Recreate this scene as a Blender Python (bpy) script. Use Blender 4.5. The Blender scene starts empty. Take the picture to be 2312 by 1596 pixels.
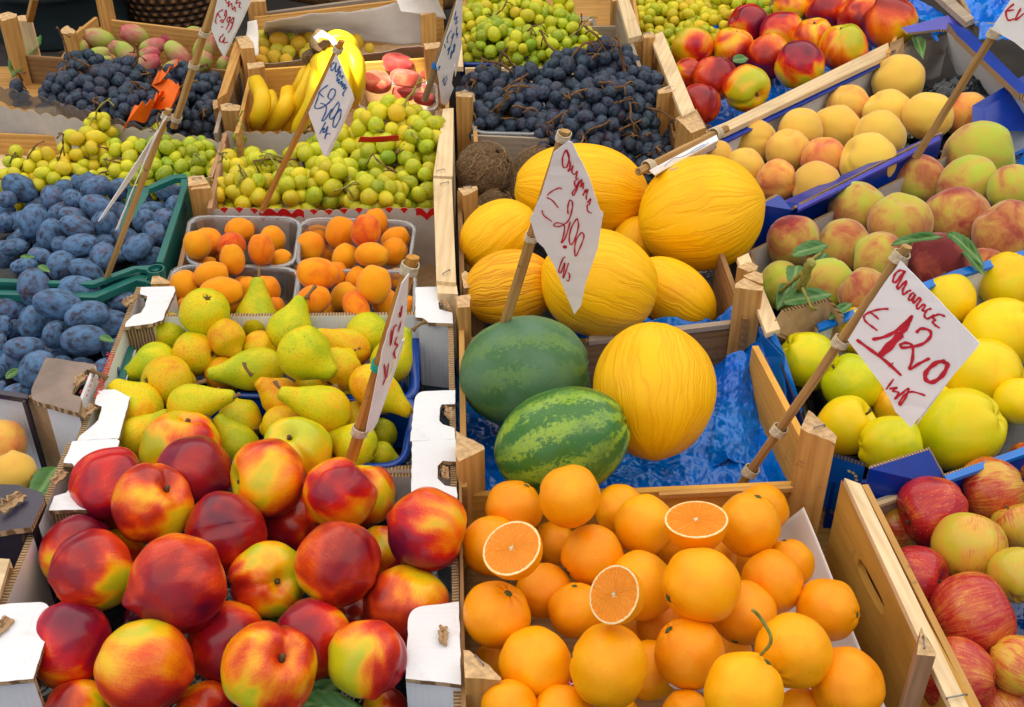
import bpy, bmesh, math, random
from mathutils import Vector, Matrix, noise, Quaternion
R_ = random.Random(11)
sc = bpy.context.scene
COL = sc.collection
PI = math.pi
# ------------------------------------------------------------------ camera
F = 2700.0; CX, CY = 1156.0, 798.0; PITCH = math.radians(35); H = 0.77
RT = Vector((1, 0, 0)); UP = Vector((0, math.sin(PITCH), math.cos(PITCH))); FW = Vector((0, math.cos(PITCH), -math.sin(PITCH)))
CAM = Vector((0, 0, H))
cam_d = bpy.data.cameras.new('camera'); cam = bpy.data.objects.new('camera', cam_d); COL.objects.link(cam)
cam.location = CAM; cam.rotation_euler = (PI / 2 - PITCH, 0, 0)
cam_d.sensor_width = 36; cam_d.lens = 36 * F / 2312; cam_d.clip_start = 0.02; cam_d.clip_end = 500
sc.camera = cam
def ray(x, y): return ((x - CX) / F) * RT - ((y - CY) / F) * UP + FW       # depth 1 along the axis
def P(x, y, z=0.0):
    d = ray(x, y); return CAM + d * ((z - H) / d.z)
def PD(x, y, dep): return CAM + ray(x, y) * dep
def dep(p): return (p - CAM).dot(FW)
def onplane(x, y, pt, n):
    d = ray(x, y); return CAM + d * ((pt - CAM).dot(n) / d.dot(n))
K = 0.5645 / 2.28
def cv(c, r, x, y): return (c * 564.5 + x * K, r * 395.15 + y * K)          # measured on an enlarged part of the photo
def ipt(p):                                                                   # world -> photo
    v = p - CAM; d = v.dot(FW); return (CX + F * v.dot(RT) / d, CY - F * v.dot(UP) / d)
# ------------------------------------------------------------------ objects
def tag(o, label=None, cat=None, group=None, kind=None):
    if label: o['label'] = label
    if cat: o['category'] = cat
    if group: o['group'] = group
    if kind: o['kind'] = kind
    return o
def empty(name, loc, label=None, cat=None, group=None):
    o = bpy.data.objects.new(name, None); o.empty_display_size = 0.02; COL.objects.link(o); o.location = loc
    return tag(o, label, cat, group)
def frame(origin, xa, za):
    xa = xa.normalized(); za = (za - xa * za.dot(xa)).normalized(); ya = za.cross(xa)
    m = Matrix((xa, ya, za)).transposed().to_4x4(); m.translation = origin; return m
def link(name, me, mw, parent=None, mats=None):
    o = bpy.data.objects.new(name, me); COL.objects.link(o)
    if mats:
        for m in mats: me.materials.append(m)
    if parent is not None:
        o.parent = parent; o.matrix_basis = wm(parent).inverted() @ mw
    else: o.matrix_basis = mw
    return o
def wm(o):
    m = o.matrix_basis.copy(); p = o.parent
    while p is not None: m = p.matrix_basis @ m; p = p.parent
    return m
def mesh_from(name, verts, faces, mw, parent=None, mats=None, fm=None, smooth=False):
    inv = mw.inverted(); me = bpy.data.meshes.new(name)
    me.from_pydata([inv @ v for v in verts], [], faces)
    if fm:
        for p, i in zip(me.polygons, fm): p.material_index = i
    if smooth: me.shade_smooth()
    me.update(); return link(name, me, mw, parent, mats)
def slab(name, pts, th, mats, parent=None, grain=None, down=Vector((0, 0, -1)), bevel=0.0):
    """outline of world points, thickness th along down; mats = face, edge"""
    n = len(pts); down = down.normalized(); q = [p + down * th for p in pts]
    c = sum(pts, Vector()) / n
    g = grain if grain is not None else (pts[1] - pts[0])
    if abs(g.normalized().dot(down)) > 0.95: mw = frame(c, g, pts[1] - pts[0])
    else: mw = frame(c, g, -down)
    faces = [list(range(n)), list(range(2 * n - 1, n - 1, -1))]
    fm = [0, 0]
    for i in range(n):
        j = (i + 1) % n; faces.append([i, i + n, j + n, j][::1]); fm.append(1 if len(mats) > 1 else 0)
    bm = bmesh.new(); inv = mw.inverted()
    vs = [bm.verts.new(inv @ v) for v in pts + q]
    for f, m in zip(faces, fm):
        fc = bm.faces.new([vs[i] for i in f]); fc.material_index = m
    if n > 4: bmesh.ops.triangulate(bm, faces=[f for f in bm.faces if len(f.verts) > 4])
    bmesh.ops.recalc_face_normals(bm, faces=bm.faces[:])
    if bevel: bmesh.ops.bevel(bm, geom=bm.edges[:], offset=bevel, segments=2, affect='EDGES', profile=.6)
    me = bpy.data.meshes.new(name); bm.to_mesh(me); bm.free()
    return link(name, me, mw, parent, mats)
def PS(l, z): return [P(x, y, z) for x, y in l]
def wall(name, a, b, z, h, t, mats, parent=None, z2=None, bevel=0.0, drop=0.0):
    """upright board whose top edge runs from pixel a to pixel b at height z (z2 at b); t = thickness to the left of a->b"""
    A = P(a[0], a[1], z); B = P(b[0], b[1], z if z2 is None else z2)
    A = A - Vector((0, 0, drop)); B = B - Vector((0, 0, drop)); d = B - A; nrm = Vector((-d.y, d.x, 0)).normalized() * abs(t) * (1 if t > 0 else -1)
    return slab(name, [A, B, B + Vector((0, 0, -h)), A + Vector((0, 0, -h))], abs(t), mats, parent, grain=d, down=nrm, bevel=bevel)
def rough_edge(pts, amp, seed, closed=True, step=.006):
    out = []; n = len(pts)
    for i in range(n if closed else n - 1):
        a, b = pts[i], pts[(i + 1) % n]; m = max(1, int((b - a).length / step))
        for k in range(m):
            p = a.lerp(b, k / m)
            if k: p = p + Vector((noise.noise(p * 130 + Vector((seed, 0, 0))), noise.noise(p * 130 + Vector((0, seed, 7))), 0)) * amp
            out.append(p)
    return out
def catmull(pts, n):
    out = []; m = len(pts)
    for i in range(m - 1):
        p0 = pts[max(i - 1, 0)]; p1 = pts[i]; p2 = pts[i + 1]; p3 = pts[min(i + 2, m - 1)]
        for k in range(n):
            t = k / n
            out.append(p1 * (1 - 0) * (2 * t**3 - 3 * t**2 + 1) + (p2 - p0) * .5 * (t**3 - 2 * t**2 + t) + p2 * (-2 * t**3 + 3 * t**2) + (p3 - p1) * .5 * (t**3 - t**2))
    out.append(pts[-1].copy()); return out
def tube_geo(pts, rad, seg=8, lump=0.0, flat=1.0):
    vs = []; fs = []; n = len(pts); ref = Vector((0.123, .31, .94))
    prev = None
    for i, p in enumerate(pts):
        d = (pts[min(i + 1, n - 1)] - pts[max(i - 1, 0)])
        d = d.normalized() if d.length > 1e-9 else Vector((0, 0, 1))
        if prev is None: u = d.cross(ref).normalized()
        else: u = (prev - d * prev.dot(d)).normalized()
        prev = u; w = d.cross(u); r = rad[i] if isinstance(rad, (list, tuple)) else rad
        for k in range(seg):
            a = 2 * PI * k / seg; rr = r * (1 + lump * noise.noise(p * 200 + Vector((k * 3.1, 0, 0))))
            vs.append(p + u * math.cos(a) * rr + w * math.sin(a) * rr * flat)
    for i in range(n - 1):
        for k in range(seg):
            k2 = (k + 1) % seg; fs.append([i * seg + k, i * seg + k2, (i + 1) * seg + k2, (i + 1) * seg + k])
    fs.append(list(range(seg))[::-1]); fs.append([(n - 1) * seg + k for k in range(seg)])
    return vs, fs
def tube(name, pts, rad, mat, parent=None, seg=8, lump=0.0, origin=None, flat=1.0, smooth=True):
    vs, fs = tube_geo(pts, rad, seg, lump, flat)
    o = origin if origin is not None else pts[0]
    mw = frame(o, pts[-1] - pts[0] if (pts[-1] - pts[0]).length > 1e-6 else Vector((1, 0, 0)), Vector((0.1, .2, 1)))
    return mesh_from(name, vs, fs, mw, parent, [mat] if mat else None, smooth=smooth)
def merge_tubes(name, lst, mat, parent=None, seg=6, lump=.3):
    vs = []; fs = []
    for pts, rad in lst:
        v, f = tube_geo(pts, rad, seg, lump); o = len(vs); vs += v; fs += [[i + o for i in q] for q in f]
    mw = Matrix.Translation(lst[0][0][0]); return mesh_from(name, vs, fs, mw, parent, [mat], smooth=True)
def sheet(name, corners, nx, ny, amp, mat, parent=None, seed=0, freq=25, th=0.0006, crease=True, fn=None):
    """crumpled sheet over four world corners (bl, br, tr, tl)"""
    a, b, c, d = corners; vs = []; fs = []
    n = (b - a).cross(d - a).normalized()
    if n.z < 0: n = -n
    for j in range(ny + 1):
        for i in range(nx + 1):
            u, v = i / nx, j / ny; p = a.lerp(b, u).lerp(d.lerp(c, u), v); q = p * freq + Vector((seed * 3.7, seed, 0))
            if crease:
                k = -abs(noise.noise(q)) * 1.5 - .7 * abs(noise.noise(q * 2.3 + Vector((5, 1, 2)))) - .4 * abs(noise.noise(q * 4.9))
                q2 = q * .3; k += 1.3 * noise.noise(q2)
            else: k = noise.noise(q * .4) + .3 * noise.noise(q)
            off = n * amp * k + Vector((noise.noise(q + Vector((9, 0, 0))), noise.noise(q + Vector((0, 9, 0))), 0)) * amp * .6
            if fn: off = off + fn(u, v)
            vs.append(p + off)
    m = nx + 1
    for j in range(ny):
        for i in range(nx): fs.append([j * m + i, j * m + i + 1, (j + 1) * m + i + 1, (j + 1) * m + i])
    o = mesh_from(name, vs, fs, Matrix.Translation((a + c) / 2), parent, [mat], smooth=not crease)
    if crease:
        me = o.data
        me.shade_smooth()
    s = o.modifiers.new('thickness', 'SOLIDIFY'); s.thickness = th; s.offset = 0
    return o
def scallop(name, a, b, z, h, mats, parent=None, n=12, amp=.006, z2=None, th=.0012, ph=0.0, wob=0.0):
    A = P(a[0], a[1], z); B = P(b[0], b[1], z if z2 is None else z2); L = (B - A); N = n * 8
    top = []
    for i in range(N + 1):
        u = i / N; p = A.lerp(B, u); s = abs(math.sin(PI * (u * n + ph)))
        top.append(p + Vector((0, 0, amp * (s - .5) + .3 * amp * noise.noise(p * 40))) + Vector((0, wob * math.sin(u * 9 + ph), 0)))
    vs = []; fs = []
    nrm = Vector((-L.y, L.x, 0)).normalized() * th
    for p in top:
        vs += [p, p - Vector((0, 0, h)), p + nrm, p + nrm - Vector((0, 0, h))]
    fm = []
    for i in range(N):
        k = 4 * i
        fs += [[k, k + 1, k + 5, k + 4], [k + 2, k + 6, k + 7, k + 3], [k, k + 4, k + 6, k + 2]]; fm += [0, 1, 2]
    return mesh_from(name, vs, fs, frame((A + B) / 2, L, Vector((0, 0, 1))), parent, mats, fm)
# ------------------------------------------------------------------ node helper
class NT:
    def __init__(s, name):
        s.m = bpy.data.materials.new(name); s.m.use_nodes = True; s.t = s.m.node_tree; s.t.nodes.clear()
        s.out = s.n('ShaderNodeOutputMaterial'); s.b = s.n('ShaderNodeBsdfPrincipled'); s.l(s.b.outputs[0], s.out.inputs[0])
    def n(s, typ, **k):
        x = s.t.nodes.new(typ)
        for a, b in k.items(): setattr(x, a, b)
        return x
    def l(s, a, b): s.t.links.new(a, b)
    def put(s, sock, v):
        if v is None: return
        if isinstance(v, bpy.types.NodeSocket): s.l(v, sock)
        else: sock.default_value = v
    def tc(s, w='Object'): return s.n('ShaderNodeTexCoord').outputs[w]
    def math(s, op, a, b=None, c=None, clamp=False):
        x = s.n('ShaderNodeMath', operation=op, use_clamp=clamp)
        for i, v in enumerate((a, b, c)): s.put(x.inputs[i], v) if v is not None else None
        return x.outputs[0]
    def vm(s, op, a, b=None):
        x = s.n('ShaderNodeVectorMath', operation=op)
        s.put(x.inputs[0], a)
        if b is not None:
            s.put(x.inputs[3] if op == 'SCALE' else x.inputs[1], b)
        return x.outputs[0]
    def noise(s, vec, scale, det=3, rough=.55, dist=0, col=False):
        x = s.n('ShaderNodeTexNoise'); s.l(vec, x.inputs['Vector']); x.inputs['Scale'].default_value = scale
        x.inputs['Detail'].default_value = det; x.inputs['Roughness'].default_value = rough; x.inputs['Distortion'].default_value = dist
        return x.outputs['Color' if col else 'Fac']
    def voro(s, vec, scale, feat='F1', out='Distance'):
        x = s.n('ShaderNodeTexVoronoi', feature=feat); s.l(vec, x.inputs['Vector']); x.inputs['Scale'].default_value = scale
        return x.outputs[out]
    def ramp(s, fac, stops, interp='LINEAR'):
        x = s.n('ShaderNodeValToRGB'); s.put(x.inputs[0], fac); e = x.color_ramp.elements; x.color_ramp.interpolation = interp
        while len(e) < len(stops): e.new(0.5)
        for el, (p, c) in zip(e, stops):
            el.position = p; el.color = (c[0], c[1], c[2], 1) if not isinstance(c, (int, float)) else (c, c, c, 1)
        return x.outputs[0]
    def mix(s, f, a, b, mode='MIX'):
        x = s.n('ShaderNodeMix', data_type='RGBA', blend_type=mode); s.put(x.inputs[0], f)
        for i, v in ((6, a), (7, b)):
            if isinstance(v, bpy.types.NodeSocket): s.l(v, x.inputs[i])
            else: x.inputs[i].default_value = (*v, 1)
        return x.outputs[2]
    def sm(s, v, lo, hi, a=0.0, b=1.0):
        x = s.n('ShaderNodeMapRange', interpolation_type='SMOOTHSTEP'); s.put(x.inputs[0], v)
        for i, q in zip((1, 2, 3, 4), (lo, hi, a, b)): x.inputs[i].default_value = q
        return x.outputs[0]
    def bump(s, h, st, dist=.01, nrm=None):
        x = s.n('ShaderNodeBump'); s.put(x.inputs['Height'], h); x.inputs['Strength'].default_value = st; x.inputs['Distance'].default_value = dist
        if nrm: s.l(nrm, x.inputs['Normal'])
        return x.outputs[0]
    def sep(s, v):
        x = s.n('ShaderNodeSeparateXYZ'); s.l(v, x.inputs[0]); return x.outputs
    def comb(s, a, b, c):
        x = s.n('ShaderNodeCombineXYZ'); s.put(x.inputs[0], a); s.put(x.inputs[1], b); s.put(x.inputs[2], c); return x.outputs[0]
    def oi(s): return s.n('ShaderNodeObjectInfo').outputs
    def set(s, **k):
        for a, v in k.items():
            nm = {'col': 'Base Color', 'rough': 'Roughness', 'spec': 'Specular IOR Level', 'nrm': 'Normal', 'sss': 'Subsurface Weight', 'sssr': 'Subsurface Radius',
                  'ssss': 'Subsurface Scale', 'trans': 'Transmission Weight', 'ior': 'IOR', 'coat': 'Coat Weight', 'coatr': 'Coat Roughness', 'sheen': 'Sheen Weight', 'sheenr': 'Sheen Roughness', 'alpha': 'Alpha', 'metal': 'Metallic', 'sheent': 'Sheen Tint'}[a]
            sk = s.b.inputs[nm]
            if isinstance(v, tuple) and len(v) == 3 and sk.type == 'RGBA': v = (*v, 1)
            s.put(sk, v)
        return s.m
SUN, SUNA, EXPO, SKY, AWN = 5.0, math.radians(0.6), 1.22, .06, True
# ------------------------------------------------------------------ materials
def wood(name, c1, c2, dirt=.15, sc_=1.0, rough=.75):
    t = NT(name); o = t.tc(); r = t.oi()['Random']
    off = t.comb(t.math('MULTIPLY', r, 3.1), t.math('MULTIPLY', r, 7.7), t.math('MULTIPLY', r, 1.3))
    v = t.vm('ADD', o, off); s = t.vm('MULTIPLY', v, (6 * sc_, 95 * sc_, 95 * sc_))
    g = t.noise(s, 1.0, 5, .6, 1.2); big = t.noise(t.vm('MULTIPLY', v, (5, 16, 16)), 1.2, 3, .5, 1.5)
    w = t.n('ShaderNodeTexWave', wave_type='RINGS', rings_direction='X'); t.l(t.vm('MULTIPLY', v, (1.2, 11, 11)), w.inputs[0])
    w.inputs['Scale'].default_value = 3.2; w.inputs['Distortion'].default_value = 5; w.inputs['Detail'].default_value = 3; w.inputs['Detail Scale'].default_value = 1.2
    f = t.math('ADD', t.math('MULTIPLY', g, .8), t.math('MULTIPLY', w.outputs['Fac'], .2))
    c = t.mix(t.sm(f, .25, .85), c1, c2)
    c = t.mix(t.math('MULTIPLY', t.sm(big, .45, .75), .45), c, tuple(x * .62 for x in c2))
    st = t.noise(v, 60, 4, .7); c = t.mix(t.math('MULTIPLY', t.sm(st, .62, .72), dirt * 2.5, clamp=True), c, (.08, .05, .03))
    hs = t.n('ShaderNodeHueSaturation'); t.l(c, hs.inputs['Color']); t.l(t.math('MULTIPLY_ADD', r, .3, .85), hs.inputs['Value'])
    fine = t.noise(t.vm('MULTIPLY', v, (40, 500, 500)), 1, 2)
    return t.set(col=hs.outputs[0], rough=rough, spec=.25, nrm=t.bump(t.math('ADD', g, t.math('MULTIPLY', fine, .4)), .35, .0015))
def plain(name, c, rough=.6, var=.12, bump=.1, scale=40, spec=.4, **k):
    t = NT(name); o = t.tc(); n = t.noise(o, scale, 4, .6); n2 = t.noise(o, scale * .2, 3)
    cc = t.mix(t.sm(n, .3, .7), tuple(x * (1 - var) for x in c), tuple(min(1, x * (1 + var)) for x in c))
    cc = t.mix(t.math('MULTIPLY', t.sm(n2, .5, .75), var * 1.5, clamp=True), cc, tuple(x * .6 for x in c))
    return t.set(col=cc, rough=rough, spec=spec, nrm=t.bump(n, bump, .002), **k)
def fruit(name, stops, amp=1.0, zc=0.0, streak=0.0, lo=2.0, rough=.4, spec=.5, spots=None, bumpy=None, sss=0.0, sssr=(.02, .008, .003), fuzz=0.0, lent=None, hue=.0, det=4, base=.0, bloom=None, coat=0.0, scars=True, xc=0.0, speck=.06):
    """object colour R shifts the ramp, object colour G seeds the pattern; +Z is the stem"""
    t = NT(name); o = t.tc(); oi = t.oi(); cs = t.n('ShaderNodeSeparateColor'); t.l(oi['Color'], cs.inputs[0])
    sd = t.math('MULTIPLY', cs.outputs[1], 37.0); off = t.comb(sd, t.math('MULTIPLY', sd, 1.7), t.math('MULTIPLY', sd, .3)); v = t.vm('ADD', o, off)
    n1 = t.noise(v, lo, det, .55, .6); n2 = t.noise(v, 9, 4, .65)
    z = t.sep(o)
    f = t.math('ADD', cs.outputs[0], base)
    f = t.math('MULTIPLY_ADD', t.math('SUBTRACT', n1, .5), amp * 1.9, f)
    f = t.math('MULTIPLY_ADD', t.math('SUBTRACT', n2, .5), amp * .11, f)
    if zc: f = t.math('MULTIPLY_ADD', z[2], -zc, f)
    if xc: f = t.math('MULTIPLY_ADD', z[0], xc, f)
    n3 = t.noise(v, 38, 2, .6); f = t.math('MULTIPLY_ADD', t.math('SUBTRACT', n3, .5), speck, f)
    if streak:
        a = t.math('ARCTAN2', z[1], z[0]); sv = t.comb(t.math('MULTIPLY', t.math('COSINE', a), 9), t.math('MULTIPLY', t.math('SINE', a), 9), t.math('MULTIPLY', z[2], 1.3))
        sn = t.noise(t.vm('ADD', sv, off), 1.6, 5, .7); f = t.math('MULTIPLY_ADD', t.math('SUBTRACT', sn, .5), streak * 2, f)
    c = t.ramp(f, stops)
    if scars:
        sv = t.noise(v, 5.5, 3, .7, 2.2); c = t.mix(t.math('MULTIPLY', t.sm(sv, .74, .79), .4), c, (.16, .08, .035))
    if lent:
        d = t.voro(v, lent[0]); k = t.sm(d, lent[1], lent[1] + .07, 1, 0); c = t.mix(t.math('MULTIPLY', k, lent[3]), c, lent[2])
    if spots:
        d = t.voro(v, spots[0]); m = t.sm(t.noise(v, 2.6, 2), spots[3], spots[3] + .14)
        k = t.math('MULTIPLY', t.sm(d, spots[1], spots[1] + .06, 1, 0), m); c = t.mix(t.math('MULTIPLY', k, .85), c, spots[2])
        if len(spots) > 4:
            m2 = t.sm(t.noise(v, 14, 4, .75, .6), spots[4], spots[4] + .08); c = t.mix(t.math('MULTIPLY', m2, .6), c, spots[2])
    r = rough
    if bloom:
        bn = t.noise(v, bloom[0], 4, .6, .15); bf = t.sm(bn, bloom[1], bloom[2], bloom[4] if len(bloom) > 4 else 1, 0)
        c = t.mix(bf, c, bloom[3]); r = t.math('MULTIPLY_ADD', bf, .45, rough)
        if len(bloom) > 5:
            rb = t.sm(t.noise(v, 1.3, 2), .56, .72); c = t.mix(t.math('MULTIPLY', rb, .5), c, bloom[5])
    hs = t.n('ShaderNodeHueSaturation'); t.l(c, hs.inputs['Color'])
    t.l(t.math('MULTIPLY_ADD', t.math('SUBTRACT', oi['Random'], .5), hue, .5), hs.inputs['Hue']); t.l(t.math('MULTIPLY_ADD', oi['Random'], .16, .92), hs.inputs['Value'])
    nr = None
    if bumpy: nr = t.bump(t.noise(v, bumpy[0], 3, .6), bumpy[1], bumpy[2] * .04)
    k = dict(col=hs.outputs[0], rough=r, spec=spec * .62, nrm=nr)
    if sss: k.update(sss=sss, sssr=sssr, ssss=1.0)
    if fuzz: k.update(sheen=fuzz, sheenr=.4)
    if coat: k.update(coat=coat, coatr=.12)
    return t.set(**k)
M = {}
M['wood'] = wood('crate_wood', (.64, .36, .11), (.42, .20, .045))
M['wood_dark'] = wood('aged_wood', (.34, .19, .08), (.20, .10, .035), .3)
M['wood_pale'] = wood('pale_wood', (.80, .62, .38), (.66, .47, .25), .06)
M['wood_end'] = plain('end_grain', (.58, .38, .19), .9, .25, .5, 180)
M['wood_pink'] = wood('weathered_wood', (.50, .29, .16), (.34, .18, .09), .5)
M['wood_grey'] = wood('grey_wood', (.42, .34, .26), (.30, .23, .17), .15)
M['ply'] = wood('fibre_board', (.72, .40, .08), (.60, .30, .05), .12, 2.0)
M['stick'] = wood('split_cane', (.55, .33, .12), (.34, .18, .06), .25)
M['stick_dark'] = wood('old_cane', (.34, .24, .13), (.18, .12, .07), .3)
M['stick_orange'] = wood('orange_cane', (.62, .30, .06), (.42, .18, .03), .2)
t = NT('white_card'); o = t.tc(); st_n = t.noise(o, 22, 4, .65, .4); wv2 = t.n('ShaderNodeTexWave'); t.l(o, wv2.inputs[0]); wv2.inputs['Scale'].default_value = 60; wv2.inputs['Distortion'].default_value = 1.5
c = t.mix(t.math('MULTIPLY', t.sm(st_n, .56, .74), .35), (.76, .78, .82), (.52, .47, .40)); c = t.mix(t.math('MULTIPLY', t.sm(t.noise(t.vm('MULTIPLY', o, (20, 240, 20)), 1, 3), .62, .7), .3), c, (.55, .5, .45))
M['white_card'] = t.set(col=c, rough=.45, spec=.4, nrm=t.bump(t.math('ADD', t.math('MULTIPLY', wv2.outputs['Fac'], .35), t.noise(o, 14, 3)), .35, .002))
M['grey_card'] = plain('grey_card', (.52, .47, .42), .75, .06, .2, 60)
M['paper'] = plain('paper', (.87, .87, .89), .7, .03, .25, 20)
M['tissue'] = plain('tissue', (.74, .70, .66), .8, .06, .5, 18)
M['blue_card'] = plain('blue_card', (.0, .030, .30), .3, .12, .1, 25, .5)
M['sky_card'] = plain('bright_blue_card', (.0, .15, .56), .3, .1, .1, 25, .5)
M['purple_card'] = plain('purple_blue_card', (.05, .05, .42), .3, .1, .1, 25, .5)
M['dark_card'] = plain('dark_card', (.035, .028, .05), .35, .3, .15, 12, .5)
M['bronze_card'] = plain('bronze_card', (.20, .135, .10), .3, .35, .3, 14, .6)
M['teal'] = plain('teal_plastic', (.012, .13, .11), .35, .12, .05, 20)
M['red'] = plain('red_card', (.55, .01, .01), .4, .08)
M['kraft'] = plain('kraft_card', (.42, .27, .14), .85, .12, .3, 90)
M['black'] = plain('black_plastic', (.012, .013, .015), .25, .3, .2, 30)
M['table'] = plain('stall_cloth', (.03, .025, .022), .9, .3, .2, 8)
M['string'] = plain('string', (.62, .52, .36), .9, .2, .6, 300)
M['teal_string'] = plain('teal_string', (.02, .40, .30), .9, .2, .6, 300)
M['blue_string'] = plain('blue_string', (.02, .16, .50), .9, .2, .6, 300)
M['steel'] = plain('steel', (.30, .29, .28), .35, .2, .1, 100, metal=.9)
M['ink_red'] = plain('red_ink', (.55, .015, .035), .6, .1, 0, 50)
M['ink_blue'] = plain('blue_ink', (.02, .12, .38), .6, .1, 0, 50)
M['rachis'] = plain('brown_stalk', (.17, .085, .03), .8, .35, .5, 120)
M['rachis_green'] = plain('green_stalk', (.30, .28, .05), .7, .3, .4, 120)
M['stem'] = plain('fruit_stem', (.14, .085, .035), .8, .3, .5, 150)
M['stem_light'] = plain('pear_stem', (.24, .14, .05), .8, .3, .5, 150)
M['star'] = plain('star_print', (.75, .65, .15), .6)
M['calyx'] = plain('calyx', (.10, .13, .03), .8, .5, .6, 200)
M['orange_paper'] = plain('orange_paper', (.85, .14, .0), .6, .08, .2, 30)
M['fibre'] = plain('coconut_fibre', (.45, .28, .14), .9, .4, .2, 200)
M['ground'] = plain('asphalt', (.05, .05, .05), .9, .3, .5, 60)
M['barrel'] = plain('barrel_plastic', (.022, .035, .04), .5, .3, .1, 9)
# cardboard edge with flutes
t = NT('card_edge'); o = t.tc(); w = t.n('ShaderNodeTexWave'); t.l(o, w.inputs[0]); w.inputs['Scale'].default_value = 95; w.inputs['Distortion'].default_value = 3
c = t.mix(t.sm(w.outputs['Fac'], .35, .75), (.20, .12, .06), (.50, .34, .19)); M['edge'] = t.set(col=c, rough=.9, spec=.1, nrm=t.bump(w.outputs['Fac'], .6, .002))
# crumpled blue film
def film(name, c, c2, rough=.12):
    t = NT(name); o = t.tc(); n = t.noise(o, 26, 3, .6, 1.4); v = t.voro(t.vm('ADD', o, t.vm('SCALE', t.noise(o, 14, 2, .5, 0, True), .05)), 48, 'DISTANCE_TO_EDGE')
    r1 = t.math('ABSOLUTE', t.math('SUBTRACT', t.noise(o, 16, 3, .6, .8), .5)); r2 = t.math('ABSOLUTE', t.math('SUBTRACT', t.noise(o, 45, 2, .6, .5), .5)); h = t.math('ADD', t.math('MULTIPLY', r1, 3.0), t.math('MULTIPLY', r2, 1.2))
    cc = t.mix(t.sm(t.noise(o, 7, 3), .35, .75), c, c2); geo = t.n('ShaderNodeNewGeometry').outputs['Normal']; dist_ = t.vm('ADD', o, t.vm('SCALE', t.noise(o, 11, 3, .6, 0, True), .09))
    f1 = t.vm('SUBTRACT', t.voro(dist_, 22, 'F1', 'Color'), (.5, .5, .5)); f2 = t.vm('SUBTRACT', t.voro(dist_, 52, 'F1', 'Color'), (.5, .5, .5))
    msk = t.sm(t.noise(o, 5, 2), .38, .62, .25, 1.0); nn_ = t.vm('NORMALIZE', t.vm('ADD', geo, t.vm('SCALE', t.vm('ADD', f1, t.vm('SCALE', f2, .7)), t.math('MULTIPLY', msk, .38))))
    return t.set(col=cc, rough=rough, spec=.5, nrm=t.bump(h, .3, .006, nn_))
M['film'] = film('blue_film', (.0, .11, .60), (.0, .22, .82))
M['film_navy'] = film('navy_film', (.0, .012, .07), (.0, .035, .16))
M['film_dark'] = film('black_film', (.006, .012, .018), (.015, .03, .045))
M['tray_blue'] = plain('blue_tray', (.0, .05, .34), .25, .1, .05, 20, .6)
def clear(name, tint=(1, 1, 1), a=.18, rough=.08):
    t = NT(name); tr = t.n('ShaderNodeBsdfTransparent'); tr.inputs[0].default_value = (*tint, 1)
    g = t.n('ShaderNodeBsdfGlossy'); g.inputs['Roughness'].default_value = rough; df = t.n('ShaderNodeBsdfDiffuse'); df.inputs[0].default_value = (.75, .77, .8, 1)
    lw = t.n('ShaderNodeLayerWeight'); lw.inputs[0].default_value = .35
    m1 = t.n('ShaderNodeMixShader'); m1.inputs[0].default_value = a; t.l(tr.outputs[0], m1.inputs[1]); t.l(df.outputs[0], m1.inputs[2])
    m2 = t.n('ShaderNodeMixShader'); t.l(t.math('MULTIPLY', lw.outputs['Fresnel'], .75, clamp=True), m2.inputs[0]); t.l(m1.outputs[0], m2.inputs[1]); t.l(g.outputs[0], m2.inputs[2])
    t.l(m2.outputs[0], t.out.inputs[0]); return t.m
M['clear'] = clear('clear_plastic', a=.07); M['clear_rim'] = clear('clear_rim', a=.32)
# leaf
t = NT('leaf'); o = t.tc(); z = t.sep(o); vein = t.n('ShaderNodeTexWave'); t.l(t.vm('MULTIPLY', o, (1, 1.4, 1)), vein.inputs[0]); vein.bands_direction = 'DIAGONAL'; vein.inputs['Scale'].default_value = 1.6; vein.inputs['Distortion'].default_value = .6
mid = t.sm(t.math('ABSOLUTE', z[1]), .02, .07, 1, 0); c = t.mix(t.noise(o, 3, 3), (.03, .12, .02), (.07, .20, .03)); c = t.mix(t.math('MULTIPLY', t.sm(vein.outputs['Fac'], .9, .99), .2), c, (.12, .24, .06)); c = t.mix(t.math('MULTIPLY', mid, .7), c, (.20, .32, .10))
M['leaf'] = t.set(col=c, rough=.45, spec=.5, nrm=t.bump(vein.outputs['Fac'], .4, .001))
# fruit skins
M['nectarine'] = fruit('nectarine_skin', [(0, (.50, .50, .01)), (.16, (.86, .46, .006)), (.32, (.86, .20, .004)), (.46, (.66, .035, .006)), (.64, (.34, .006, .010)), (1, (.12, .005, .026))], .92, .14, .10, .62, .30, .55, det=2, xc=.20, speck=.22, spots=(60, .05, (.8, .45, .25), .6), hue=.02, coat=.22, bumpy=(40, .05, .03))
M['peach'] = fruit('peach_skin', [(0, (.44, .50, .05)), (.3, (.56, .38, .07)), (.5, (.50, .20, .065)), (.72, (.36, .06, .045)), (1, (.17, .022, .03))], .8, .2, .14, 1.2, .75, .25, spots=(11, .09, (.34, .11, .04), .45), fuzz=.35, hue=.02, bumpy=(60, .06, .03))
M['white_peach'] = fruit('white_peach_skin', [(0, (.76, .50, .075)), (.35, (.80, .46, .08)), (.6, (.78, .30, .07)), (.85, (.64, .13, .06)), (1, (.45, .06, .04))], .6, .1, .1, 1.3, .7, .3, spots=(11, .06, (.45, .22, .06), .55), fuzz=.3, hue=.01, bumpy=(60, .05, .03))
M['flat_peach'] = fruit('flat_peach_skin', [(0, (.74, .26, .12)), (.35, (.62, .10, .05)), (.7, (.50, .035, .03)), (1, (.20, .02, .025))], .6, -.1, .1, 1.4, .75, .3, fuzz=.5)
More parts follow.
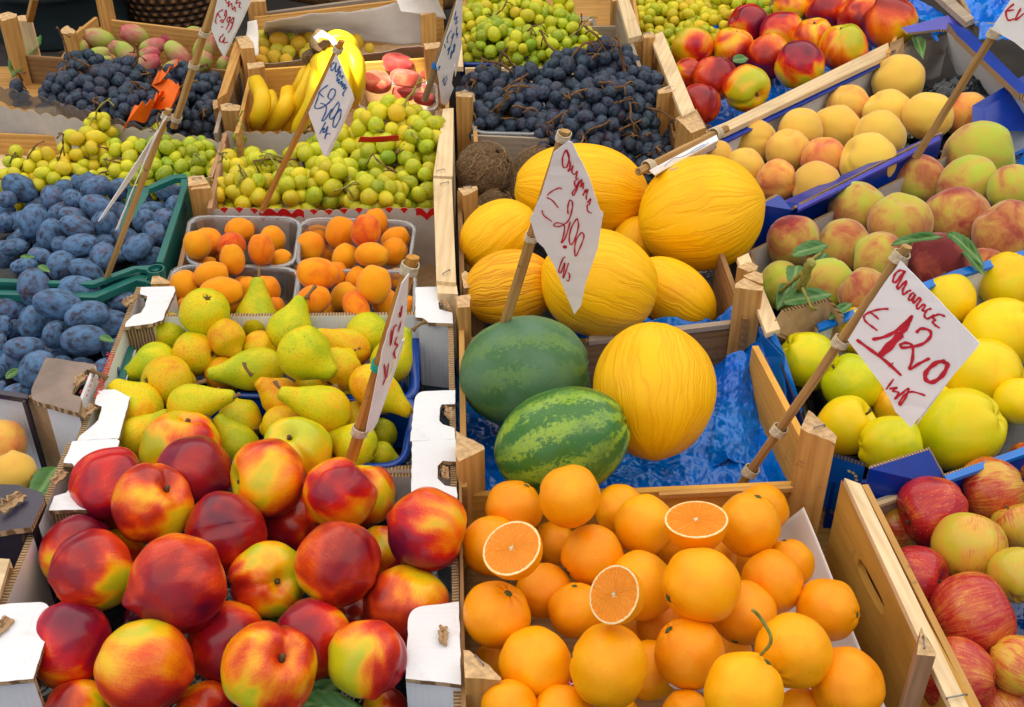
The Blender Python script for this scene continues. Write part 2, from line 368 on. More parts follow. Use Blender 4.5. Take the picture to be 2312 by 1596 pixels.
M['yellow_apple'] = fruit('yellow_apple_skin', [(0, (.48, .54, .004)), (.3, (.76, .66, .004)), (.65, (.90, .60, .004)), (1, (.88, .42, .01))], .5, .12, .08, 1.3, .36, .4, lent=(12, .07, (.35, .26, .02), .5), coat=.1)
M['red_apple'] = fruit('red_apple_skin', [(0, (.55, .48, .03)), (.3, (.68, .36, .04)), (.45, (.58, .13, .03)), (.65, (.46, .022, .02)), (1, (.22, .005, .018))], .5, .0, .42, 1.2, .26, .5, lent=(11, .07, (.80, .52, .32), .7), coat=.3)
M['orange'] = fruit('orange_peel', [(0, (.97, .44, .0)), (.5, (.97, .36, .0)), (1, (.95, .28, .0))], .7, .0, 0, 1.5, .38, .55, spots=(9, .07, (.32, .14, .01), .52, .62), bumpy=(42, .3, .035), hue=.010)
M['apricot'] = fruit('apricot_skin', [(0, (.84, .37, .004)), (.5, (.88, .26, .003)), (.8, (.74, .10, .008)), (1, (.46, .03, .015))], .5, .05, .04, 1.3, .55, .25, spots=(26, .07, (.12, .04, .02), .66), fuzz=.2, hue=.01, bumpy=(70, .08, .02))
M['plum'] = fruit('plum_skin', [(0, (.018, .026, .045)), (.6, (.03, .025, .045)), (1, (.12, .03, .03))], .6, 0, 0, 1.3, .4, .45, scars=False, bloom=(2.4, .36, .72, (.10, .20, .36), 1.0, (.14, .14, .25)), spots=(9, .06, (.38, .15, .07), .66))
M['greengage'] = fruit('greengage_skin', [(0, (.30, .34, .01)), (.45, (.50, .33, .008)), (1, (.66, .27, .004))], .7, 0, 0, 1.6, .4, .35, bloom=(4, .35, .55, (.45, .38, .12), .4), spots=(20, .08, (.3, .1, .03), .6))
M['pear'] = fruit('pear_skin', [(0, (.42, .49, .006)), (.3, (.62, .55, .006)), (.6, (.78, .46, .004)), (1, (.74, .16, .008))], .7, .1, 0, 1.1, .45, .35, spots=(20, .16, (.16, .12, .015), .42, .56), hue=.01, bumpy=(50, .06, .02))
M['prickly'] = fruit('prickly_pear_skin', [(0, (.34, .46, .05)), (.4, (.42, .36, .09)), (.6, (.48, .17, .12)), (1, (.46, .05, .08))], .6, -.5, 0, 1.2, .5, .4, spots=(7.5, .07, (.09, .045, .03), 0), bloom=(3, .3, .6, (.46, .34, .33), .3))
M['banana'] = fruit('banana_skin', [(0, (.62, .55, .02)), (.5, (.86, .56, .01)), (1, (.84, .46, .01))], .5, 0, 0, 2, .4, .4, spots=(14, .07, (.20, .10, .02), .6))
def grape(name, stops, rough, sss, bl=None, br=.55, spots=None):
    return fruit(name, stops, .5, 0, 0, 1.4, rough, .5, spots=spots, speck=.0, sss=sss, sssr=(.009, .008, .002), bloom=bl, hue=.03, det=3, scars=False)
M['grape_green'] = grape('green_grape', [(0, (.22, .34, .01)), (.45, (.52, .52, .012)), (1, (.76, .52, .015))], .22, .6, (3, .35, .6, (.55, .56, .10), .18), spots=(6, .09, (.16, .09, .02), .5))
M['grape_dark'] = grape('dark_grape', [(0, (.008, .014, .024)), (.6, (.014, .012, .024)), (1, (.06, .014, .022))], .36, 0, (2.4, .36, .66, (.062, .10, .155), .8), spots=(6, .05, (.13, .07, .04), .55))
# melon: raised wrinkles running pole to pole
def melon(name, c1, c2, amt, dirty):
    t = NT(name); o = t.tc(); z = t.sep(o); a = t.math('ARCTAN2', z[1], z[0]); r = t.oi()['Random']
    ds = t.noise(o, 2.0, 2, .5); a2 = t.math('MULTIPLY_ADD', ds, .28, a)
    sv = t.comb(t.math('MULTIPLY', t.math('COSINE', a2), 5), t.math('MULTIPLY', t.math('SINE', a2), 5), t.math('MULTIPLY_ADD', r, 30, t.math('MULTIPLY', z[2], .38)))
    n = t.noise(sv, 1.5, 2, .45, .2); rd = t.math('POWER', t.math('ABSOLUTE', t.math('MULTIPLY_ADD', n, 2, -1)), .8)
    n2 = t.noise(o, 22, 3); h = t.math('MULTIPLY_ADD', n2, .02, t.math('MULTIPLY', t.sm(rd, -.05, .30), .3))
    c = t.mix(t.sm(rd, 0, .25), c2, c1); c = t.mix(t.math('MULTIPLY', t.sm(t.noise(o, 1.6, 3), .45, .8), .5), c, (.90, .38, .0))
    sp = t.sm(t.noise(o, 17, 4, .7), .68 - dirty, .78 - dirty); c = t.mix(t.math('MULTIPLY', sp, .6), c, (.28, .13, .02))
    d = t.voro(o, 11); c = t.mix(t.sm(d, .03, .06, .7, 0), c, (.25, .13, .03))
    return t.set(col=c, rough=.48, spec=.3, nrm=t.bump(h, amt, .006))
M['melon'] = melon('yellow_melon_rind', (1.0, .54, .0), (.96, .47, .0), .34, 0)
M['melon_rough'] = melon('rough_melon_rind', (.90, .44, .002), (.72, .27, .004), .5, .05)
t = NT('watermelon_rind'); o = t.tc(); z = t.sep(o); a = t.math('ARCTAN2', z[1], z[0]); oi = t.oi(); cs = t.n('ShaderNodeSeparateColor'); t.l(oi['Color'], cs.inputs[0])
ds = t.noise(o, 2.4, 4, .6); ds2 = t.noise(o, 9, 4, .7); a2 = t.math('ADD', t.math('MULTIPLY', a, 9.0), t.math('ADD', t.math('MULTIPLY', ds, 5.5), t.math('MULTIPLY', ds2, 4.0)))
s_ = t.math('SINE', a2); blot = t.noise(o, 17, 5, .8)
f = t.sm(t.math('ADD', s_, t.math('MULTIPLY_ADD', blot, 7.0, -3.5)), -.4, .9)
c = t.mix(f, (.040, .165, .015), (.28, .46, .03)); c = t.mix(t.math('MULTIPLY', t.sm(t.noise(o, 2, 3), .45, .75), .5), c, (.03, .16, .05))
c = t.mix(t.math('MULTIPLY', cs.outputs[0], .66), c, (.032, .12, .04)); dull = t.math('MULTIPLY', t.sm(t.noise(o, 1.6, 3), .25, .75), cs.outputs[0]); c = t.mix(dull, c, t.mix(t.noise(o, 40, 3, .7), (.035, .14, .06), (.15, .26, .15)))
sc2 = t.math('MULTIPLY', t.sm(t.noise(t.vm('MULTIPLY', o, (4, 16, 5)), 3, 2, .5, 1), .73, .76), .6); c = t.mix(sc2, c, (.5, .42, .25))
M['watermelon'] = t.set(col=c, rough=t.math('MULTIPLY_ADD', cs.outputs[0], .25, .28), spec=.5, nrm=t.bump(t.noise(o, 30, 3), .05, .002))
t = NT('coconut_husk'); o = t.tc(); n = t.noise(t.vm('MULTIPLY', o, (1.5, 1.5, 5)), 2.5, 5, .75, 2.0); n2 = t.noise(t.vm('MULTIPLY', o, (9, 9, 1.5)), 2, 4, .8, 1.5)
f = t.sm(t.math('MULTIPLY_ADD', n2, .5, t.math('MULTIPLY', n, .5)), .36, .64); c = t.ramp(f, [(.0, (.10, .05, .022)), (.4, (.38, .22, .11)), (1, (.74, .54, .32))])
zc_ = t.sep(o)
for ex, ey in ((.3, .0), (-.15, .27), (-.15, -.27)):
    dd_ = t.math('SQRT', t.math('ADD', t.math('POWER', t.math('SUBTRACT', zc_[0], ex), 2), t.math('POWER', t.math('SUBTRACT', zc_[1], ey), 2)))
    c = t.mix(t.math('MULTIPLY', t.sm(dd_, .07, .12, 1, 0), t.sm(zc_[2], .5, .7)), c, (.03, .015, .01))
M['coconut'] = t.set(col=c, rough=.95, spec=.1, nrm=t.bump(f, 1, .012))
# cut orange face: local XY, radius 1
t = NT('orange_flesh'); o = t.tc(); z = t.sep(o); rr = t.math('SQRT', t.math('ADD', t.math('POWER', z[0], 2), t.math('POWER', z[1], 2))); a = t.math('ARCTAN2', z[1], z[0])
wob = t.noise(o, 6, 2); seg = t.math('ABSOLUTE', t.math('SINE', t.math('MULTIPLY_ADD', t.math('ADD', a, t.math('MULTIPLY', wob, .25)), 5, 0)))
mem = t.math('MULTIPLY', t.sm(seg, .0, .17, 1, 0), t.sm(rr, .8, .95, 1, .2))
pv = t.comb(t.math('MULTIPLY', t.math('COSINE', a), 12), t.math('MULTIPLY', t.math('SINE', a), 12), t.math('MULTIPLY', rr, 3)); pulp = t.noise(pv, 1.7, 4, .7)
c = t.ramp(pulp, [(.3, (.80, .18, .0)), (.55, (.92, .27, .0)), (.72, (.97, .38, .0))]); c = t.mix(t.math('MULTIPLY', mem, .8), c, (.97, .50, .06))
r2 = t.math('MULTIPLY_ADD', t.noise(o, 9, 3), .08, rr); c = t.mix(t.sm(r2, .95, .975), c, (.95, .78, .42)); c = t.mix(t.sm(r2, 1.005, 1.03), c, (.88, .34, .01))
core = t.math('MULTIPLY_ADD', t.noise(o, 9, 4), .40, rr); c = t.mix(t.sm(core, .25, .30, 1, 0), c, (.90, .76, .5))
M['orange_flesh'] = t.set(col=c, rough=.18, spec=.45, nrm=t.bump(t.math('ADD', pulp, mem), .6, .002), sss=0.0)
t = NT('wicker'); o = t.tc('UV'); z = t.sep(o); u = t.math('MULTIPLY', z[0], 1.0)
row = t.math('FLOOR', t.math('MULTIPLY', z[1], 26)); ph = t.math('MULTIPLY', t.math('MODULO', row, 2), PI)
wv = t.math('SINE', t.math('ADD', t.math('MULTIPLY', z[0], 200), ph)); rv = t.math('SINE', t.math('MULTIPLY', t.math('FRACT', t.math('MULTIPLY', z[1], 26)), PI))
h = t.math('MULTIPLY', t.math('MULTIPLY_ADD', wv, .5, .5), rv); c = t.ramp(h, [(.0, (.03, .014, .006)), (.5, (.13, .055, .018)), (1, (.28, .13, .045))]); M['wicker'] = t.set(col=c, rough=.6, spec=.35, nrm=t.bump(h, 1, .01))
t = NT('red_white_check'); o = t.tc(); ck = t.n('ShaderNodeTexChecker'); t.l(o, ck.inputs[0]); ck.inputs['Scale'].default_value = 190; ck.inputs[1].default_value = (.6, .01, .03, 1); ck.inputs[2].default_value = (.8, .78, .8, 1)
M['check'] = t.set(col=ck.outputs[0], rough=.5)
# ------------------------------------------------------------------ fruit meshes (unit radius, stem towards +Z)
def ball(nm, fn, nu=48, nv=30):
    vs = []; fs = []
    for j in range(nv + 1):
        th = PI * j / nv
        if j in (0, nv): vs.append(fn(th, 0.0)); continue
        for i in range(nu): vs.append(fn(th, 2 * PI * i / nu))
    def id_(j, i): return 0 if j == 0 else (1 + (nv - 1) * nu if j == nv else 1 + (j - 1) * nu + i % nu)
    for j in range(nv):
        for i in range(nu):
            a, b, c, d = id_(j, i), id_(j + 1, i), id_(j + 1, i + 1), id_(j, i + 1)
            fs.append([a, b, d] if j == nv - 1 else ([a, b, c] if j == 0 else [a, b, c, d]))
    me = bpy.data.meshes.new(nm); me.from_pydata(vs, [], fs); me.shade_smooth(); me.update(); return me
def sphdir(th, ph): return Vector((math.sin(th) * math.cos(ph), math.sin(th) * math.sin(ph), math.cos(th)))
def gs(x, w): return math.exp(-(x / w) ** 2)
def wrap(a): return (a + PI) % (2 * PI) - PI
def lump(d, seed, f=1.3): return noise.noise(d * f + Vector((seed * 7.3, seed * 1.9, 3)))
def f_nect(seed, tip=.10, cav=.30, sut=.085, flat=.94, lm=.075):
    def fn(th, ph):
        d = sphdir(th, ph); r = 1 + lm * lump(d, seed) + .02 * lump(d, seed + 5, 3.1)
        r -= cav * gs(th, .30) ; r += .02 * gs(th - .55, .3)
        r -= sut * gs(wrap(ph), .13 + .1 * gs(th, .5)) * min(1, math.sin(th) * 1.6) * (1 if th < 2.6 else .4)
        r -= .02 * gs(wrap(ph - PI), .3) * math.sin(th)
        r += tip * gs(PI - th, .17)
        v = d * r; return Vector((v.x, v.y * .98, v.z * flat))
    return fn
def f_apple(seed, tall=.93, lm=.05):
    def fn(th, ph):
        d = sphdir(th, ph); r = 1 + lm * lump(d, seed)
        r -= .42 * gs(th, .33); r += .045 * gs(th - .7, .35)
        r -= .22 * gs(PI - th, .26); r += .035 * math.cos(5 * ph) * gs(PI - th, .75)
        w = 1 - .10 * (1 - math.cos(th)) * .5
        return Vector((d.x * r * w, d.y * r * w, d.z * r * tall))
    return fn
def f_orange(seed, lm=.06):
    def fn(th, ph):
        d = sphdir(th, ph); r = 1 + lm * lump(d, seed, 1.6) + .008 * lump(d, seed, 5) - .09 * gs(th, .22) + .016 * math.cos(7 * ph) * gs(th - .25, .2) - .03 * gs(PI - th, .12)
        return d * r
    return fn
def f_plum(seed, lm=.05, sut=.04):
    def fn(th, ph):
        d = sphdir(th, ph); r = 1 + lm * lump(d, seed) - sut * gs(wrap(ph), .12) * math.sin(th) - .08 * gs(th, .12) - .02 * gs(PI - th, .2)
        return d * r
    return fn
def f_melon(seed):
    def fn(th, ph):
        d = sphdir(th, ph); w = noise.noise(Vector((math.cos(ph) * 5, math.sin(ph) * 5, d.z * .5 + seed * 4)))
        r = 1 + .03 * lump(d, seed) + .02 * w * math.sin(th) + .03 * gs(th, .18) - .05 * gs(PI - th, .12)
        return d * r
    return fn
def f_flat(seed):
    def fn(th, ph):
        d = sphdir(th, ph); r = 1 + .07 * lump(d, seed, 1.5); x = math.sin(th)
        zz = math.copysign(abs(math.cos(th)) ** .7, math.cos(th)) * .52 * (.55 + .6 * x ** .9)
        r2 = 1 - .1 * gs(wrap(ph), .25) * x
        return Vector((d.x * r * r2, d.y * r * r2, zz * r))
    return fn
def f_pear(seed, neck=1.0):
    # r profile along z: belly at -.25, neck at +1.2
    prof = [(-.98, 0), (-.99, .22), (-.93, .45), (-.75, .76), (-.45, .96), (-.1, 1.0), (.22, .90), (.5, .72), (.78, .52), (1.0, .41), (1.18, .33), (1.30, .22), (1.33, 0)]
    prof = [(z if z < .1 else .1 + (z - .1) * neck, r) for z, r in prof]; n = len(prof) - 1
    bend = (seed % 3 - 1) * .10
    def fn(th, ph):
        u = (1 - th / PI) * n; i = min(int(u), n - 1); t = u - i
        p0, p1, p2, p3 = prof[max(i - 1, 0)], prof[i], prof[i + 1], prof[min(i + 2, n)]
        def h(k): return p1[k] * (2 * t**3 - 3 * t**2 + 1) + (p2[k] - p0[k]) * .5 * (t**3 - 2 * t**2 + t) + p2[k] * (-2 * t**3 + 3 * t**2) + (p3[k] - p1[k]) * .5 * (t**3 - t**2)
        z, r = h(0), max(0, h(1)); d = Vector((math.cos(ph) * r, math.sin(ph) * r, z))
        k = 1 + .07 * lump(d, seed, 1.2) + .025 * lump(d, seed, 2.8)
        z2 = z + .10 * gs(r, .16) * (1 if z < 0 else 0)
        return Vector((d.x * k + bend * max(0, z) ** 2, d.y * k, z2))
    return fn
def f_prickly(seed):
    def fn(th, ph):
        d = sphdir(th, ph); r = 1 + .05 * lump(d, seed, 1.5) - .3 * gs(th, .35) + .05 * gs(th - .5, .2)
        for k in range(3): pass
        return d * r
    return fn
def f_grape(seed):
    def fn(th, ph):
        d = sphdir(th, ph); return d * (1 + .03 * lump(d, seed, 1.4))
    return fn
PROTO = {}
def protos(kind):
    if kind in PROTO: return PROTO[kind]
    L = []
    if kind == 'nectarine': L = [ball('nectarine', f_nect(i, tip=[.11, .04, .17, .07][i], cav=[.34, .28, .36, .32][i])) for i in range(4)]
    elif kind in ('peach', 'white_peach'): L = [ball(kind, f_nect(i + 10, tip=[.08, .03, .12][i], cav=.22, sut=.05, flat=.93, lm=.06)) for i in range(3)]
    elif kind == 'yellow_apple': L = [ball(kind, f_apple(i + 20, .97)) for i in range(3)]
    elif kind == 'red_apple': L = [ball(kind, f_apple(i + 24, .90)) for i in range(3)]
    elif kind == 'orange': L = [ball(kind, f_orange(i + 30)) for i in range(4)]
    elif kind == 'apricot': L = [ball(kind, f_nect(i + 40, tip=.04, cav=.13, sut=.05, flat=1.0, lm=.06), 36, 22) for i in range(3)]
    elif kind == 'plum': L = [ball(kind, f_plum(i + 50), 36, 22) for i in range(4)]
    elif kind == 'greengage': L = [ball(kind, f_plum(i + 55, .04, .03), 24, 16) for i in range(2)]
    elif kind in ('melon', 'melon_rough'): L = [ball(kind, f_melon(i + 60), 96, 48) for i in range(3)]
    elif kind == 'watermelon': L = [ball(kind, f_orange(i + 65, .03), 64, 40) for i in range(2)]
    elif kind == 'flat_peach': L = [ball(kind, f_flat(i + 70)) for i in range(2)]
    elif kind == 'pear': L = [ball(kind, f_pear(i + 80, [1.0, .8, 1.1][i % 3]), 40, 36) for i in range(4)]
    elif kind == 'pear_round': L = [ball('pear', f_pear(i + 84, .45), 40, 32) for i in range(3)]
    elif kind == 'prickly': L = [ball(kind, f_prickly(i + 90), 32, 22) for i in range(2)]
    elif kind == 'coconut': L = [ball(kind, f_orange(i + 95, .06), 48, 32) for i in range(2)]
    elif kind == 'grape_green': L = [ball('grape', f_grape(i + 100), 18, 11) for i in range(3)]
    elif kind == 'grape_dark': L = [ball('grape', f_grape(i + 103), 18, 11) for i in range(3)]
    mt = {'pear_round': 'pear'}.get(kind, kind)
    for m in L: m.materials.append(M[mt])
    PROTO[kind] = L; return L
# ---- stems, shared meshes in unit space
def stem_mesh(nm, pts, rad, mat, seg=7):
    vs, fs = tube_geo([Vector(p) for p in pts], rad, seg, .3); me = bpy.data.meshes.new(nm); me.from_pydata(vs, [], fs); me.shade_smooth(); me.materials.append(mat); return me
ST = {
 'nectarine': stem_mesh('stem', [(0, 0, .64), (.01, .01, .70), (.02, .01, .78)], [.10, .055, .06], M['stem']),
 'peach': stem_mesh('stem', [(0, 0, .66), (.01, .01, .72)], [.10, .05], M['stem']),
 'apple': stem_mesh('stem', [(0, 0, .5), (.02, .02, .75), (.07, .03, 1.0), (.12, .03, 1.08)], [.05, .042, .045, .07], M['stem']),
 'orange': stem_mesh('stem', [(0, 0, .92), (0, 0, .955), (0, 0, .985)], [.13, .10, .05], M['calyx'], 10),
 'plum': stem_mesh('stem', [(0, 0, .88), (.02, 0, 1.0), (.06, .02, 1.1)], [.05, .035, .04], M['stem']),
 'pear': stem_mesh('stem', [(0, 0, 1.24), (.02, .02, 1.42), (.10, .03, 1.62), (.24, .05, 1.80)], [.13, .075, .07, .09], M['stem_light'], 8),
 'pear_round': stem_mesh('stem', [(0, 0, .60), (.02, .02, .75), (.08, .03, .98), (.2, .05, 1.12)], [.11, .07, .065, .085], M['stem_light'], 8),
}
def star():
    vs = [Vector((0, 0, -.02))]; fs = []
    for k in range(10):
        a = PI * k / 5; r = .17 if k % 2 == 0 else .06; vs.append(Vector((math.cos(a) * r, math.sin(a) * r, -.05 if k % 2 == 0 else -.01)))
    for k in range(10): fs.append([0, 1 + k, 1 + (k + 1) % 10])
    vs2 = [v + Vector((0, 0, .04)) for v in vs]; n = len(vs); fs += [[i + n for i in f][::-1] for f in fs] + [[1 + k, 1 + (k + 1) % 10, n + 1 + (k + 1) % 10, n + 1 + k] for k in range(10)]
    me = bpy.data.meshes.new('calyx'); me.from_pydata(vs + vs2, [], fs); me.materials.append(M['stem']); return me
CX_M = star()
CXZ = {'pear': -.93, 'pear_round': -.93, 'yellow_apple': -.74, 'red_apple': -.70}
STK = {'nectarine': 'nectarine', 'peach': 'peach', 'white_peach': 'peach', 'yellow_apple': 'apple', 'red_apple': 'apple', 'orange': 'orange', 'plum': 'plum', 'pear': 'pear', 'pear_round': 'pear_round', 'greengage': 'plum'}
ZC = {'pear': (.17, 1.16), 'pear_round': (-.16, .80)}   # centre offset and half length of the mesh
ALL = []
RX = {'nectarine': .965, 'white_peach': .97, 'peach': .965}
SZ = {'orange': 1.05, 'nectarine': 1.02, 'peach': 1.05, 'white_peach': 1.04, 'yellow_apple': 1.10, 'red_apple': 1.10, 'apricot': 1.05, 'plum': 1.10, 'pear': 1.06, 'pear_round': 1.06, 'melon': 1.015, 'greengage': 1.08}
def add(kind, x, y, rl, rs=None, ang=None, w=None, L=0.0, a=.5, look=None, pile=None, z=0.0, label=None, cal=None):
    ALL.append(dict(kind=kind, x=x, y=y, rl=rl, rs=rs or rl, ang=ang if ang is not None else R_.uniform(0, 360), w=w if w is not None else R_.uniform(-.6, .5),
                    L=L, a=a, look=look, pile=pile, z=z, label=label, cal=cal, auto=ang is None))
def solve():
    for f in ALL:
        f['d'] = dep(P(f['x'], f['y'], f['z'] + f['L'] * .042)); f['d0'] = f['d']; f['rm'] = (f['rl'] + f['rs']) / 2
    prs = []
    for i, f in enumerate(ALL):
        for j in range(i + 1, len(ALL)):
            g = ALL[j]; dx = f['x'] - g['x']; dy = f['y'] - g['y']
            if dx * dx + dy * dy < (f['rm'] + g['rm']) ** 2: prs.append((f, g))
    for f in ALL: f['ray'] = ray(f['x'], f['y'])
    for it in range(60):
        mv = 0
        for f, g in prs:
            p, q = f['ray'] * f['d'], g['ray'] * g['d']; need = (f['rm'] * f['d'] + g['rm'] * g['d']) / F * .93; k = (p - q).length
            if k < need:
                # depth change needed: lateral part fixed
                lat2 = max(0, k * k - (f['d'] - g['d']) ** 2); tgt = math.sqrt(max(0, need * need - lat2)); gap = abs(f['d'] - g['d'])
                m = min(.004, (tgt - gap) * .5)
                if f['d'] < g['d'] or (f['d'] == g['d'] and f['y'] > g['y']): f['d'] -= m; g['d'] += m
                else: f['d'] += m; g['d'] -= m
                mv += m
        for f in ALL:   # keep near the pile
            f['d'] += (f['d0'] - f['d']) * .02
        if mv < 1e-4: break
ORD = ['first', 'second', 'third', 'fourth', 'fifth', 'sixth', 'seventh', 'eighth', 'ninth', 'tenth', 'eleventh', 'twelfth', 'thirteenth', 'fourteenth', 'fifteenth', 'sixteenth', 'seventeenth', 'eighteenth', 'nineteenth', 'twentieth', 'twenty-first', 'twenty-second', 'twenty-third', 'twenty-fourth']
PILES = {}   # pile -> (kind word, category, where, group)
def labels(items, kindw, where, rowgap):
    its = sorted(items, key=lambda f: -f['y']); rows = []
    for f in its:
        if rows and (sum(g['y'] for g in rows[-1]) / len(rows[-1]) - f['y']) < rowgap: rows[-1].append(f)
        else: rows.append([f])
    for ri, r in enumerate(rows):
        r.sort(key=lambda f: f['x'])
        for ci, f in enumerate(r):
            pos = 'alone' if len(r) == 1 else ('leftmost' if ci == 0 else ('rightmost' if ci == len(r) - 1 else ORD[ci] + ' from left'))
            row = 'front row' if ri == 0 else ('back row' if ri == len(rows) - 1 else ORD[ri] + ' row from front')
            f['lab'] = f"{f['look'] + ' ' if f['look'] else ''}{kindw}, {pos} in {row}, {where}"
def build_fruit():
    solve()
    for pn, (kw, cat, where, group, gap) in PILES.items():
        labels([f for f in ALL if f['pile'] == pn], kw, where, gap)
    nm = {'pear_round': 'pear', 'melon_rough': 'melon', 'prickly': 'prickly_pear'}
    for i, f in enumerate(ALL):
        kind = f['kind']; ms = protos(kind); me = ms[i % len(ms)]; d = f['d']; c = PD(f['x'], f['y'], d); s = d / F
        rx = f['rs'] * s * RX.get(kind, 1.0) * SZ.get(kind, 1.0)
        tc = (CAM - c).normalized(); rt = RT - tc * RT.dot(tc); rt.normalize(); up = tc.cross(rt)
        w = f['w']; a = math.radians(f['ang']); q = math.sqrt(max(0, 1 - w * w)); ax = (rt * math.cos(a) + up * math.sin(a)) * q + tc * w
        zc, hl = ZC.get(kind, (0, 1.0))
        if abs(f['rl'] - f['rs']) < 1: k = 1.0 if kind not in ('plum',) else 1.12
        else: k = math.sqrt(max(.3, (f['rl'] / f['rs']) ** 2 - w * w) / max(.15, 1 - w * w)); k = min(k, 1.75)
        if kind == 'pear': k = max(1.0, k) / hl
        elif kind == 'pear_round': k = k / hl
        elif kind == 'flat_peach': k = 1.0
        elif kind in RX: rx *= 1.06
        rr = R_.uniform(0, 2 * PI) if 'roll' not in f else f['roll']
        m = frame(c, ax.orthogonal(), ax).to_3x3() if True else None
        z = ax.normalized(); x = (rt * math.cos(rr) + up * math.sin(rr) + tc * .3); x = (x - z * x.dot(z)).normalized(); y = z.cross(x)
        rot = Matrix((x, y, z)).transposed()
        sc3 = Vector((rx * R_.uniform(.975, 1.03), rx * R_.uniform(.97, 1.03), rx * k * (R_.uniform(.94, 1.04) if kind == 'orange' else 1))); loc = c - z * (zc * rx * k)
        mw = Matrix.Translation(loc) @ rot.to_4x4() @ Matrix.Diagonal(sc3).to_4x4()
        o = bpy.data.objects.new(nm.get(kind, {'prickly': 'prickly_pear'}.get(kind, kind)), me); COL.objects.link(o); o.matrix_basis = mw
        o.color = (f['a'], R_.random(), R_.random(), 1); f['obj'] = o
        if kind in STK and (w > -.35 or kind.startswith('pear')):
            so = bpy.data.objects.new('stem', ST[STK[kind]]); COL.objects.link(so); so.parent = o
            if kind.startswith('pear'): so.rotation_euler = (R_.uniform(-.15, .15), R_.uniform(-.15, .15), R_.uniform(0, 6.2)); so.scale = (1, 1, R_.uniform(.9, 1.12))
            elif kind == 'red_apple' or kind == 'yellow_apple': so.scale = (1, 1, R_.uniform(.75, 1.0)); so.rotation_euler = (0, 0, R_.uniform(0, 6))
            so.color = o.color
        if kind in CXZ and w < .1:
            so = bpy.data.objects.new('calyx', CX_M); COL.objects.link(so); so.parent = o; so.location = (0, 0, CXZ[kind]); so.rotation_euler = (0, 0, R_.uniform(0, 6)); so.color = o.color
        pn = f['pile']
        if pn in PILES:
            kw, cat, where, group, gap = PILES[pn]; tag(o, f['label'] or f['lab'], cat, group)
        else: tag(o, f['label'], f['cal'])
# ------------------------------------------------------------------ grape bunches
GR = {}
BUNCH = []
def bunches(crate, mat, rg, specs, where, group, color, z=0.0, twig=1, pal=(.35, .65), H0=.036, two=True):
    """specs: x, y, rx, ry in photo pixels, lift, ramp shift"""
    grid = GR.setdefault(crate, [])
    fl = []
    for bi, s in enumerate(specs):
        x, y, rx, ry = s[:4]; lift = s[4] if len(s) > 4 else 0; a = s[5] if len(s) > 5 else R_.uniform(*pal)
        C = P(x, y, z + lift); d = dep(C); g = rg * d / F; X = rx * d / F - g * .6; Y = ry * d / F * 1.05; Hh = max(H0, Y * .6); C = C - Vector((0, 0, Hh * .45))
        tc = (CAM - C).normalized(); mine = []
        n = 0
        for layer in ((1.0, 900), (.68, 260)) if two else ((1.0, 900),):
            for _ in range(layer[1]):
                u = Vector((R_.gauss(0, 1), R_.gauss(0, 1), R_.gauss(0, 1))).normalized()
                if u.dot(tc) < -.12: continue
                k = layer[0] * R_.uniform(.9, 1.06); p = C + Vector((u.x * X, u.y * Y, u.z * Hh)) * k
                gr = g * R_.uniform(.86, 1.14)
                if any((p - q).length < (gr + r) * .74 for q, r in grid): continue
                grid.append((p, gr)); mine.append((p, gr)); n += 1
                if n >= 98: break
            if n >= 98: break
        root = empty('grape_bunch', C)
        ms = protos('grape_' + color)
        for p, gr in mine:
            o = bpy.data.objects.new('grape', R_.choice(ms)); COL.objects.link(o); o.parent = root
            o.location = p - C; o.rotation_euler = (R_.uniform(0, 6), R_.uniform(0, 6), R_.uniform(0, 6)); e = R_.uniform(1.0, 1.3); o.scale = (gr, gr, gr * e)
            o.color = (min(1, max(0, a + R_.gauss(0, .16))), R_.random(), R_.random(), 1)
        # stalks rising out of the bunch
        tw = []
        for k in range(twig):
            th = R_.uniform(0, 2 * PI); b = C + Vector((math.cos(th) * X * .5, math.sin(th) * Y * .4, Hh * .75)); pts = [b]
            dr = Vector((R_.uniform(-1, 1), R_.uniform(-1, .4), R_.uniform(.25, .8))).normalized()
            for q in range(5):
                dr = (dr + Vector((R_.uniform(-.5, .5), R_.uniform(-.5, .5), R_.uniform(-.45, .3)))).normalized(); pts.append(pts[-1] + dr * g * R_.uniform(.9, 1.4))
            tw.append(([C.copy(), C.lerp(b, .5), b], [g * .12] * 3)); pts = catmull(pts, 4); nn = len(pts); tw.append((pts, [g * ((.17 if color == 'dark' else .12) + .04 * math.sin(i)) for i in range(nn)]))
            for q in range(4):
                st = pts[R_.randrange(nn)]; dd = Vector((R_.uniform(-1, 1), R_.uniform(-1, 1), R_.uniform(-.8, .4))).normalized()
                tw.append(([st, st + dd * g * .7, st + dd * g * 1.4 + Vector((0, 0, -g * .4))], [g * .1, g * .08, g * .12]))
        tw.append(([C + Vector((-X * .55, 0, 0)), C, C + Vector((X * .55, 0, 0))], [g * .2] * 3))
        merge_tubes('stalk', tw, M['rachis'] if color == 'dark' or R_.random() < .6 else M['rachis_green'], root)
        f = dict(x=x, y=y, look=None); fl.append((f, root))
    kw = 'bunch of ' + ('dark' if color == 'dark' else 'green') + ' grapes'
    labels([f for f, r in fl], kw, where, 26)
    for f, r in fl: tag(r, f['lab'], 'grapes', group)
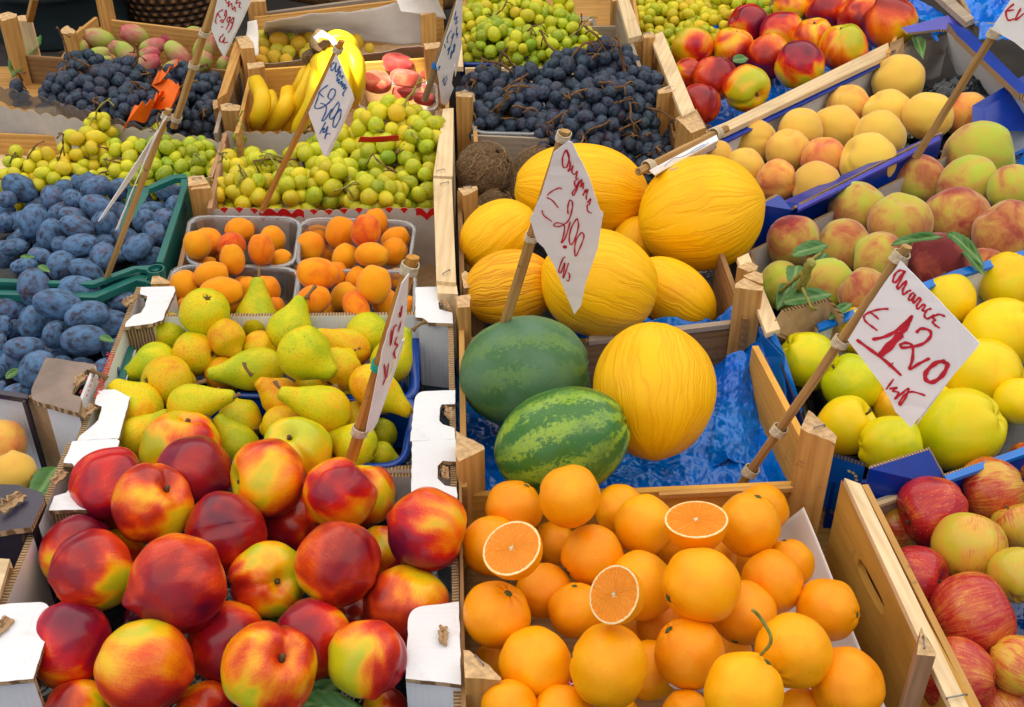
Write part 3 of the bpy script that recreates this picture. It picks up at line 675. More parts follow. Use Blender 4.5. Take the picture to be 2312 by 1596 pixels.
# ------------------------------------------------------------------ the fruit, measured on the photo
def A(kind, pile, lst, z=0.0):
    for t in lst:
        k = dict(t[-1]) if isinstance(t[-1], dict) else {}; v = t[:-1] if isinstance(t[-1], dict) else t
        if 'kind' in k: kk = k.pop('kind')
        else: kk = kind
        add(kk, *v, pile=pile, z=k.pop('z', z), **k)
PILES['nect'] = ('nectarine', 'nectarine', 'front white box', 'nectarines heaped in the front white box', 42)
m, r, o_, y_ = 'maroon', 'red', 'orange', 'yellow and red'
A('nectarine', 'nect', [
 (410, 1012, 87, {'a': 0.29, 'ang': 80, 'w': .35, 'look': 'orange and yellow'}), (252, 1100, 91, {'a': 0.48, 'ang': 30, 'w': .1, 'L': .3, 'look': 'dark red'}),
 (440, 1068, 82, {'a': 0.64, 'w': -.5, 'L': .2, 'look': m}), (345, 1137, 90, {'a': 0.40, 'ang': 48, 'w': .74, 'L': .8, 'look': 'orange-red'}),
 (605, 1080, 86, {'a': 0.35, 'ang': 185, 'w': .3, 'L': .3, 'look': y_}), (670, 1018, 78, {'a': 0.19, 'ang': 120, 'w': .8, 'look': 'yellow'}),
 (768, 1115, 81, {'a': 0.46, 'ang': 40, 'w': .1, 'L': .6, 'look': 'red yellow-shouldered'}), (822, 1115, 72, {'a': 0.43, 'ang': 90, 'w': .1, 'L': -.3, 'look': 'orange-red'}),
 (966, 1197, 92, {'a': 0.45, 'ang': -20, 'w': .1, 'L': .9, 'look': 'large red'}), (510, 1202, 88, {'a': 0.45, 'w': -.6, 'L': .6, 'look': 'bright orange-red'}),
 (655, 1185, 68, {'a': 0.56, 'w': -.6, 'L': -.9, 'look': 'shaded dark red'}), (212, 1290, 92, {'a': 0.33, 'ang': 10, 'w': -.2, 'L': .6, 'look': 'orange and red'}),
 (175, 1245, 80, {'a': 0.61, 'w': -.6, 'L': -.4, 'look': m}), (262, 1250, 62, {'a': 0.05, 'w': -.6, 'L': -.7, 'look': 'yellow-green'}),
 (405, 1318, 112, {'a': 0.60, 'ang': 20, 'w': -.15, 'L': 1.2, 'look': 'largest maroon'}), (604, 1308, 85, {'a': 0.21, 'ang': -10, 'w': .93, 'L': -.1, 'look': 'yellow-green centred'}),
 (765, 1272, 96, {'a': 0.45, 'ang': 150, 'w': -.5, 'L': .7, 'look': 'pointed orange-red'}), (862, 1248, 58, {'a': 0.25, 'w': -.5, 'L': -.7, 'look': 'yellow'}),
 (918, 1372, 96, {'a': 0.52, 'w': -.5, 'L': -.2, 'look': 'crimson'}), (158, 1456, 93, {'a': 0.52, 'w': -.4, 'L': -.2, 'look': 'dark red'}),
 (326, 1508, 108, {'a': 0.31, 'ang': 170, 'w': -.3, 'L': .3, 'look': 'large orange'}), (514, 1452, 92, {'a': 0.45, 'w': -.4, 'L': -.2, 'look': 'orange-red'}),
 (609, 1510, 102, {'a': 0.45, 'ang': 42, 'w': .88, 'L': .9, 'look': 'half maroon half yellow'}), (706, 1442, 86, {'a': 0.39, 'ang': 30, 'w': -.4, 'L': .1, 'look': 'orange and red'}),
 (830, 1486, 89, {'a': 0.23, 'ang': 100, 'w': -.3, 'L': .6, 'look': 'yellow-orange'}), (175, 1610, 75, {'a': 0.30, 'L': -.6, 'look': 'red and yellow'}),
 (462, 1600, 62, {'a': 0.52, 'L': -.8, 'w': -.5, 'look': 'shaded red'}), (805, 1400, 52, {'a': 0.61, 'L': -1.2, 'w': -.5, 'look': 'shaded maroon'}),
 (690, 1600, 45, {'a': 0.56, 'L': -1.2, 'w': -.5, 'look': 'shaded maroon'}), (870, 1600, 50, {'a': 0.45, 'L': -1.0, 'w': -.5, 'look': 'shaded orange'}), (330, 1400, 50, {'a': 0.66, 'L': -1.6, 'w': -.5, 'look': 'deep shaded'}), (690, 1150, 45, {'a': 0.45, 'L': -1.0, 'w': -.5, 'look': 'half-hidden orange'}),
], z=.012)
PILES['pear'] = ('pear', 'pear', 'white pear box', 'pears heaped in the white box', 34)
A('pear', 'pear', [
 (462, 708, 52, {'kind': 'pear_round', 'a': .25, 'ang': 260, 'w': -.75, 'L': .9, 'look': 'round greenish'}),
 (388, 750, 42, {'kind': 'pear_round', 'a': .2, 'ang': 20, 'w': -.5, 'look': 'green'}), (580, 700, 64, 44, {'a': .15, 'ang': 88, 'w': -.1, 'L': .3, 'look': 'upright green'}),
 (662, 732, 62, 48, {'a': .2, 'ang': 65, 'w': -.1, 'L': .5, 'look': 'upright green'}), (513, 766, 44, 40, {'kind': 'pear_round', 'a': .55, 'ang': -60, 'w': .4, 'L': .4, 'look': 'small russet'}),
 (587, 786, 36, {'kind': 'pear_round', 'a': .6, 'L': .1, 'look': 'small brownish'}), (437, 799, 50, {'kind': 'pear_round', 'a': .4, 'ang': 180, 'w': -.6, 'L': .1, 'look': 'red-cheeked'}),
 (335, 825, 60, 44, {'a': .15, 'ang': 200, 'w': -.1, 'look': 'plain green'}), (383, 862, 56, {'kind': 'pear_round', 'a': .42, 'ang': 0, 'w': -.5, 'L': .3, 'look': 'round yellow'}),
 (296, 903, 72, 54, {'a': .45, 'ang': 132, 'w': -.1, 'L': .3, 'look': 'yellow long-stemmed'}), (452, 908, 68, 43, {'a': .36, 'ang': 12, 'w': .35, 'L': .8, 'look': 'lying yellow'}),
 (555, 838, 90, 46, {'a': .15, 'ang': 190, 'w': .1, 'L': .5, 'look': 'long green'}), (503, 848, 40, {'kind': 'pear_round', 'a': .75, 'L': -.3, 'w': -.5, 'look': 'red-cheeked'}),
 (703, 812, 74, 58, {'a': .2, 'ang': -40, 'w': .25, 'L': 1.2, 'look': 'large green'}), (768, 830, 48, {'kind': 'pear_round', 'a': .55, 'L': .3, 'w': -.5, 'look': 'round yellow'}),
 (774, 776, 62, 39, {'a': .62, 'ang': 150, 'w': .1, 'L': .2, 'look': 'lying golden'}), (833, 757, 48, {'kind': 'pear_round', 'a': .15, 'w': -.6, 'L': .3, 'look': 'green'}),
 (622, 888, 60, 44, {'a': .78, 'ang': 140, 'w': .2, 'L': .2, 'look': 'orange'}), (713, 915, 76, 50, {'a': .38, 'ang': 160, 'w': .15, 'L': 1.0, 'look': 'large spotted'}),
 (864, 886, 76, 46, {'a': .55, 'ang': -32, 'w': .1, 'L': .5, 'look': 'green orange-bellied'}), (893, 800, 62, 46, {'a': .3, 'ang': 60, 'w': -.1, 'L': .4, 'look': 'yellow'}),
 (538, 948, 50, {'kind': 'pear_round', 'a': .35, 'ang': 120, 'w': .2, 'L': -.2, 'look': 'yellow'}), (328, 975, 60, 45, {'a': .4, 'ang': 40, 'w': -.2, 'look': 'half-hidden yellow'}),
 (525, 992, 62, 46, {'a': .15, 'ang': 130, 'w': .1, 'L': -.3, 'look': 'green'}), (635, 962, 46, {'kind': 'pear_round', 'a': .6, 'L': -.4, 'w': -.5, 'look': 'golden'}),
 (785, 1002, 62, 52, {'a': .25, 'ang': 160, 'w': -.2, 'L': .1, 'look': 'green'}), (810, 950, 44, {'kind': 'pear_round', 'a': .5, 'L': -.1, 'look': 'blemished yellow'}),
 (858, 978, 36, {'kind': 'pear_round', 'a': .1, 'L': -.8, 'w': -.6, 'look': 'shaded green'}), (872, 1030, 36, 28, {'a': .2, 'ang': -20, 'w': 0, 'L': -.4, 'look': 'small green'}),
 (760, 1010, 40, {'kind': 'pear_round', 'a': .3, 'L': -.6, 'w': -.6, 'look': 'half-hidden'}), (610, 800, 36, {'kind': 'pear_round', 'a': .4, 'L': -.8, 'w': -.6, 'look': 'shaded'}), (700, 870, 36, {'kind': 'pear_round', 'a': .5, 'L': -1, 'w': -.6, 'look': 'shaded'}),
 (760, 890, 34, {'kind': 'pear_round', 'a': .4, 'L': -.9, 'w': -.6, 'look': 'shaded green'}), (470, 960, 34, {'kind': 'pear_round', 'a': .4, 'L': -1, 'w': -.6, 'look': 'shaded yellow'}), (820, 715, 34, {'kind': 'pear_round', 'a': .3, 'L': -.9, 'w': -.6, 'look': 'hidden'}) if False else (905, 745, 34, 30, {'a': .2, 'ang': 0, 'w': 0, 'L': -.2, 'look': 'green curved-stem'}),
], z=0.0)
PILES['apri'] = ('apricot', 'apricot', 'clear punnets', 'apricots in clear plastic punnets', 26)
def C22(l, c=1, r=1): return [tuple(cv(c, r, t[0], t[1])) + tuple(x * K for x in t[2:4] if not isinstance(x, dict)) + ((t[-1],) if isinstance(t[-1], dict) else ()) for t in l]
A('apricot', 'apri', C22([
 (550, 660, 140, 130, {'a': .35, 'ang': -90, 'w': .3}), (605, 560, 125, 100, {'a': .4, 'ang': 10, 'w': 0, 'L': -.4}), (825, 525, 150, 128, {'a': .45, 'ang': 75, 'w': .1, 'L': .3}),
 (900, 430, 85, {'a': .8, 'L': -.4}), (1058, 515, 150, 132, {'a': .78, 'ang': 80, 'w': .2, 'L': .8, 'look': 'bruised spotted'}), (1150, 425, 125, 108, {'a': .3, 'ang': 100, 'w': 0, 'L': .2}),
 (1325, 590, 135, 110, {'a': .4, 'ang': 30, 'w': 0}), (1110, 730, 152, 108, {'a': .25, 'ang': -5, 'w': .2, 'L': .6, 'look': 'lying yellow'}), (1305, 705, 130, 120, {'a': .35, 'L': .1}), (865, 750, 130, 110, {'a': .25, 'ang': 60, 'w': 0, 'L': .1}),
 (105, 680, 142, 115, {'a': .5, 'ang': 95, 'w': .1, 'L': .7, 'look': 'large orange'}), (205, 590, 125, 120, {'a': .35, 'L': 0}), (285, 775, 98, {'a': .3, 'L': .1}), (-5, 500, 60, {'a': .3, 'L': -.3}),
 (145, 1050, 135, 128, {'a': .55, 'ang': 90, 'w': -.1, 'L': .2}), (235, 1210, 95, 85, {'a': .5, 'L': .2}), (-60, 1020, 95, {'a': .4, 'L': -.1}),
 (612, 900, 190, 145, {'a': .55, 'ang': 170, 'w': .2, 'L': 1.0, 'look': 'largest spotted'}), (785, 905, 115, 100, {'a': .4, 'ang': 90, 'w': 0, 'L': .1}), (578, 1140, 155, 130, {'a': .48, 'ang': 20, 'w': -.2, 'L': .6}),
 (860, 1110, 140, 120, {'a': .25, 'ang': 50, 'w': 0, 'L': 0}), (975, 950, 118, 100, {'a': .4, 'ang': 60, 'w': 0, 'L': 0}), (1132, 1000, 172, 155, {'a': .3, 'ang': 75, 'w': .1, 'L': .9, 'look': 'large yellow'}),
 (1340, 945, 95, {'a': .35, 'L': -.1}), (1235, 1160, 130, 122, {'a': .35, 'L': .5}), (970, 1215, 160, 110, {'a': .6, 'ang': -60, 'w': .3, 'L': .8, 'look': 'deeply creased'}), (1430, 1200, 100, {'a': .4, 'L': 0}), (740, 1250, 80, {'a': .4, 'L': -.5}),
 (700, 720, 100, {'a': .5, 'L': -1.0}),
]) + C22([
 (1800, 635, 135, 122, {'a': .2, 'ang': 100, 'w': 0, 'L': .6, 'look': 'yellow-shouldered'}), (1905, 610, 135, 125, {'a': .5, 'L': 0}), (2185, 505, 130, 108, {'a': .35, 'ang': 5, 'w': 0, 'L': 0}), (2110, 650, 128, 120, {'a': .72, 'L': .3, 'look': 'reddish'}),
 (2120, 770, 140, 112, {'a': .25, 'ang': 100, 'w': .1, 'L': .7}), (1870, 805, 135, 60, {'a': .3, 'ang': 5, 'w': 0, 'L': -.1}),
 (1690, 1010, 145, 128, {'a': .3, 'ang': 110, 'w': .1, 'L': .4}), (1925, 910, 155, 118, {'a': .28, 'ang': 10, 'w': 0, 'L': .7}), (2018, 1070, 198, 132, {'a': .4, 'ang': 5, 'w': .1, 'L': .8, 'look': 'long lying'}),
 (1690, 1190, 75, {'a': .35, 'L': 0}), (2270, 1030, 100, {'a': .35, 'L': 0}), (2160, 1180, 90, {'a': .35, 'L': -.7}), (2010, 720, 85, {'a': .5, 'L': -.8}),
], 0, 1), z=.0)
PILES['plum'] = ('blue plum', 'plum', 'teal crates', 'blue plums in the teal crates', 27)
A('plum', 'plum', [(lambda x, y, *rest: (x, y) + rest)(*cv(0, 1, t[0], t[1]), t[2] * K, t[3] * K, {'ang': t[4], 'w': t[5] if len(t) > 5 else .1, 'L': t[6] if len(t) > 6 else 0, 'a': R_.choice([.3, .5, .5, .7])}) for t in [
 (180, 120, 155, 110, 150), (60, 220, 75, 72, 0), (480, 205, 108, 95, 100), (590, 115, 85, 70, 0), (765, 70, 135, 95, 20), (872, 115, 128, 98, 30, .3, .4), (665, 215, 90, 75, -40, .5, .3), (1080, 130, 105, 88, 30),
 (900, 292, 155, 98, -20, .1, .4), (585, 330, 155, 80, 20, .1, -.2), (310, 420, 150, 122, 80, .1, .4), (690, 400, 145, 90, -25), (703, 472, 145, 96, -20, .1, .6), (462, 545, 142, 108, 70, .1, .2), (948, 442, 118, 105, 60, .2, .4),
 (1558, 165, 130, 85, -15), (1605, 285, 92, 88, 60, .6, .2), (1372, 325, 122, 80, 10), (1318, 420, 108, 90, 60), (1512, 418, 112, 102, -45, .5, .3), (1415, 540, 118, 98, -55, .2, .4), (735, 645, 150, 100, 10, .1, .7), (562, 640, 85, 75, 0),
 (950, 605, 90, 60, 0), (1130, 560, 135, 88, -25), (935, 742, 128, 105, 250, .6, .5), (1255, 660, 140, 103, 40, .1, .5), (1382, 765, 125, 92, 35, .1, .1), (570, 825, 135, 122, 60, .1, .3), (790, 885, 155, 98, 150, .2, .4), (380, 745, 112, 70, -20),
 (220, 830, 112, 70, 10), (130, 660, 112, 75, 10), (40, 430, 70, 66, 0), (40, 650, 62, 52, 0), (1540, 610, 90, 75, 90, .1, -.5), (800, 775, 82, 55, 0, .1, -.4), (1080, 740, 70, 60, 0, .1, -.3), (200, 560, 90, 70, 40, .1, -.3), (1250, 250, 80, 60, 0, .1, -.5), (1180, 400, 90, 70, 0, .1, -.6),
 (315, 1032, 168, 135, 95, .1, .5), (722, 1042, 175, 115, -10, .1, .4), (105, 1200, 132, 125, 20, .5, 0), (530, 1180, 205, 130, -10, .1, .8), (290, 1345, 150, 112, 80, .1, 0), (793, 1278, 182, 122, 15, .1, .6), (1110, 1150, 122, 85, 20),
 (1005, 1370, 168, 130, 10, .1, .4), (768, 1505, 192, 130, 5, .1, .7), (500, 1455, 122, 100, 75, .3, .2), (30, 1385, 102, 75, 90), (130, 1400, 82, 72, 60, .1, -.4), (215, 1575, 185, 95, 5, .1, .3), (1070, 1580, 115, 90, 10), (10, 1520, 72, 45, 90), (420, 1330, 60, 55, 0, .1, -.8), (610, 1350, 60, 55, 0, .1, -.8),
]] + [(lambda x, y, *rest: (x, y) + rest)(*cv(0, 2, t[0], t[1] + 1.6), t[2] * K, t[3] * K, {'ang': t[4], 'w': t[5] if len(t) > 5 else .1, 'L': t[6] if len(t) > 6 else 0, 'a': R_.choice([.3, .5, .7])}) for t in [
 (150, 90, 135, 112, 40), (345, 175, 172, 150, 60, .1, .5), (965, 200, 118, 108, 85, .3, .3), (155, 395, 145, 85, 20), (-10, 190, 70, 55, 90), (10, 350, 70, 45, 80), (560, 120, 90, 70, 10, .1, -.5), (1080, 60, 80, 60, 10, .1, -.5)]], z=-.01)
RO = random.Random(3)
PILES['orange'] = ('orange', 'orange', 'wooden orange crate', 'oranges heaped in the wooden crate', 40)
A('orange', 'orange', [
 (1286, 1120, 68, {'L': 1.8, 'w': -.2, 'ang': 170, 'look': 'topmost'}), (1160, 1148, 63, {'ang': 60, 'w': .3, 'L': .5}), (1400, 1152, 56, {'w': -.6}), (1455, 1187, 65, {'w': -.5, 'L': .4, 'look': 'speckled', 'a': 0.26}),
 (1690, 1184, 68, {'w': .3, 'ang': 70, 'L': .8, 'a': 0.29, 'look': 'yellowish'}), (1722, 1150, 56, {'w': -.5}), (1108, 1232, 66, {'w': -.5}), (1250, 1226, 48, {'w': -.5, 'L': -.8, 'a': 0.68, 'look': 'shaded'}),
 (1338, 1254, 66, {'ang': 210, 'w': .1, 'L': .5, 'look': 'dimpled'}), (1228, 1334, 60, {'w': -.4}), (1445, 1322, 73, {'w': -.4, 'L': .3, 'a': 0.38}), (1583, 1322, 83, {'ang': 200, 'w': .25, 'L': 1.5, 'a': 0.35, 'look': 'large'}),
 (1610, 1262, 50, {'w': -.5, 'L': -.5}), (1302, 1378, 60, {'ang': 95, 'w': .4, 'L': .1}), (1120, 1388, 73, {'ang': 60, 'w': .6, 'L': .5, 'look': 'flat-sided'}), (1745, 1314, 69, {'ang': -15, 'w': .1, 'L': .5, 'look': 'stem-end-right'}),
 (1782, 1272, 52, {'ang': 100, 'w': .2, 'look': 'brown-topped', 'a': 0.44}), (1868, 1376, 66, {'ang': -10, 'w': .25, 'a': 0.50, 'L': .2}), (1680, 1384, 73, {'ang': 250, 'w': .2, 'L': .2}), (1555, 1474, 77, {'ang': 130, 'w': .45, 'a': 0.56, 'L': .6}),
 (1210, 1499, 78, {'ang': 215, 'w': .0, 'L': .7, 'look': 'scarred', 'a': 0.38}), (1375, 1503, 89, {'ang': 165, 'w': .0, 'L': 1.2, 'look': 'large', 'a': 0.32}), (1793, 1469, 82, {'ang': 230, 'w': .5, 'L': 1.1, 'a': 0.38, 'look': 'broad'}), (1680, 1564, 86, {'ang': 50, 'w': .1, 'L': 1.5, 'a': 0.26, 'look': 'large yellowish'}),
 (1915, 1546, 80, {'w': -.4, 'L': .5, 'a': 0.62}), (1468, 1512, 66, {'w': -.5, 'a': 0.32, 'L': -.4}), (1492, 1412, 52, {'w': -.5, 'L': -1, 'a': 0.74, 'look': 'shaded'}), (1150, 1598, 62, {'w': -.5, 'L': .1}), (1270, 1615, 66, {'w': -.4, 'L': .1}),
 (1118, 1500, 48, {'w': -.5, 'L': -.9, 'look': 'shaded'}), (1550, 1612, 52, {'w': -.5, 'L': 0}), (1650, 1472, 45, {'w': -.5, 'L': -1.0, 'look': 'shaded'}), (1425, 1432, 45, {'w': -.5, 'L': -1.3, 'look': 'deep shaded'}), (1400, 1615, 45, {'w': -.5, 'L': -.8}), (1800, 1340, 50, {'w': -.5, 'L': -1.2}) if False else (1810, 1600, 46, {'w': -.5, 'L': -.2, 'look': 'small'}), (1160, 1440, 45, {'w': -.5, 'L': -1.4, 'look': 'deep shaded'}), (1520, 1230, 45, {'w': -.5, 'L': -.9, 'look': 'shaded'}), (1670, 1250, 45, {'w': -.5, 'L': -.9, 'look': 'shaded'}),
], z=.012)
# melons
PILES['mel'] = None; del PILES['mel']
RF = random.Random(5)
A('plum', 'plum', [(RF.uniform(-5, 60) + k * 52, 440 + 34 * j + RF.uniform(-10, 10), 27, 22, {'ang': RF.uniform(0, 180), 'w': .1, 'L': -.75, 'a': .5, 'look': 'half-hidden'}) for j in range(5) for k in range(7 - j // 2)] + [(RF.uniform(-10, 20) + k * 60, 690 + 48 * j + RF.uniform(-10, 10), 32, 26, {'ang': RF.uniform(0, 180), 'w': .1, 'L': -.75, 'a': .5, 'look': 'half-hidden'}) for j in range(4) for k in range(5)], z=-.01)
for t in [(1311, 428, 148, 103, -5, -.1, .5, 'melon', 'yellow melon at the back behind the anguria price sign'), (1583, 483, 141, 126, 15, .1, .6, 'melon', 'large yellow melon at back right under the folded lying sign'),
          (1125, 535, 92, 80, 40, .1, .2, 'melon', 'orange-yellow melon half hidden at the left beside the coconuts'), (1152, 650, 108, 88, 10, .1, .3, 'melon_rough', 'rough brown-spotted melon at the left behind the sign cane'),
          (1352, 640, 131, 121, 160, .2, .8, 'melon', 'ribbed yellow melon in the centre just below the hanging sign tip'), (1520, 662, 104, 72, -32, .1, -.4, 'melon', 'pointed yellow melon low beside the right wooden post'),
          (1477, 880, 152, 139, 270, .25, .6, 'melon', 'big upright yellow melon on the blue film beside the watermelons'), (1432, 548, 62, 50, 60, .1, -.6, 'melon', 'yellow melon mostly hidden between three others')]:
    x, y, rl, rs, an, w, L, k, lab = t; add(k, x, y, rl, rs, an, w, L, .5, None, None, .02, lab, 'melon')
add('watermelon', 1187, 842, 149, 132, 5, .1, .7, 1.0, None, None, .0, 'dull dark green watermelon behind the striped one', 'watermelon')
add('watermelon', 1269, 998, 156, 121, 20, .1, 1.0, .12, None, None, .0, 'shiny striped watermelon with the topmost orange in front', 'watermelon')
PILES['wp'] = ('pale yellow peach', 'peach', 'navy carton', 'pale peaches in the navy carton', 26)
A('white_peach', 'wp', [(2028, 183, 57, {'ang': 140, 'w': .3, 'a': .2, 'look': 'topmost'}), (1914, 240, 48, {'ang': 110, 'w': .5, 'a': .45, 'look': 'pink-patched'}), (2003, 258, 54, {'a': .2}), (2095, 262, 53, {'ang': 85, 'w': .3, 'a': .25}), (2182, 260, 50, {'a': .62, 'look': 'orange-blushed'}),
 (1808, 293, 49, {'ang': 90, 'w': .3, 'a': .3}), (1888, 291, 53, {'a': .15}), (1985, 310, 57, {'a': .15}), (1703, 324, 52, {'a': .12}), (1780, 342, 49, {'ang': 100, 'w': .5, 'a': .35, 'look': 'creased'}), (1860, 359, 49, {'ang': 95, 'w': .5, 'a': .72, 'look': 'pink'}), (1960, 364, 62, {'ang': 150, 'w': .4, 'a': .15, 'look': 'large'}),
 (1682, 378, 43, {'a': .2}), (1755, 408, 45, {'a': .6, 'look': 'orange'}), (1843, 422, 55, {'a': .3}), (1618, 352, 34, {'a': .3}), (1702, 440, 35, {'a': .3, 'L': -.5})], z=-.005)
PILES['pe'] = ('peach', 'peach', 'middle blue carton', 'peaches in the middle blue carton', 36)
A('peach', 'pe', [(2212, 348, 78, 70, {'ang': 10, 'w': .1, 'a': .18, 'look': 'large green'}), (2188, 417, 70, 60, {'ang': 20, 'w': 0, 'a': .22}), (2290, 428, 55, {'a': .15}), (2076, 410, 58, {'a': .5}), (1936, 472, 62, {'ang': 60, 'w': .2, 'a': .38}), (2030, 505, 68, {'ang': 80, 'w': .5, 'a': .42}), (2158, 498, 74, {'a': .52}), (2275, 528, 75, {'a': .62, 'look': 'red-cheeked'}),
 (1790, 545, 58, {'a': .48}), (1902, 560, 61, {'a': .36}), (1985, 588, 60, {'ang': 180, 'w': 0, 'a': .34}), (2115, 597, 70, {'a': .88, 'look': 'dark crimson', 'w': -.4}), (1765, 645, 52, {'a': .12, 'look': 'shaded green'}), (1870, 645, 61, {'ang': 40, 'w': -.2, 'a': .12, 'look': 'smooth pale green'}), (1948, 662, 54, {'a': .55}), (1830, 700, 45, {'a': .2, 'L': -.8}), (2225, 610, 50, {'a': .5, 'L': -.8})], z=0)
PILES['ya'] = ('yellow apple', 'apple', 'bright blue carton', 'yellow apples in the bright blue carton', 42)
A('yellow_apple', 'ya', [(1823, 812, 63, {'ang': -40, 'w': -.4, 'a': 0.18, 'look': 'greenish'}), (1930, 745, 48, {'a': 0.58}), (1925, 868, 64, {'a': 0.13, 'look': 'green-sided'}), (2142, 680, 58, {'ang': 100, 'w': -.2, 'a': 0.63}), (2280, 636, 66, {'ang': 250, 'w': -.1, 'a': 0.63}), (2262, 752, 80, {'a': 0.58, 'w': -.4, 'look': 'large golden'}),
 (2222, 850, 80, {'a': 0.53, 'w': -.4}), (1910, 962, 64, {'ang': 30, 'w': .3, 'a': 0.58, 'L': .2, 'look': 'speckled'}), (2030, 922, 55, {'a': 0.78, 'L': -.3, 'look': 'orange-tinged'}), (2010, 1008, 68, {'ang': 0, 'w': -.2, 'a': 0.23, 'L': .4}), (2172, 968, 90, {'ang': 200, 'w': -.3, 'a': 0.30, 'L': .4, 'look': 'largest green-yellow'}), (2110, 925, 55, {'a': 0.58, 'L': -.5}), (2300, 905, 50, {'a': 0.58}), (1885, 720, 34, {'a': 0.28, 'L': -.5}), (2080, 1000, 45, {'a': 0.18, 'L': -.9}), (2060, 800, 60, {'a': 0.48, 'L': -.5})], z=0)
PILES['ra'] = ('apple', 'apple', 'wooden apple crate', 'red apples in the wooden crate', 45)
A('red_apple', 'ra', [(2107, 1153, 77, {'ang': 200, 'w': .3, 'a': .72, 'look': 'glossy crimson', 'L': .3}), (2240, 1110, 74, {'ang': 190, 'w': .1, 'a': .46}), (2016, 1190, 58, {'a': .42, 'w': -.4}), (2188, 1238, 79, {'ang': 80, 'w': -.3, 'a': .22, 'look': 'yellow-orange', 'L': .1}), (2298, 1190, 55, {'a': .3}), (2065, 1310, 76, {'ang': -5, 'w': .35, 'a': .70, 'look': 'dark red'}),
 (2194, 1390, 93, {'ang': 20, 'w': -.1, 'a': .55, 'look': 'large striped red', 'L': .4}), (2298, 1300, 62, {'a': .1, 'look': 'green-tinged'}), (2165, 1528, 84, {'ang': 170, 'w': -.1, 'a': .58, 'look': 'pink striped'}), (2296, 1500, 66, {'a': .38, 'look': 'orange'}), (2318, 1040, 40, {'a': .5}), (2255, 1605, 60, {'a': .5, 'L': -.6})], z=.0)
PILES['n2'] = ('nectarine', 'nectarine', 'back wooden crate', 'nectarines in the back wooden crate', 32)
A('nectarine', 'n2', [(1565, 108, 47, {'a': 0.28, 'w': -.4, 'look': 'orange'}), (1655, 108, 47, {'a': 0.40, 'ang': 80, 'w': .2, 'look': 'red-orange'}), (1690, 56, 46, {'a': 0.64, 'look': m}), (1765, 77, 50, {'a': 0.34, 'ang': -60, 'w': .3, 'look': 'yellow-patched'}), (1790, 16, 45, {'a': 0.26, 'look': 'orange'}), (1868, 26, 48, {'a': 0.60, 'look': 'dark red'}), (1836, 86, 45, {'a': 0.28, 'ang': 90, 'w': .3, 'look': 'orange'}),
 (1735, 128, 50, {'a': 0.60, 'w': -.5, 'look': 'dull red'}), (1904, 107, 55, {'a': 0.28, 'ang': 100, 'w': .2, 'L': .3, 'look': 'orange'}), (1945, 40, 52, {'a': 0.47, 'look': 'red'}), (2010, 52, 59, {'a': 0.58, 'w': -.5, 'L': .6, 'look': 'large crimson'}), (1805, 147, 55, {'a': 0.46, 'L': .3, 'w': -.5, 'look': 'bright red'}), (1614, 176, 50, {'a': 0.56, 'w': -.5, 'look': 'dark red'}), (1686, 199, 52, {'a': 0.14, 'ang': -30, 'w': .7, 'L': .3, 'look': 'yellow'}),
 (1553, 172, 38, {'a': 0.42, 'w': -.5, 'look': 'red-orange'}), (1578, 236, 47, {'a': 0.42, 'w': -.5, 'look': 'orange-red'}), (1925, -5, 42, {'a': 0.52, 'look': 'red'}), (1985, -8, 36, {'a': 0.52, 'look': 'red'}), (1860, -25, 42, {'a': 0.42, 'look': 'red'})], z=.012)
PILES['gg'] = ('greengage', 'greengage plum', 'tissue-lined crate', 'greengages in the tissue-lined crate', 13)
A('greengage', 'gg', [tuple(cv(1, 0, t[0], t[1])) + (t[2] * K * 1.05, {'a': R_.uniform(.2, .8)}) for t in [(170, 260, 72), (265, 278, 66), (370, 245, 72), (498, 282, 66), (575, 262, 62), (715, 262, 62), (105, 340, 60), (265, 378, 80), (372, 360, 58), (445, 408, 70), (545, 350, 56), (112, 415, 64), (112, 495, 66), (255, 475, 72), (350, 478, 58), (225, 525, 62), (550, 450, 55), (100, 560, 58), (515, 500, 60), (710, 315, 72), (805, 340, 42), (960, 385, 68), (1090, 440, 42), (330, 545, 50)]], z=0)
PILES['fp'] = ('flat peach', 'peach', 'clear tray beside bananas', 'flat peaches beside the bananas', 18)
A('flat_peach', 'fp', [tuple(cv(1, 0, t[0], t[1])) + (t[2] * K * .97, {'a': t[3], 'ang': 80, 'w': t[4], 'L': t[5], 'look': t[6]}) for t in [(1110, 660, 100, .35, .5, -.3, 'half-hidden'), (1155, 745, 140, .25, .55, .6, 'pink cleft'), (1350, 580, 150, .6, .4, .3, 'brown-blushed'), (1425, 715, 155, .32, .2, .8, 'bright orange-red'), (1600, 655, 95, .5, .3, -.2, 'crimson'), (1400, 850, 105, .5, .4, .2, 'dull'), (1590, 900, 105, .5, .3, -.3, 'shaded'), (1640, 780, 75, .6, .3, -.5, 'dark')]], z=0)
PILES['pp'] = ('prickly pear', 'prickly pear', 'back left crate', 'prickly pears in the back crate', 15)
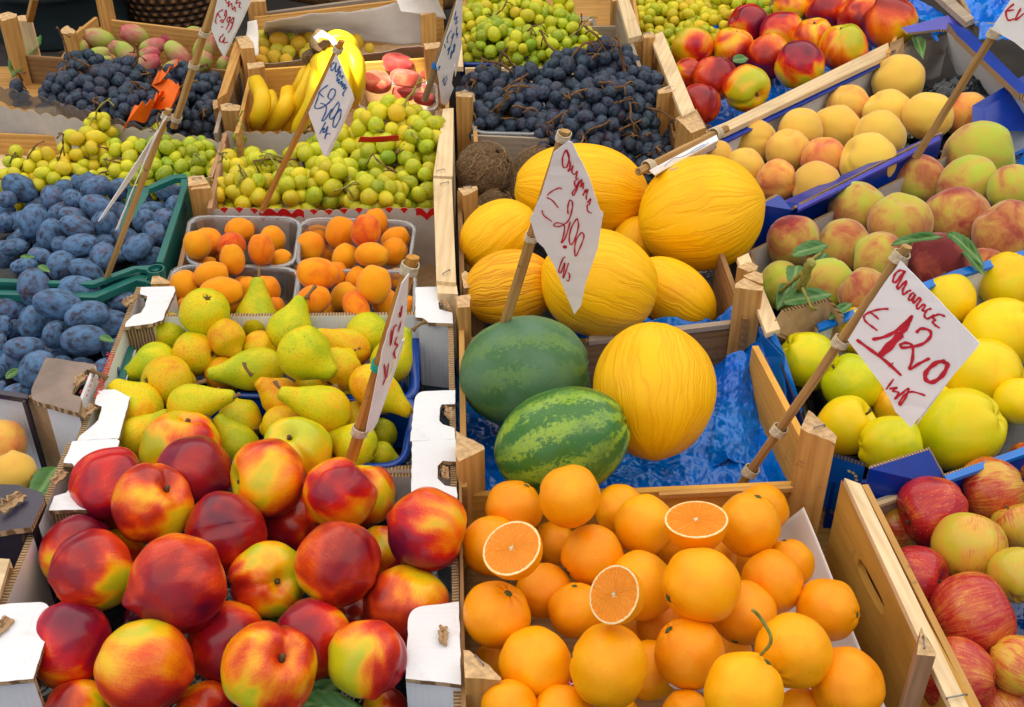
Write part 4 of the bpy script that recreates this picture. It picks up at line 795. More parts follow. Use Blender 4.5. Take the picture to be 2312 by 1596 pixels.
A('prickly', 'pp', [tuple(cv(0, 0, t[0], t[1])) + (t[2] * K, t[3] * K, {'ang': t[4], 'w': .1, 'a': t[5], 'L': t[6]}) for t in [(900, 350, 185, 88, 165, .25, .2), (1230, 310, 180, 85, 170, .5, .3), (1380, 280, 120, 55, 170, .7, -.2), (1590, 350, 135, 75, 170, .75, .1), (1400, 420, 150, 72, 10, .6, .4), (1360, 490, 140, 62, 15, .65, .5), (1350, 575, 125, 80, 20, .7, .6), (1620, 500, 145, 95, -50, .5, .3), (1110, 460, 130, 75, 150, .2, .3), (1160, 500, 130, 85, -60, .45, .2), (740, 430, 75, 55, 40, .1, 0), (900, 500, 120, 70, 10, .1, -.2), (1860, 440, 160, 90, 60, .25, .3), (1850, 560, 110, 80, 60, .15, .3), (1600, 610, 140, 65, 10, .5, 0), (1760, 285, 110, 45, 5, .1, 0), (2040, 580, 80, 60, 60, .2, 0), (960, 560, 90, 50, 10, .1, 0)]], z=0)
PILES['co'] = ('coconut', 'coconut', 'beside the melons', 'coconuts beside the melons', 22)
A('coconut', 'co', [(1093, 383, 64, {'ang': 40, 'w': .4, 'L': .5, 'look': 'large hairy'}), (1212, 378, 55, 45, {'ang': 10, 'w': 0, 'look': 'dark brown'}), (1172, 432, 48, {'L': -.5, 'look': 'smooth brown'}), (1112, 466, 42, 36, {'ang': 20, 'w': .3, 'L': -.2, 'look': 'low'})], z=-.01)
PILES['lp'] = ('peach', 'peach', 'dark box at left edge', 'peaches in the dark box', 30)
A('white_peach', 'lp', [(5, 1002, 52, {'a': .5, 'look': 'orange'}), (32, 1070, 49, {'a': .15, 'look': 'yellow'}), (-15, 1120, 40, {'a': .3, 'look': 'pale', 'L': -.5})], z=0)
build_fruit()
# ------------------------------------------------------------------ grapes
bunches('g_mid', None, 18.5, [(520, 385, 50, 36, 0, .6), (590, 375, 60, 36, 0, .5), (690, 365, 60, 42, .0, .4), (560, 425, 70, 50, .01, .7), (660, 425, 70, 48, .012), (760, 395, 62, 52, .015, .5), (850, 430, 70, 55, .02, .45), (940, 410, 55, 62, .01, .3), (800, 320, 75, 55, .015), (880, 270, 95, 62, .05, .62), (950, 300, 62, 62, .04, .5), (880, 350, 80, 45, .02, .35), (740, 330, 50, 32, 0, .2), (550, 322, 20, 20, 0, .3), (510, 440, 45, 32, .005, .8), (940, 350, 50, 45, .01, .4)],
        'crate behind apricots', 'bunches of green grapes in the middle crate', 'green', z=-.005, twig=1, pal=(.45, .8))
bunches('g_left', None, 15.5, [(110, 375, 66, 34, .01, .8), (195, 335, 70, 42, .02, .65), (225, 292, 36, 28, .03, .5), (150, 408, 90, 26, 0, .5), (290, 350, 60, 48, .015, .5), (280, 400, 70, 25, 0, .45), (370, 350, 60, 40, .015, .3), (440, 350, 52, 46, .01, .25), (430, 385, 70, 35, 0, .25), (350, 395, 60, 28, 0, .3), (45, 400, 50, 22, 0, .6), (350, 312, 34, 22, 0, .25), (30, 356, 22, 14, -.01, .5)],
        'crate behind plums', 'bunches of green grapes in the left crate', 'green', z=-.01, pal=(.4, .8))
bunches('d_left', None, 14, [(190, 150, 60, 42, .02, .5), (150, 195, 65, 42, .01, .5), (230, 190, 60, 45, .02), (290, 165, 55, 42, .02), (210, 235, 70, 35, 0), (300, 225, 65, 45, .01), (370, 240, 55, 45, 0), (410, 175, 45, 40, .015), (455, 200, 50, 55, .005), (470, 260, 45, 45, -.005), (130, 230, 50, 30, -.01), (400, 275, 50, 30, -.01), (345, 190, 40, 30, .0), (45, 208, 22, 9, -.02)],
        'left wooden crate', 'bunches of dark grapes in the left crate', 'dark', z=-.01, twig=1)
bunches('d_right', None, 16, [(1100, 190, 70, 48, 0), (1190, 180, 60, 45, .01), (1150, 240, 80, 45, .01), (1100, 270, 55, 32, 0), (1240, 225, 70, 52, .02), (1290, 150, 70, 58, .04), (1370, 130, 70, 55, .05, .6), (1440, 190, 62, 60, .03), (1360, 210, 72, 60, .045), (1330, 270, 75, 45, .02), (1430, 260, 60, 50, .01), (1250, 300, 50, 40, 0), (1340, 320, 75, 32, -.005), (1450, 320, 60, 40, -.02), (1480, 360, 50, 40, -.03), (1210, 275, 50, 35, 0), (1530, 300, 30, 20, -.02, .4), (1400, 330, 55, 32, -.02)],
        'crate behind coconuts', 'bunches of dark grapes behind the coconuts', 'dark', z=.0, twig=2)
bunches('g_top', None, 13.5, [(1080, 40, 60, 50, .03, .4), (1120, 80, 62, 55, .03, .25), (1180, 30, 72, 50, .05, .35), (1190, 95, 65, 45, .03, .25), (1260, 60, 60, 50, .03, .25), (1250, 110, 60, 38, .02, .3), (1300, 90, 55, 40, .01, .45), (1070, 115, 42, 30, 0, .5), (1330, 105, 48, 30, 0, .6), (1110, 10, 60, 40, .04, .4), (1240, 10, 60, 35, .05, .4)],
        'trays at the back', 'bunches of green grapes in the back trays', 'green', z=0, twig=1)
bunches('g_tr', None, 12, [(1480, 40, 55, 42, 0, .5), (1550, 30, 60, 45, .01, .6), (1620, 50, 60, 40, .01, .7), (1500, 90, 55, 38, 0, .35), (1570, 80, 50, 30, 0, .6), (1700, 20, 60, 38, 0, .4), (1640, 10, 60, 40, .01, .6), (1540, 0, 60, 40, .01, .6), (1480, 130, 30, 24, -.01, .2), (1720, 45, 35, 25, -.01, .2), (1470, 5, 45, 35, .0, .4)],
        'behind back nectarines', 'bunches of green grapes behind the nectarines', 'green', z=-.02, twig=0)
# ------------------------------------------------------------------ crates
W, WD, WP, WE, WG = [M['wood']], [M['wood_dark']], [M['wood_pale']], M['wood_end'], [M['wood_grey']]
WC = [M['white_card'], M['edge']]; BC = [M['blue_card'], M['edge']]; SC = [M['sky_card'], M['edge']]
def cr(name, x, y, label, cat, group=None): return empty(name, P(x, y, -.13), label, cat, group)
def floor_(par, pts, z, mats, th=.006, name='base'): return slab(name, PS(pts, z), th, mats, par)
def staple(par, x, y, z, ang=0.5, w=.011):
    p = P(x, y, z + .0005); d = Vector((math.cos(ang), math.sin(ang), 0)) * w * .5; u = Vector((0, 0, 1))
    tube('staple', [p - d, p - d + u * .0018, p + d + u * .0022, p + d], .0007, M['steel'], par, 5)
def post(par, outline, z, h, st=None, mats=None, name='corner_post'):
    """prism whose top outline is traced; grain upright, rough end grain on top"""
    pts = rough_edge(PS(outline, z), .0012, outline[0][0]); n = len(pts)
    c = sum(pts, Vector()) / n; mw = frame(c, Vector((0, 0, 1)), Vector((0, -1, 0)))
    low = [p - Vector((0, 0, h)) for p in pts]
    top = [p + Vector((0, 0, .0015 * noise.noise(p * 300))) for p in pts]
    faces = [list(range(n))] + [list(range(2 * n - 1, n - 1, -1))] + [[i, i + n, (i + 1) % n + n, (i + 1) % n] for i in range(n)]
    m = (mats or W)
    o = mesh_from(name, top + low, faces, mw, par, [m[0], WE], [1, 0] + [0] * n)
    bm = bmesh.new(); bm.from_mesh(o.data); bmesh.ops.recalc_face_normals(bm, faces=bm.faces[:]); bm.to_mesh(o.data); bm.free()
    if st: staple(o, st[0], st[1], z, st[2] if len(st) > 2 else .6)
    return o
def HANG(a, b, h):
    A, B = P(*a), P(*b); return [A, B, B - Vector((0, 0, h)), A - Vector((0, 0, h))]
def flap(par, outline, z, mats=WC, th=.0045, name='corner_flap', rough=.0009, tilt=None):
    pts = [P(x, y, z + (tilt[i] if tilt else 0)) for i, (x, y) in enumerate(outline)]
    return slab(name, rough_edge(pts, rough, outline[0][1]) if not tilt else pts, th, mats, par, grain=Vector((0, 1, 0)))
def rounded(pts, idx, r, n=5):
    out = []; m = len(pts)
    for i, p in enumerate(pts):
        if i not in idx: out.append(p); continue
        a = Vector(pts[i - 1]); b = Vector(p); c = Vector(pts[(i + 1) % m]); u = (a - b).normalized() * r; v = (c - b).normalized() * r
        for k in range(n + 1):
            t = k / n; q = (b + u) * (1 - t) ** 2 + b * 2 * t * (1 - t) + (b + v) * t * t; out.append(tuple(q))
    return out
def torn(par, x, y, z, s=.012, rot=0.0, name='torn_tab'):
    """curled cardboard tab standing at a hand hole"""
    s *= .62; c = P(x, y, z + .002); ca, sa = math.cos(rot), math.sin(rot); vs = []; fs = []; m_ = 6; n_ = 8
    for i in range(n_ + 1):
        v = (i / n_ - .5) * 2
        for k in range(m_ + 1):
            u = k / m_; a_ = u * 1.9; w_ = s * (.75 + .45 * noise.noise(Vector((i * 1.3, x * .1, 2))))
            q = Vector((-math.sin(a_) * w_ * .8, v * s * (.95 - .12 * u), (1 - math.cos(a_)) * w_ * .55)); q += Vector((noise.noise(Vector((i * .9, k * .8, x))), noise.noise(Vector((i, k, y))), noise.noise(Vector((k * .7, i * .8, 5)))) ) * s * .22
            vs.append(c + Vector((q.x * ca - q.y * sa, q.x * sa + q.y * ca, q.z)))
    for i in range(n_):
        for k in range(m_): fs.append([i * (m_ + 1) + k, i * (m_ + 1) + k + 1, (i + 1) * (m_ + 1) + k + 1, (i + 1) * (m_ + 1) + k])
    o = mesh_from(name, vs, fs, Matrix.Translation(c), par, [M['kraft']], smooth=False); sd = o.modifiers.new('t', 'SOLIDIFY'); sd.thickness = .0022; return o
def tray(par, corners, z, h, mat, name='punnet', rim=True, rimmat=None, taper=.86, lab=None, th=.0008):
    """thin-walled rounded tub, corners traced at rim height (bl, br, tr, tl)"""
    cs = PS(corners, z); c = sum(cs, Vector()) / 4
    top = []
    for i, p in enumerate(cs):
        a = cs[i - 1]; b = cs[(i + 1) % 4]; r = min((a - p).length, (b - p).length) * .22; u = (a - p).normalized() * r; v = (b - p).normalized() * r
        for k in range(7):
            t = k / 6; top.append((p + u) * (1 - t) ** 2 + p * 2 * t * (1 - t) + (p + v) * t * t)
    n = len(top); lv = []
    for (k, dz) in [(1.045, -.0035), (1.05, 0), (1.0, 0), (.985, -.006), (.93, -h * .55), (taper, -h * .97), (taper * .93, -h)]:
        lv.append([c + (p - c) * k + Vector((0, 0, dz)) for p in top])
    vs = [v for l in lv for v in l]; fs = []; fm = []
    for i in range(len(lv) - 1):
        for k in range(n): fs.append([i * n + k, (i + 1) * n + k, (i + 1) * n + (k + 1) % n, i * n + (k + 1) % n]); fm.append(1 if i < 2 else 0)
    fs.append([(len(lv) - 1) * n + k for k in range(n)]); fm.append(0)
    o = mesh_from(name, vs, fs, Matrix.Translation(c), par, [mat, rimmat or mat], fm, smooth=True)
    s = o.modifiers.new('thickness', 'SOLIDIFY'); s.thickness = th
    return o
def leaf(x, y, z, L, wd, ang, bend, label, tip=0.0, roll=0.0):
    me = bpy.data.meshes.new('leaf'); vs = []; fs = []; n = 16; m = 6
    for i in range(n + 1):
        t = i / n; w = math.sin(PI * t ** .8) ** .75 * .32 * (1 + .07 * math.sin(t * 46)); 
        for j in range(m + 1):
            s = (j / m - .5) * 2; vs.append(Vector((t * 2 - 1, s * w, bend * (-(t - .4) ** 2 * 1.5) + .22 * abs(s) * w * 2 + .04 * math.sin(t * 9 + s * 2))))
    for i in range(n):
        for j in range(m): fs.append([i * (m + 1) + j, i * (m + 1) + j + 1, (i + 1) * (m + 1) + j + 1, (i + 1) * (m + 1) + j])
    me.from_pydata(vs, [], fs); me.shade_smooth(); me.materials.append(M['leaf'])
    c = P(x, y, z); a = math.radians(ang); o = bpy.data.objects.new('leaf', me); COL.objects.link(o)
    d = Vector((math.cos(a), math.sin(a) * 1.2, tip)).normalized(); tc = (CAM - c).normalized()
    nz = (tc * .7 + Vector((0, 0, .7)) + Vector((roll, 0, 0))).normalized(); o.matrix_basis = frame(c, d, nz) @ Matrix.Diagonal((L / 2, wd, L / 2, 1))
    s = o.modifiers.new('t', 'SOLIDIFY'); s.thickness = .01
    return tag(o, label, 'leaf', None)
# ---- stall and ground
g = slab('ground', [Vector((-60, -40, -.95)), Vector((60, -40, -.95)), Vector((60, 120, -.95)), Vector((-60, 120, -.95))], .05, [M['ground']]); tag(g, kind='structure')
tb = empty('market_stall_table', Vector((0, 1.4, -.95)), 'dark cloth-covered stall table under all the fruit crates', 'table')
slab('tabletop', [Vector((-1.6, .3, -.145)), Vector((1.9, .3, -.145)), Vector((1.9, 3.1, -.145)), Vector((-1.6, 3.1, -.145))], .04, [M['table']], tb)
for xx in (-1.52, 1.82):
    for yy in (.4, 3.02): slab('leg', [Vector((xx - .03, yy - .03, -.19)), Vector((xx + .03, yy - .03, -.19)), Vector((xx + .03, yy + .03, -.19)), Vector((xx - .03, yy + .03, -.19))], .758, WD, tb)

# ---- A1 nectarine box
b = cr('cardboard_box', 540, 1300, 'white cardboard box in front heaped with large nectarines', 'box', 'white cardboard fruit boxes')
z = .03
wall('side_wall', (-86, 1560), (152, 1000), z - .006, .13, -.006, WC, b); wall('side_wall', (1030, 1004), (1042, 1620), z - .006, .13, -.006, WC, b)
wall('end_wall', (152, 1010), (1030, 1005), z, .11, .006, WC, b, drop=.04); 
floor_(b, [(-60, 1640), (1035, 1640), (1028, 1010), (160, 1010)], -.06, [M['film_dark']], .004)
f1 = [(148, 1002), (158, 996), (258, 990), (266, 996), (262, 1018), (220, 1140), (195, 1152), (112, 1150), (118, 1118), (140, 1050)]
f1 = [(163, 996), (262, 989), (270, 996), (262, 1022), (215, 1150), (110, 1152), (122, 1120), (150, 1112), (160, 1098), (175, 1060), (162, 1046), (143, 1045)]
flap(b, f1, z); torn(b, 140, 1084, z, .016, -.35)
slab('flap_front', HANG((110, 1152, z - .004), (205, 1152, z - .004), (z - .004) - (z - .05)), .003, [M['edge']], b, down=Vector((0, 1, 0)))
flap(b, rounded([(930, 996), (1029, 992), (1030, 1042), (1000, 1040), (988, 1052), (988, 1080), (1004, 1096), (1030, 1100), (1033, 1118), (1030, 1150), (928, 1150)], {10}, 26), z); torn(b, 1012, 1070, z - .002, .014, .1)
flap(b, rounded([(922, 1372), (1036, 1358), (1041, 1546), (916, 1532)], {0}, 34, 7), z + .004)
slab('flap_front', HANG((916, 1533, z + .001), (1041, 1547, z + .001), (z + .001) - (z - .07)), .004, WC, b, down=Vector((0, 1, 0)))
torn(b, 1009, 1438, z + .003, .016, .05)
flap(b, rounded([(-70, 1376), (25, 1362), (112, 1358), (116, 1400), (75, 1532), (-110, 1548)], {2}, 26, 6), z + .004)
slab('flap_front', HANG((-110, 1549, z + .001), (75, 1533, z + .001), (z + .001) - (z - .07)), .004, WC, b, down=Vector((0, 1, 0)))
torn(b, 12, 1424, z + .003, .018, -.4)
wall('end_wall', (-100, 1610), (1041, 1630), z - .03, .10, -.006, WC, b)
# ---- A2 pear box
b = cr('cardboard_box', 620, 830, 'white cardboard box holding pears in blue trays', 'box', 'white cardboard fruit boxes')
z = .03
wall('side_wall', (168, 1000), (308, 648), z - .006, .13, -.006, WC, b); wall('side_wall', (1021, 650), (1030, 1000), z - .006, .13, -.006, WC, b)
wall('end_wall', (300, 716), (1012, 710), z - .002, .10, .006, WC, b); wall('end_wall', (172, 1000), (1028, 996), z, .07, .006, WC, b, drop=.036)
floor_(b, [(190, 1000), (1020, 1000), (1014, 712), (300, 712)], -.065, [M['film_dark']], .004)
flap(b, [(318, 648), (393, 646), (396, 656), (372, 708), (368, 722), (345, 730), (282, 738), (284, 728), (300, 712), (318, 706), (328, 690), (332, 668), (316, 664)], z); torn(b, 298, 684, z, .017, -.4)
slab('flap_front', HANG((282, 738, z - .004), (345, 731, z - .004), (z - .004) - (z - .075)), .004, [M['edge']], b, down=Vector((0, 1, 0)))
slab('flap_side', HANG((345, 731, z - .004), (396, 658, z - .004), (z - .004) - (z - .07)), .003, WC, b, down=Vector((-1, 0, 0)))
flap(b, [(938, 648), (1017, 646), (1018, 672), (996, 674), (990, 684), (992, 698), (1021, 706), (1023, 730), (968, 728), (955, 718), (938, 716)], z); torn(b, 1012, 690, z, .014, .3)
slab('flap_front', HANG((944, 722, z - .004), (1022, 731, z - .004), (z - .004) - (z - .125)), .004, [M['white_card']], b, down=Vector((0, 1, 0)))
flap(b, rounded([(938, 884), (1028, 880), (1027, 912), (997, 913), (993, 922), (992, 950), (1000, 958), (1026, 966), (1028, 992), (926, 996), (932, 940)], {0}, 22), z); torn(b, 1020, 935, z, .016, .1)
flap(b, rounded([(222, 880), (292, 878), (296, 890), (268, 990), (174, 995), (180, 984), (212, 958), (222, 948), (230, 918), (214, 912)], {1}, 14), z); torn(b, 204, 935, z, .016, -.45)
for i, cc in enumerate([[(430, 1040), (905, 1050), (935, 900), (480, 890)], [(330, 880), (930, 905), (930, 730), (340, 745)]]):
    tt = tray(None, cc, -.005, .06, M['tray_blue'], 'fruit_tray', taper=.9, th=.0015); tag(tt, ['blue plastic tray under the front pears, seen at right', 'blue plastic tray under the rear pears in the white box'][i], 'tray')
# teal strip on the left of the box
wall('teal_strip', (262, 905), (300, 790), .0, .05, -.004, [M['teal'], M['white_card']], b)
# ---- A3 apricot crate
b = cr('wooden_crate', 690, 600, 'wooden crate holding four clear punnets of apricots', 'crate', 'wooden fruit crates')
wall('side_board', (392, 640), (424, 500), .0, .09, -.006, [M['wood_pink']], b); wall('side_board', (352, 700), (385, 610), .0, .09, -.006, [M['wood_pink']], b)
slab('top_board', PS([(978, 402), (1020, 404), (1030, 638), (985, 634)], .045), .007, WP, b, grain=Vector((0, 1, 0)), bevel=.0008)
wall('side_board', (1028, 640), (1018, 404), .037, .14, .006, WP, b); staple(b, 1004, 415, .046, .4); staple(b, 1008, 616, .046, .8)
slab('top_board', PS([(986, 642), (1031, 644), (1034, 664), (988, 662)], .04), .10, WP, b, grain=Vector((0, 1, 0)))
floor_(b, [(350, 720), (1020, 720), (1018, 480), (430, 480)], -.075, [M['kraft']], .004)
post(b, [(424, 398), (460, 396), (470, 413), (425, 420)], .04, .11, (445, 404, .3)); post(b, [(426, 414), (470, 411), (476, 424), (432, 428)], .037, .11)
post(b, [(340, 640), (348, 614), (392, 640)], .02, .12)
# scalloped liner of the grape crate, red inside and grey towards the apricots
s = scallop('scalloped_liner', (472, 478), (980, 478), .012, .085, [M['grey_card'], M['red'], M['kraft']], None, 15, .008, th=.0014, wob=.002); tag(s, 'grey scalloped card liner behind the apricots', 'liner')
s = scallop('scalloped_liner', (472, 476), (980, 476), .013, .011, [M['red'], M['red'], M['kraft']], None, 15, .008, th=.0014, wob=.002, ph=.5); tag(s, 'red scalloped paper edge between apricots and green grapes', 'liner')
tray_specs = [([(425, 596), (660, 600), (676, 492), (430, 488)], 'clear plastic punnet of apricots at the back left'), ([(674, 606), (918, 610), (936, 500), (682, 492)], 'clear plastic punnet of apricots at the back right'), ([(380, 720), (655, 722), (672, 606), (392, 600)], 'clear plastic punnet of apricots at the front left'), ([(676, 720), (930, 722), (935, 614), (676, 610)], 'clear plastic punnet of apricots beside the cane')]
for c_, l_ in tray_specs: tag(tray(None, c_, .012, .062, M['clear'], 'punnet', rimmat=M['clear_rim']), l_, 'punnet', 'clear plastic punnets of apricots')
# ---- A4 middle green grape crate
b = cr('wooden_crate', 740, 400, 'wooden crate heaped with green grapes behind the apricots', 'crate', 'wooden fruit crates')
wall('side_board', (468, 470), (500, 325), .02, .10, -.006, [M['wood_pink']], b)
slab('top_board', PS([(1000, 245), (1024, 243), (1022, 398), (978, 396)], .045), .007, WP, b, grain=Vector((0, 1, 0)), bevel=.0008); wall('side_board', (1020, 400), (1024, 245), .037, .13, .006, WP, b)
staple(b, 995, 386, .046, .4)
floor_(b, [(474, 478), (1015, 478), (1015, 270), (548, 270)], -.06, [M['kraft']], .004)
post(b, [(497, 236), (520, 232), (543, 238), (540, 250), (500, 250)], .03, .12, (518, 238, .5)); wall('end_board', (545, 300), (1005, 290), .0, .07, .004, W, b)
s = scallop('scalloped_liner', (500, 300), (1000, 300), .012, .07, [M['grey_card'], M['kraft'], M['kraft']], None, 16, .005); tag(s, 'grey scalloped liner between the bananas and green grapes', 'liner')
# ---- A5 banana crate
b = cr('wooden_crate', 700, 220, 'wooden crate holding the bananas and flat peaches', 'crate', 'wooden fruit crates')
post(b, [(557, 142), (594, 139), (598, 150), (560, 156)], .045, .17); wall('end_board', (560, 160), (1000, 130), .02, .13, .006, [M['ply']], b)
wall('side_board', (530, 300), (566, 150), .03, .12, -.006, W, b); slab('side_rail', PS([(530, 92), (545, 112), (512, 210), (490, 224), (498, 200)], .035), .02, W, b, grain=Vector((0, 1, 0)))
post(b, [(531, 82), (558, 80), (572, 96), (574, 108), (545, 110)], .05, .16, (540, 85, .5))
floor_(b, [(530, 300), (1000, 300), (1000, 135), (565, 150)], -.06, [M['kraft']], .004)
wall('side_board', (1014, 300), (1012, 90), .01, .1, .006, W, b)
# ---- A6 greengage crate
b = cr('wooden_crate', 740, 90, 'wooden crate lined with pale tissue holding the greengages', 'crate', 'wooden fruit crates')
post(b, [(556, -8), (590, -12), (600, 2), (560, 6)], .05, .14, (575, -3, .3)); post(b, [(948, 22), (972, 14), (984, 28), (950, 34)], .05, .22, None); post(b, [(956, 98), (992, 94), (998, 106), (960, 112)], .05, .15)
wall('end_board', (575, 40), (1000, -10), .03, .14, .006, W, b); floor_(b, [(570, 142), (980, 118), (960, 20), (600, 50)], -.05, [M['kraft']], .004)
for nm_, cs_, sd, lab in [('tissue', (P(590, 142, .008), P(985, 97, .03), P(985, 130, -.05), P(590, 170, -.05)), 3, 'pale tissue paper folded over the crate edge behind the bananas'), ('tissue', (P(595, 90, -.02), P(980, 95, -.02), P(960, -8, .07), P(600, 48, .06)), 5, 'large sheet of pale tissue paper rising behind the greengages'),
                          ('tissue', (P(910, 22, .06), P(1010, 40, .04), P(990, -15, .09), P(890, -25, .09)), 7, 'crumpled tissue paper draped over the post behind the greengages'), ('tissue', (P(548, 130, .0), P(582, 125, .01), P(580, 45, .04), P(556, 48, .05)), 9, 'crumpled tissue paper left of the greengages')]:
    tag(sheet(nm_, cs_, 40, 16, .006, M['tissue'], None, sd, 9, .0006), lab, 'paper')
# ---- plum crates
b = cr('plastic_crate', 200, 500, 'teal plastic crate with the rear plums, its corner ring beside the apricots', 'crate', 'teal plastic plum crates')
T = [M['teal']]
slab('side_rim', PS([(408, 402), (422, 400), (424, 418), (368, 592), (352, 590), (408, 425)], .02), .006, T, b, grain=Vector((0, 1, 0)), bevel=.001); wall('side_wall', (362, 600), (420, 402), .012, .10, -.004, T, b)
slab('front_rim', PS([(342, 598), (362, 606), (352, 612), (308, 606), (210, 642), (0, 636), (-60, 634), (-60, 628), (0, 630), (205, 634), (300, 600)], .02), .006, T, b, bevel=.001)
wall('front_wall', (-60, 630), (220, 640), .01, .08, .004, T, b); wall('front_wall', (220, 642), (350, 608), .01, .08, .004, T, b)
slab('back_rim', PS([(338, 426), (395, 402), (422, 400), (420, 392), (385, 394), (335, 418)], .022), .008, T, b, bevel=.001)
floor_(b, [(-60, 640), (350, 620), (410, 420), (-60, 430)], -.07, [M['black']], .004)
def ring(par, x, y, r, z, h):
    c = P(x, y, z); R1 = r * dep(c) / F; vs = []; fs = []; n = 28
    for k in range(n):
        a = 2 * PI * k / n; u = Vector((math.cos(a), math.sin(a), 0)); vs += [c + u * R1, c + u * R1 * .84, c + u * R1 * .84 - Vector((0, 0, h)), c + u * R1 - Vector((0, 0, h))]
    for k in range(n):
        i = 4 * k; j = 4 * ((k + 1) % n); fs += [[i, i + 1, j + 1, j], [i + 1, i + 2, j + 2, j + 1], [i + 2, i + 3, j + 3, j + 2], [i + 3, i, j, j + 3]]
    return mesh_from('corner_ring', vs, fs, Matrix.Translation(c), par, T, smooth=False)
ring(b, 351, 606, 20, .024, .03)
b2 = cr('plastic_crate', 180, 760, 'teal plastic crate with the front plums, nearest the white boxes', 'crate', 'teal plastic plum crates')
slab('back_rim', PS([(212, 660), (310, 618), (345, 622), (346, 640), (308, 632), (215, 672), (-60, 662), (-60, 652)], .012), .01, T, b2, bevel=.001); wall('back_wall', (215, 668), (345, 640), .004, .08, .004, T, b2)
ring(b2, 346, 630, 18, .014, .03)
wall('side_wall', (248, 905), (318, 700), .0, .08, -.004, T, b2); slab('side_rim', PS([(290, 782), (302, 782), (268, 900), (252, 900)], .004), .01, T, b2, grain=Vector((0, 1, 0)))
floor_(b2, [(-60, 900), (240, 900), (330, 650), (-60, 650)], -.07, [M['black']], .004)
# ---- left green grapes crate
b = cr('wooden_crate', 240, 340, 'pale wooden crate of green grapes behind the plums', 'crate', 'wooden fruit crates')
floor_(b, [(-80, 412), (430, 412), (500, 300), (-60, 300)], -.05, WP, .004); wall('side_board', (470, 400), (505, 300), .02, .09, -.006, [M['wood_pink']], b); wall('end_board', (-60, 300), (490, 322), -.015, .06, .004, W, b)
s = scallop('scalloped_liner', (-60, 232), (500, 322), .02, .10, [M['grey_card'], M['kraft'], M['kraft']], None, 17, .006, ph=.3); tag(s, 'brown-grey scalloped liner behind the left green grapes', 'liner')
s = scallop('scalloped_liner', (-20, 190), (480, 330), .014, .03, [M['clear'], M['clear'], M['clear_rim']], None, 14, .005, ph=.1, th=.0006); tag(s, 'clear scalloped plastic liner in front of the left dark grapes', 'liner')
# ---- left dark grapes crate
b = cr('wooden_crate', 250, 200, 'wooden crate of dark grapes behind the left green grapes', 'crate', 'wooden fruit crates')
post(b, [(-6, 32), (18, 26), (38, 32), (36, 40), (4, 48)], .07, .22, None); wall('end_board', (40, 125), (520, 160), .0, .12, .006, [M['wood_dark']], b); floor_(b, [(-40, 300), (500, 300), (520, 150), (-20, 150)], -.05, W, .004)
wall('side_board', (482, 300), (520, 150), .01, .09, -.006, WG, b); post(b, [(480, 228), (500, 222), (502, 240), (482, 246)], .01, .09)
# ---- prickly pear crate
b = cr('wooden_crate', 340, 90, 'wooden crate of prickly pears in front of the basket', 'crate', 'wooden fruit crates')
post(b, [(212, -22), (236, -26), (250, -20), (248, -12), (214, -12)], .06, .20); post(b, [(137, 66), (152, 57), (170, 69), (168, 76), (138, 76)], .035, .12)
wall('side_board', (165, 76), (213, 38), .03, .10, -.006, W, b); wall('end_board', (250, 46), (520, 78), .03, .12, .006, W, b); floor_(b, [(130, 142), (520, 160), (520, 70), (180, 60)], -.05, W, .004); wall('front_board', (133, 134), (460, 168), -.01, .05, .005, [M['yellow_print'] if 'yellow_print' in M else M['wood_pale']], b)
post(b, [(38, 36), (60, 34), (72, 38), (70, 46), (42, 48)], .04, .16, None, WP)
slab('diagonal_slat', [P(58, 38, .05), P(72, 38, .05), P(84, -14, .17), P(70, -14, .17)], .01, W, b)
# ---- C4 right dark grapes crate
b = cr('wooden_crate', 1260, 230, 'wooden crate of dark grapes behind the coconuts', 'crate', 'wooden fruit crates')
post(b, [(1029, 208), (1050, 202), (1068, 212), (1064, 220), (1030, 218)], .045, .16, (1050, 208, .3)); post(b, [(1484, 204), (1510, 192), (1528, 196), (1526, 206), (1488, 212)], .05, .16, (1508, 200, .8)); post(b, [(1452, 76), (1470, 72), (1480, 78), (1476, 84), (1455, 86)], .06, .17, (1460, 76, .4))
wall('side_board', (1070, 320), (1060, 160), .0, .09, -.006, W, b); wall('side_board', (1530, 310), (1470, 90), .0, .09, .006, WD, b); wall('end_board', (1050, 155), (1470, 150), .0, .09, .006, WP, b)
wall('front_board', (1064, 306), (1240, 314), .0, .08, .005, WG, b); floor_(b, [(1060, 330), (1530, 330), (1475, 160), (1055, 160)], -.06, W, .004)
tag(tray(None, [(1070, 296), (1230, 300), (1225, 190), (1070, 180)], .0, .06, M['clear'], 'punnet', rimmat=M['clear_rim']), 'clear plastic punnet under the left part of the dark grapes', 'punnet')
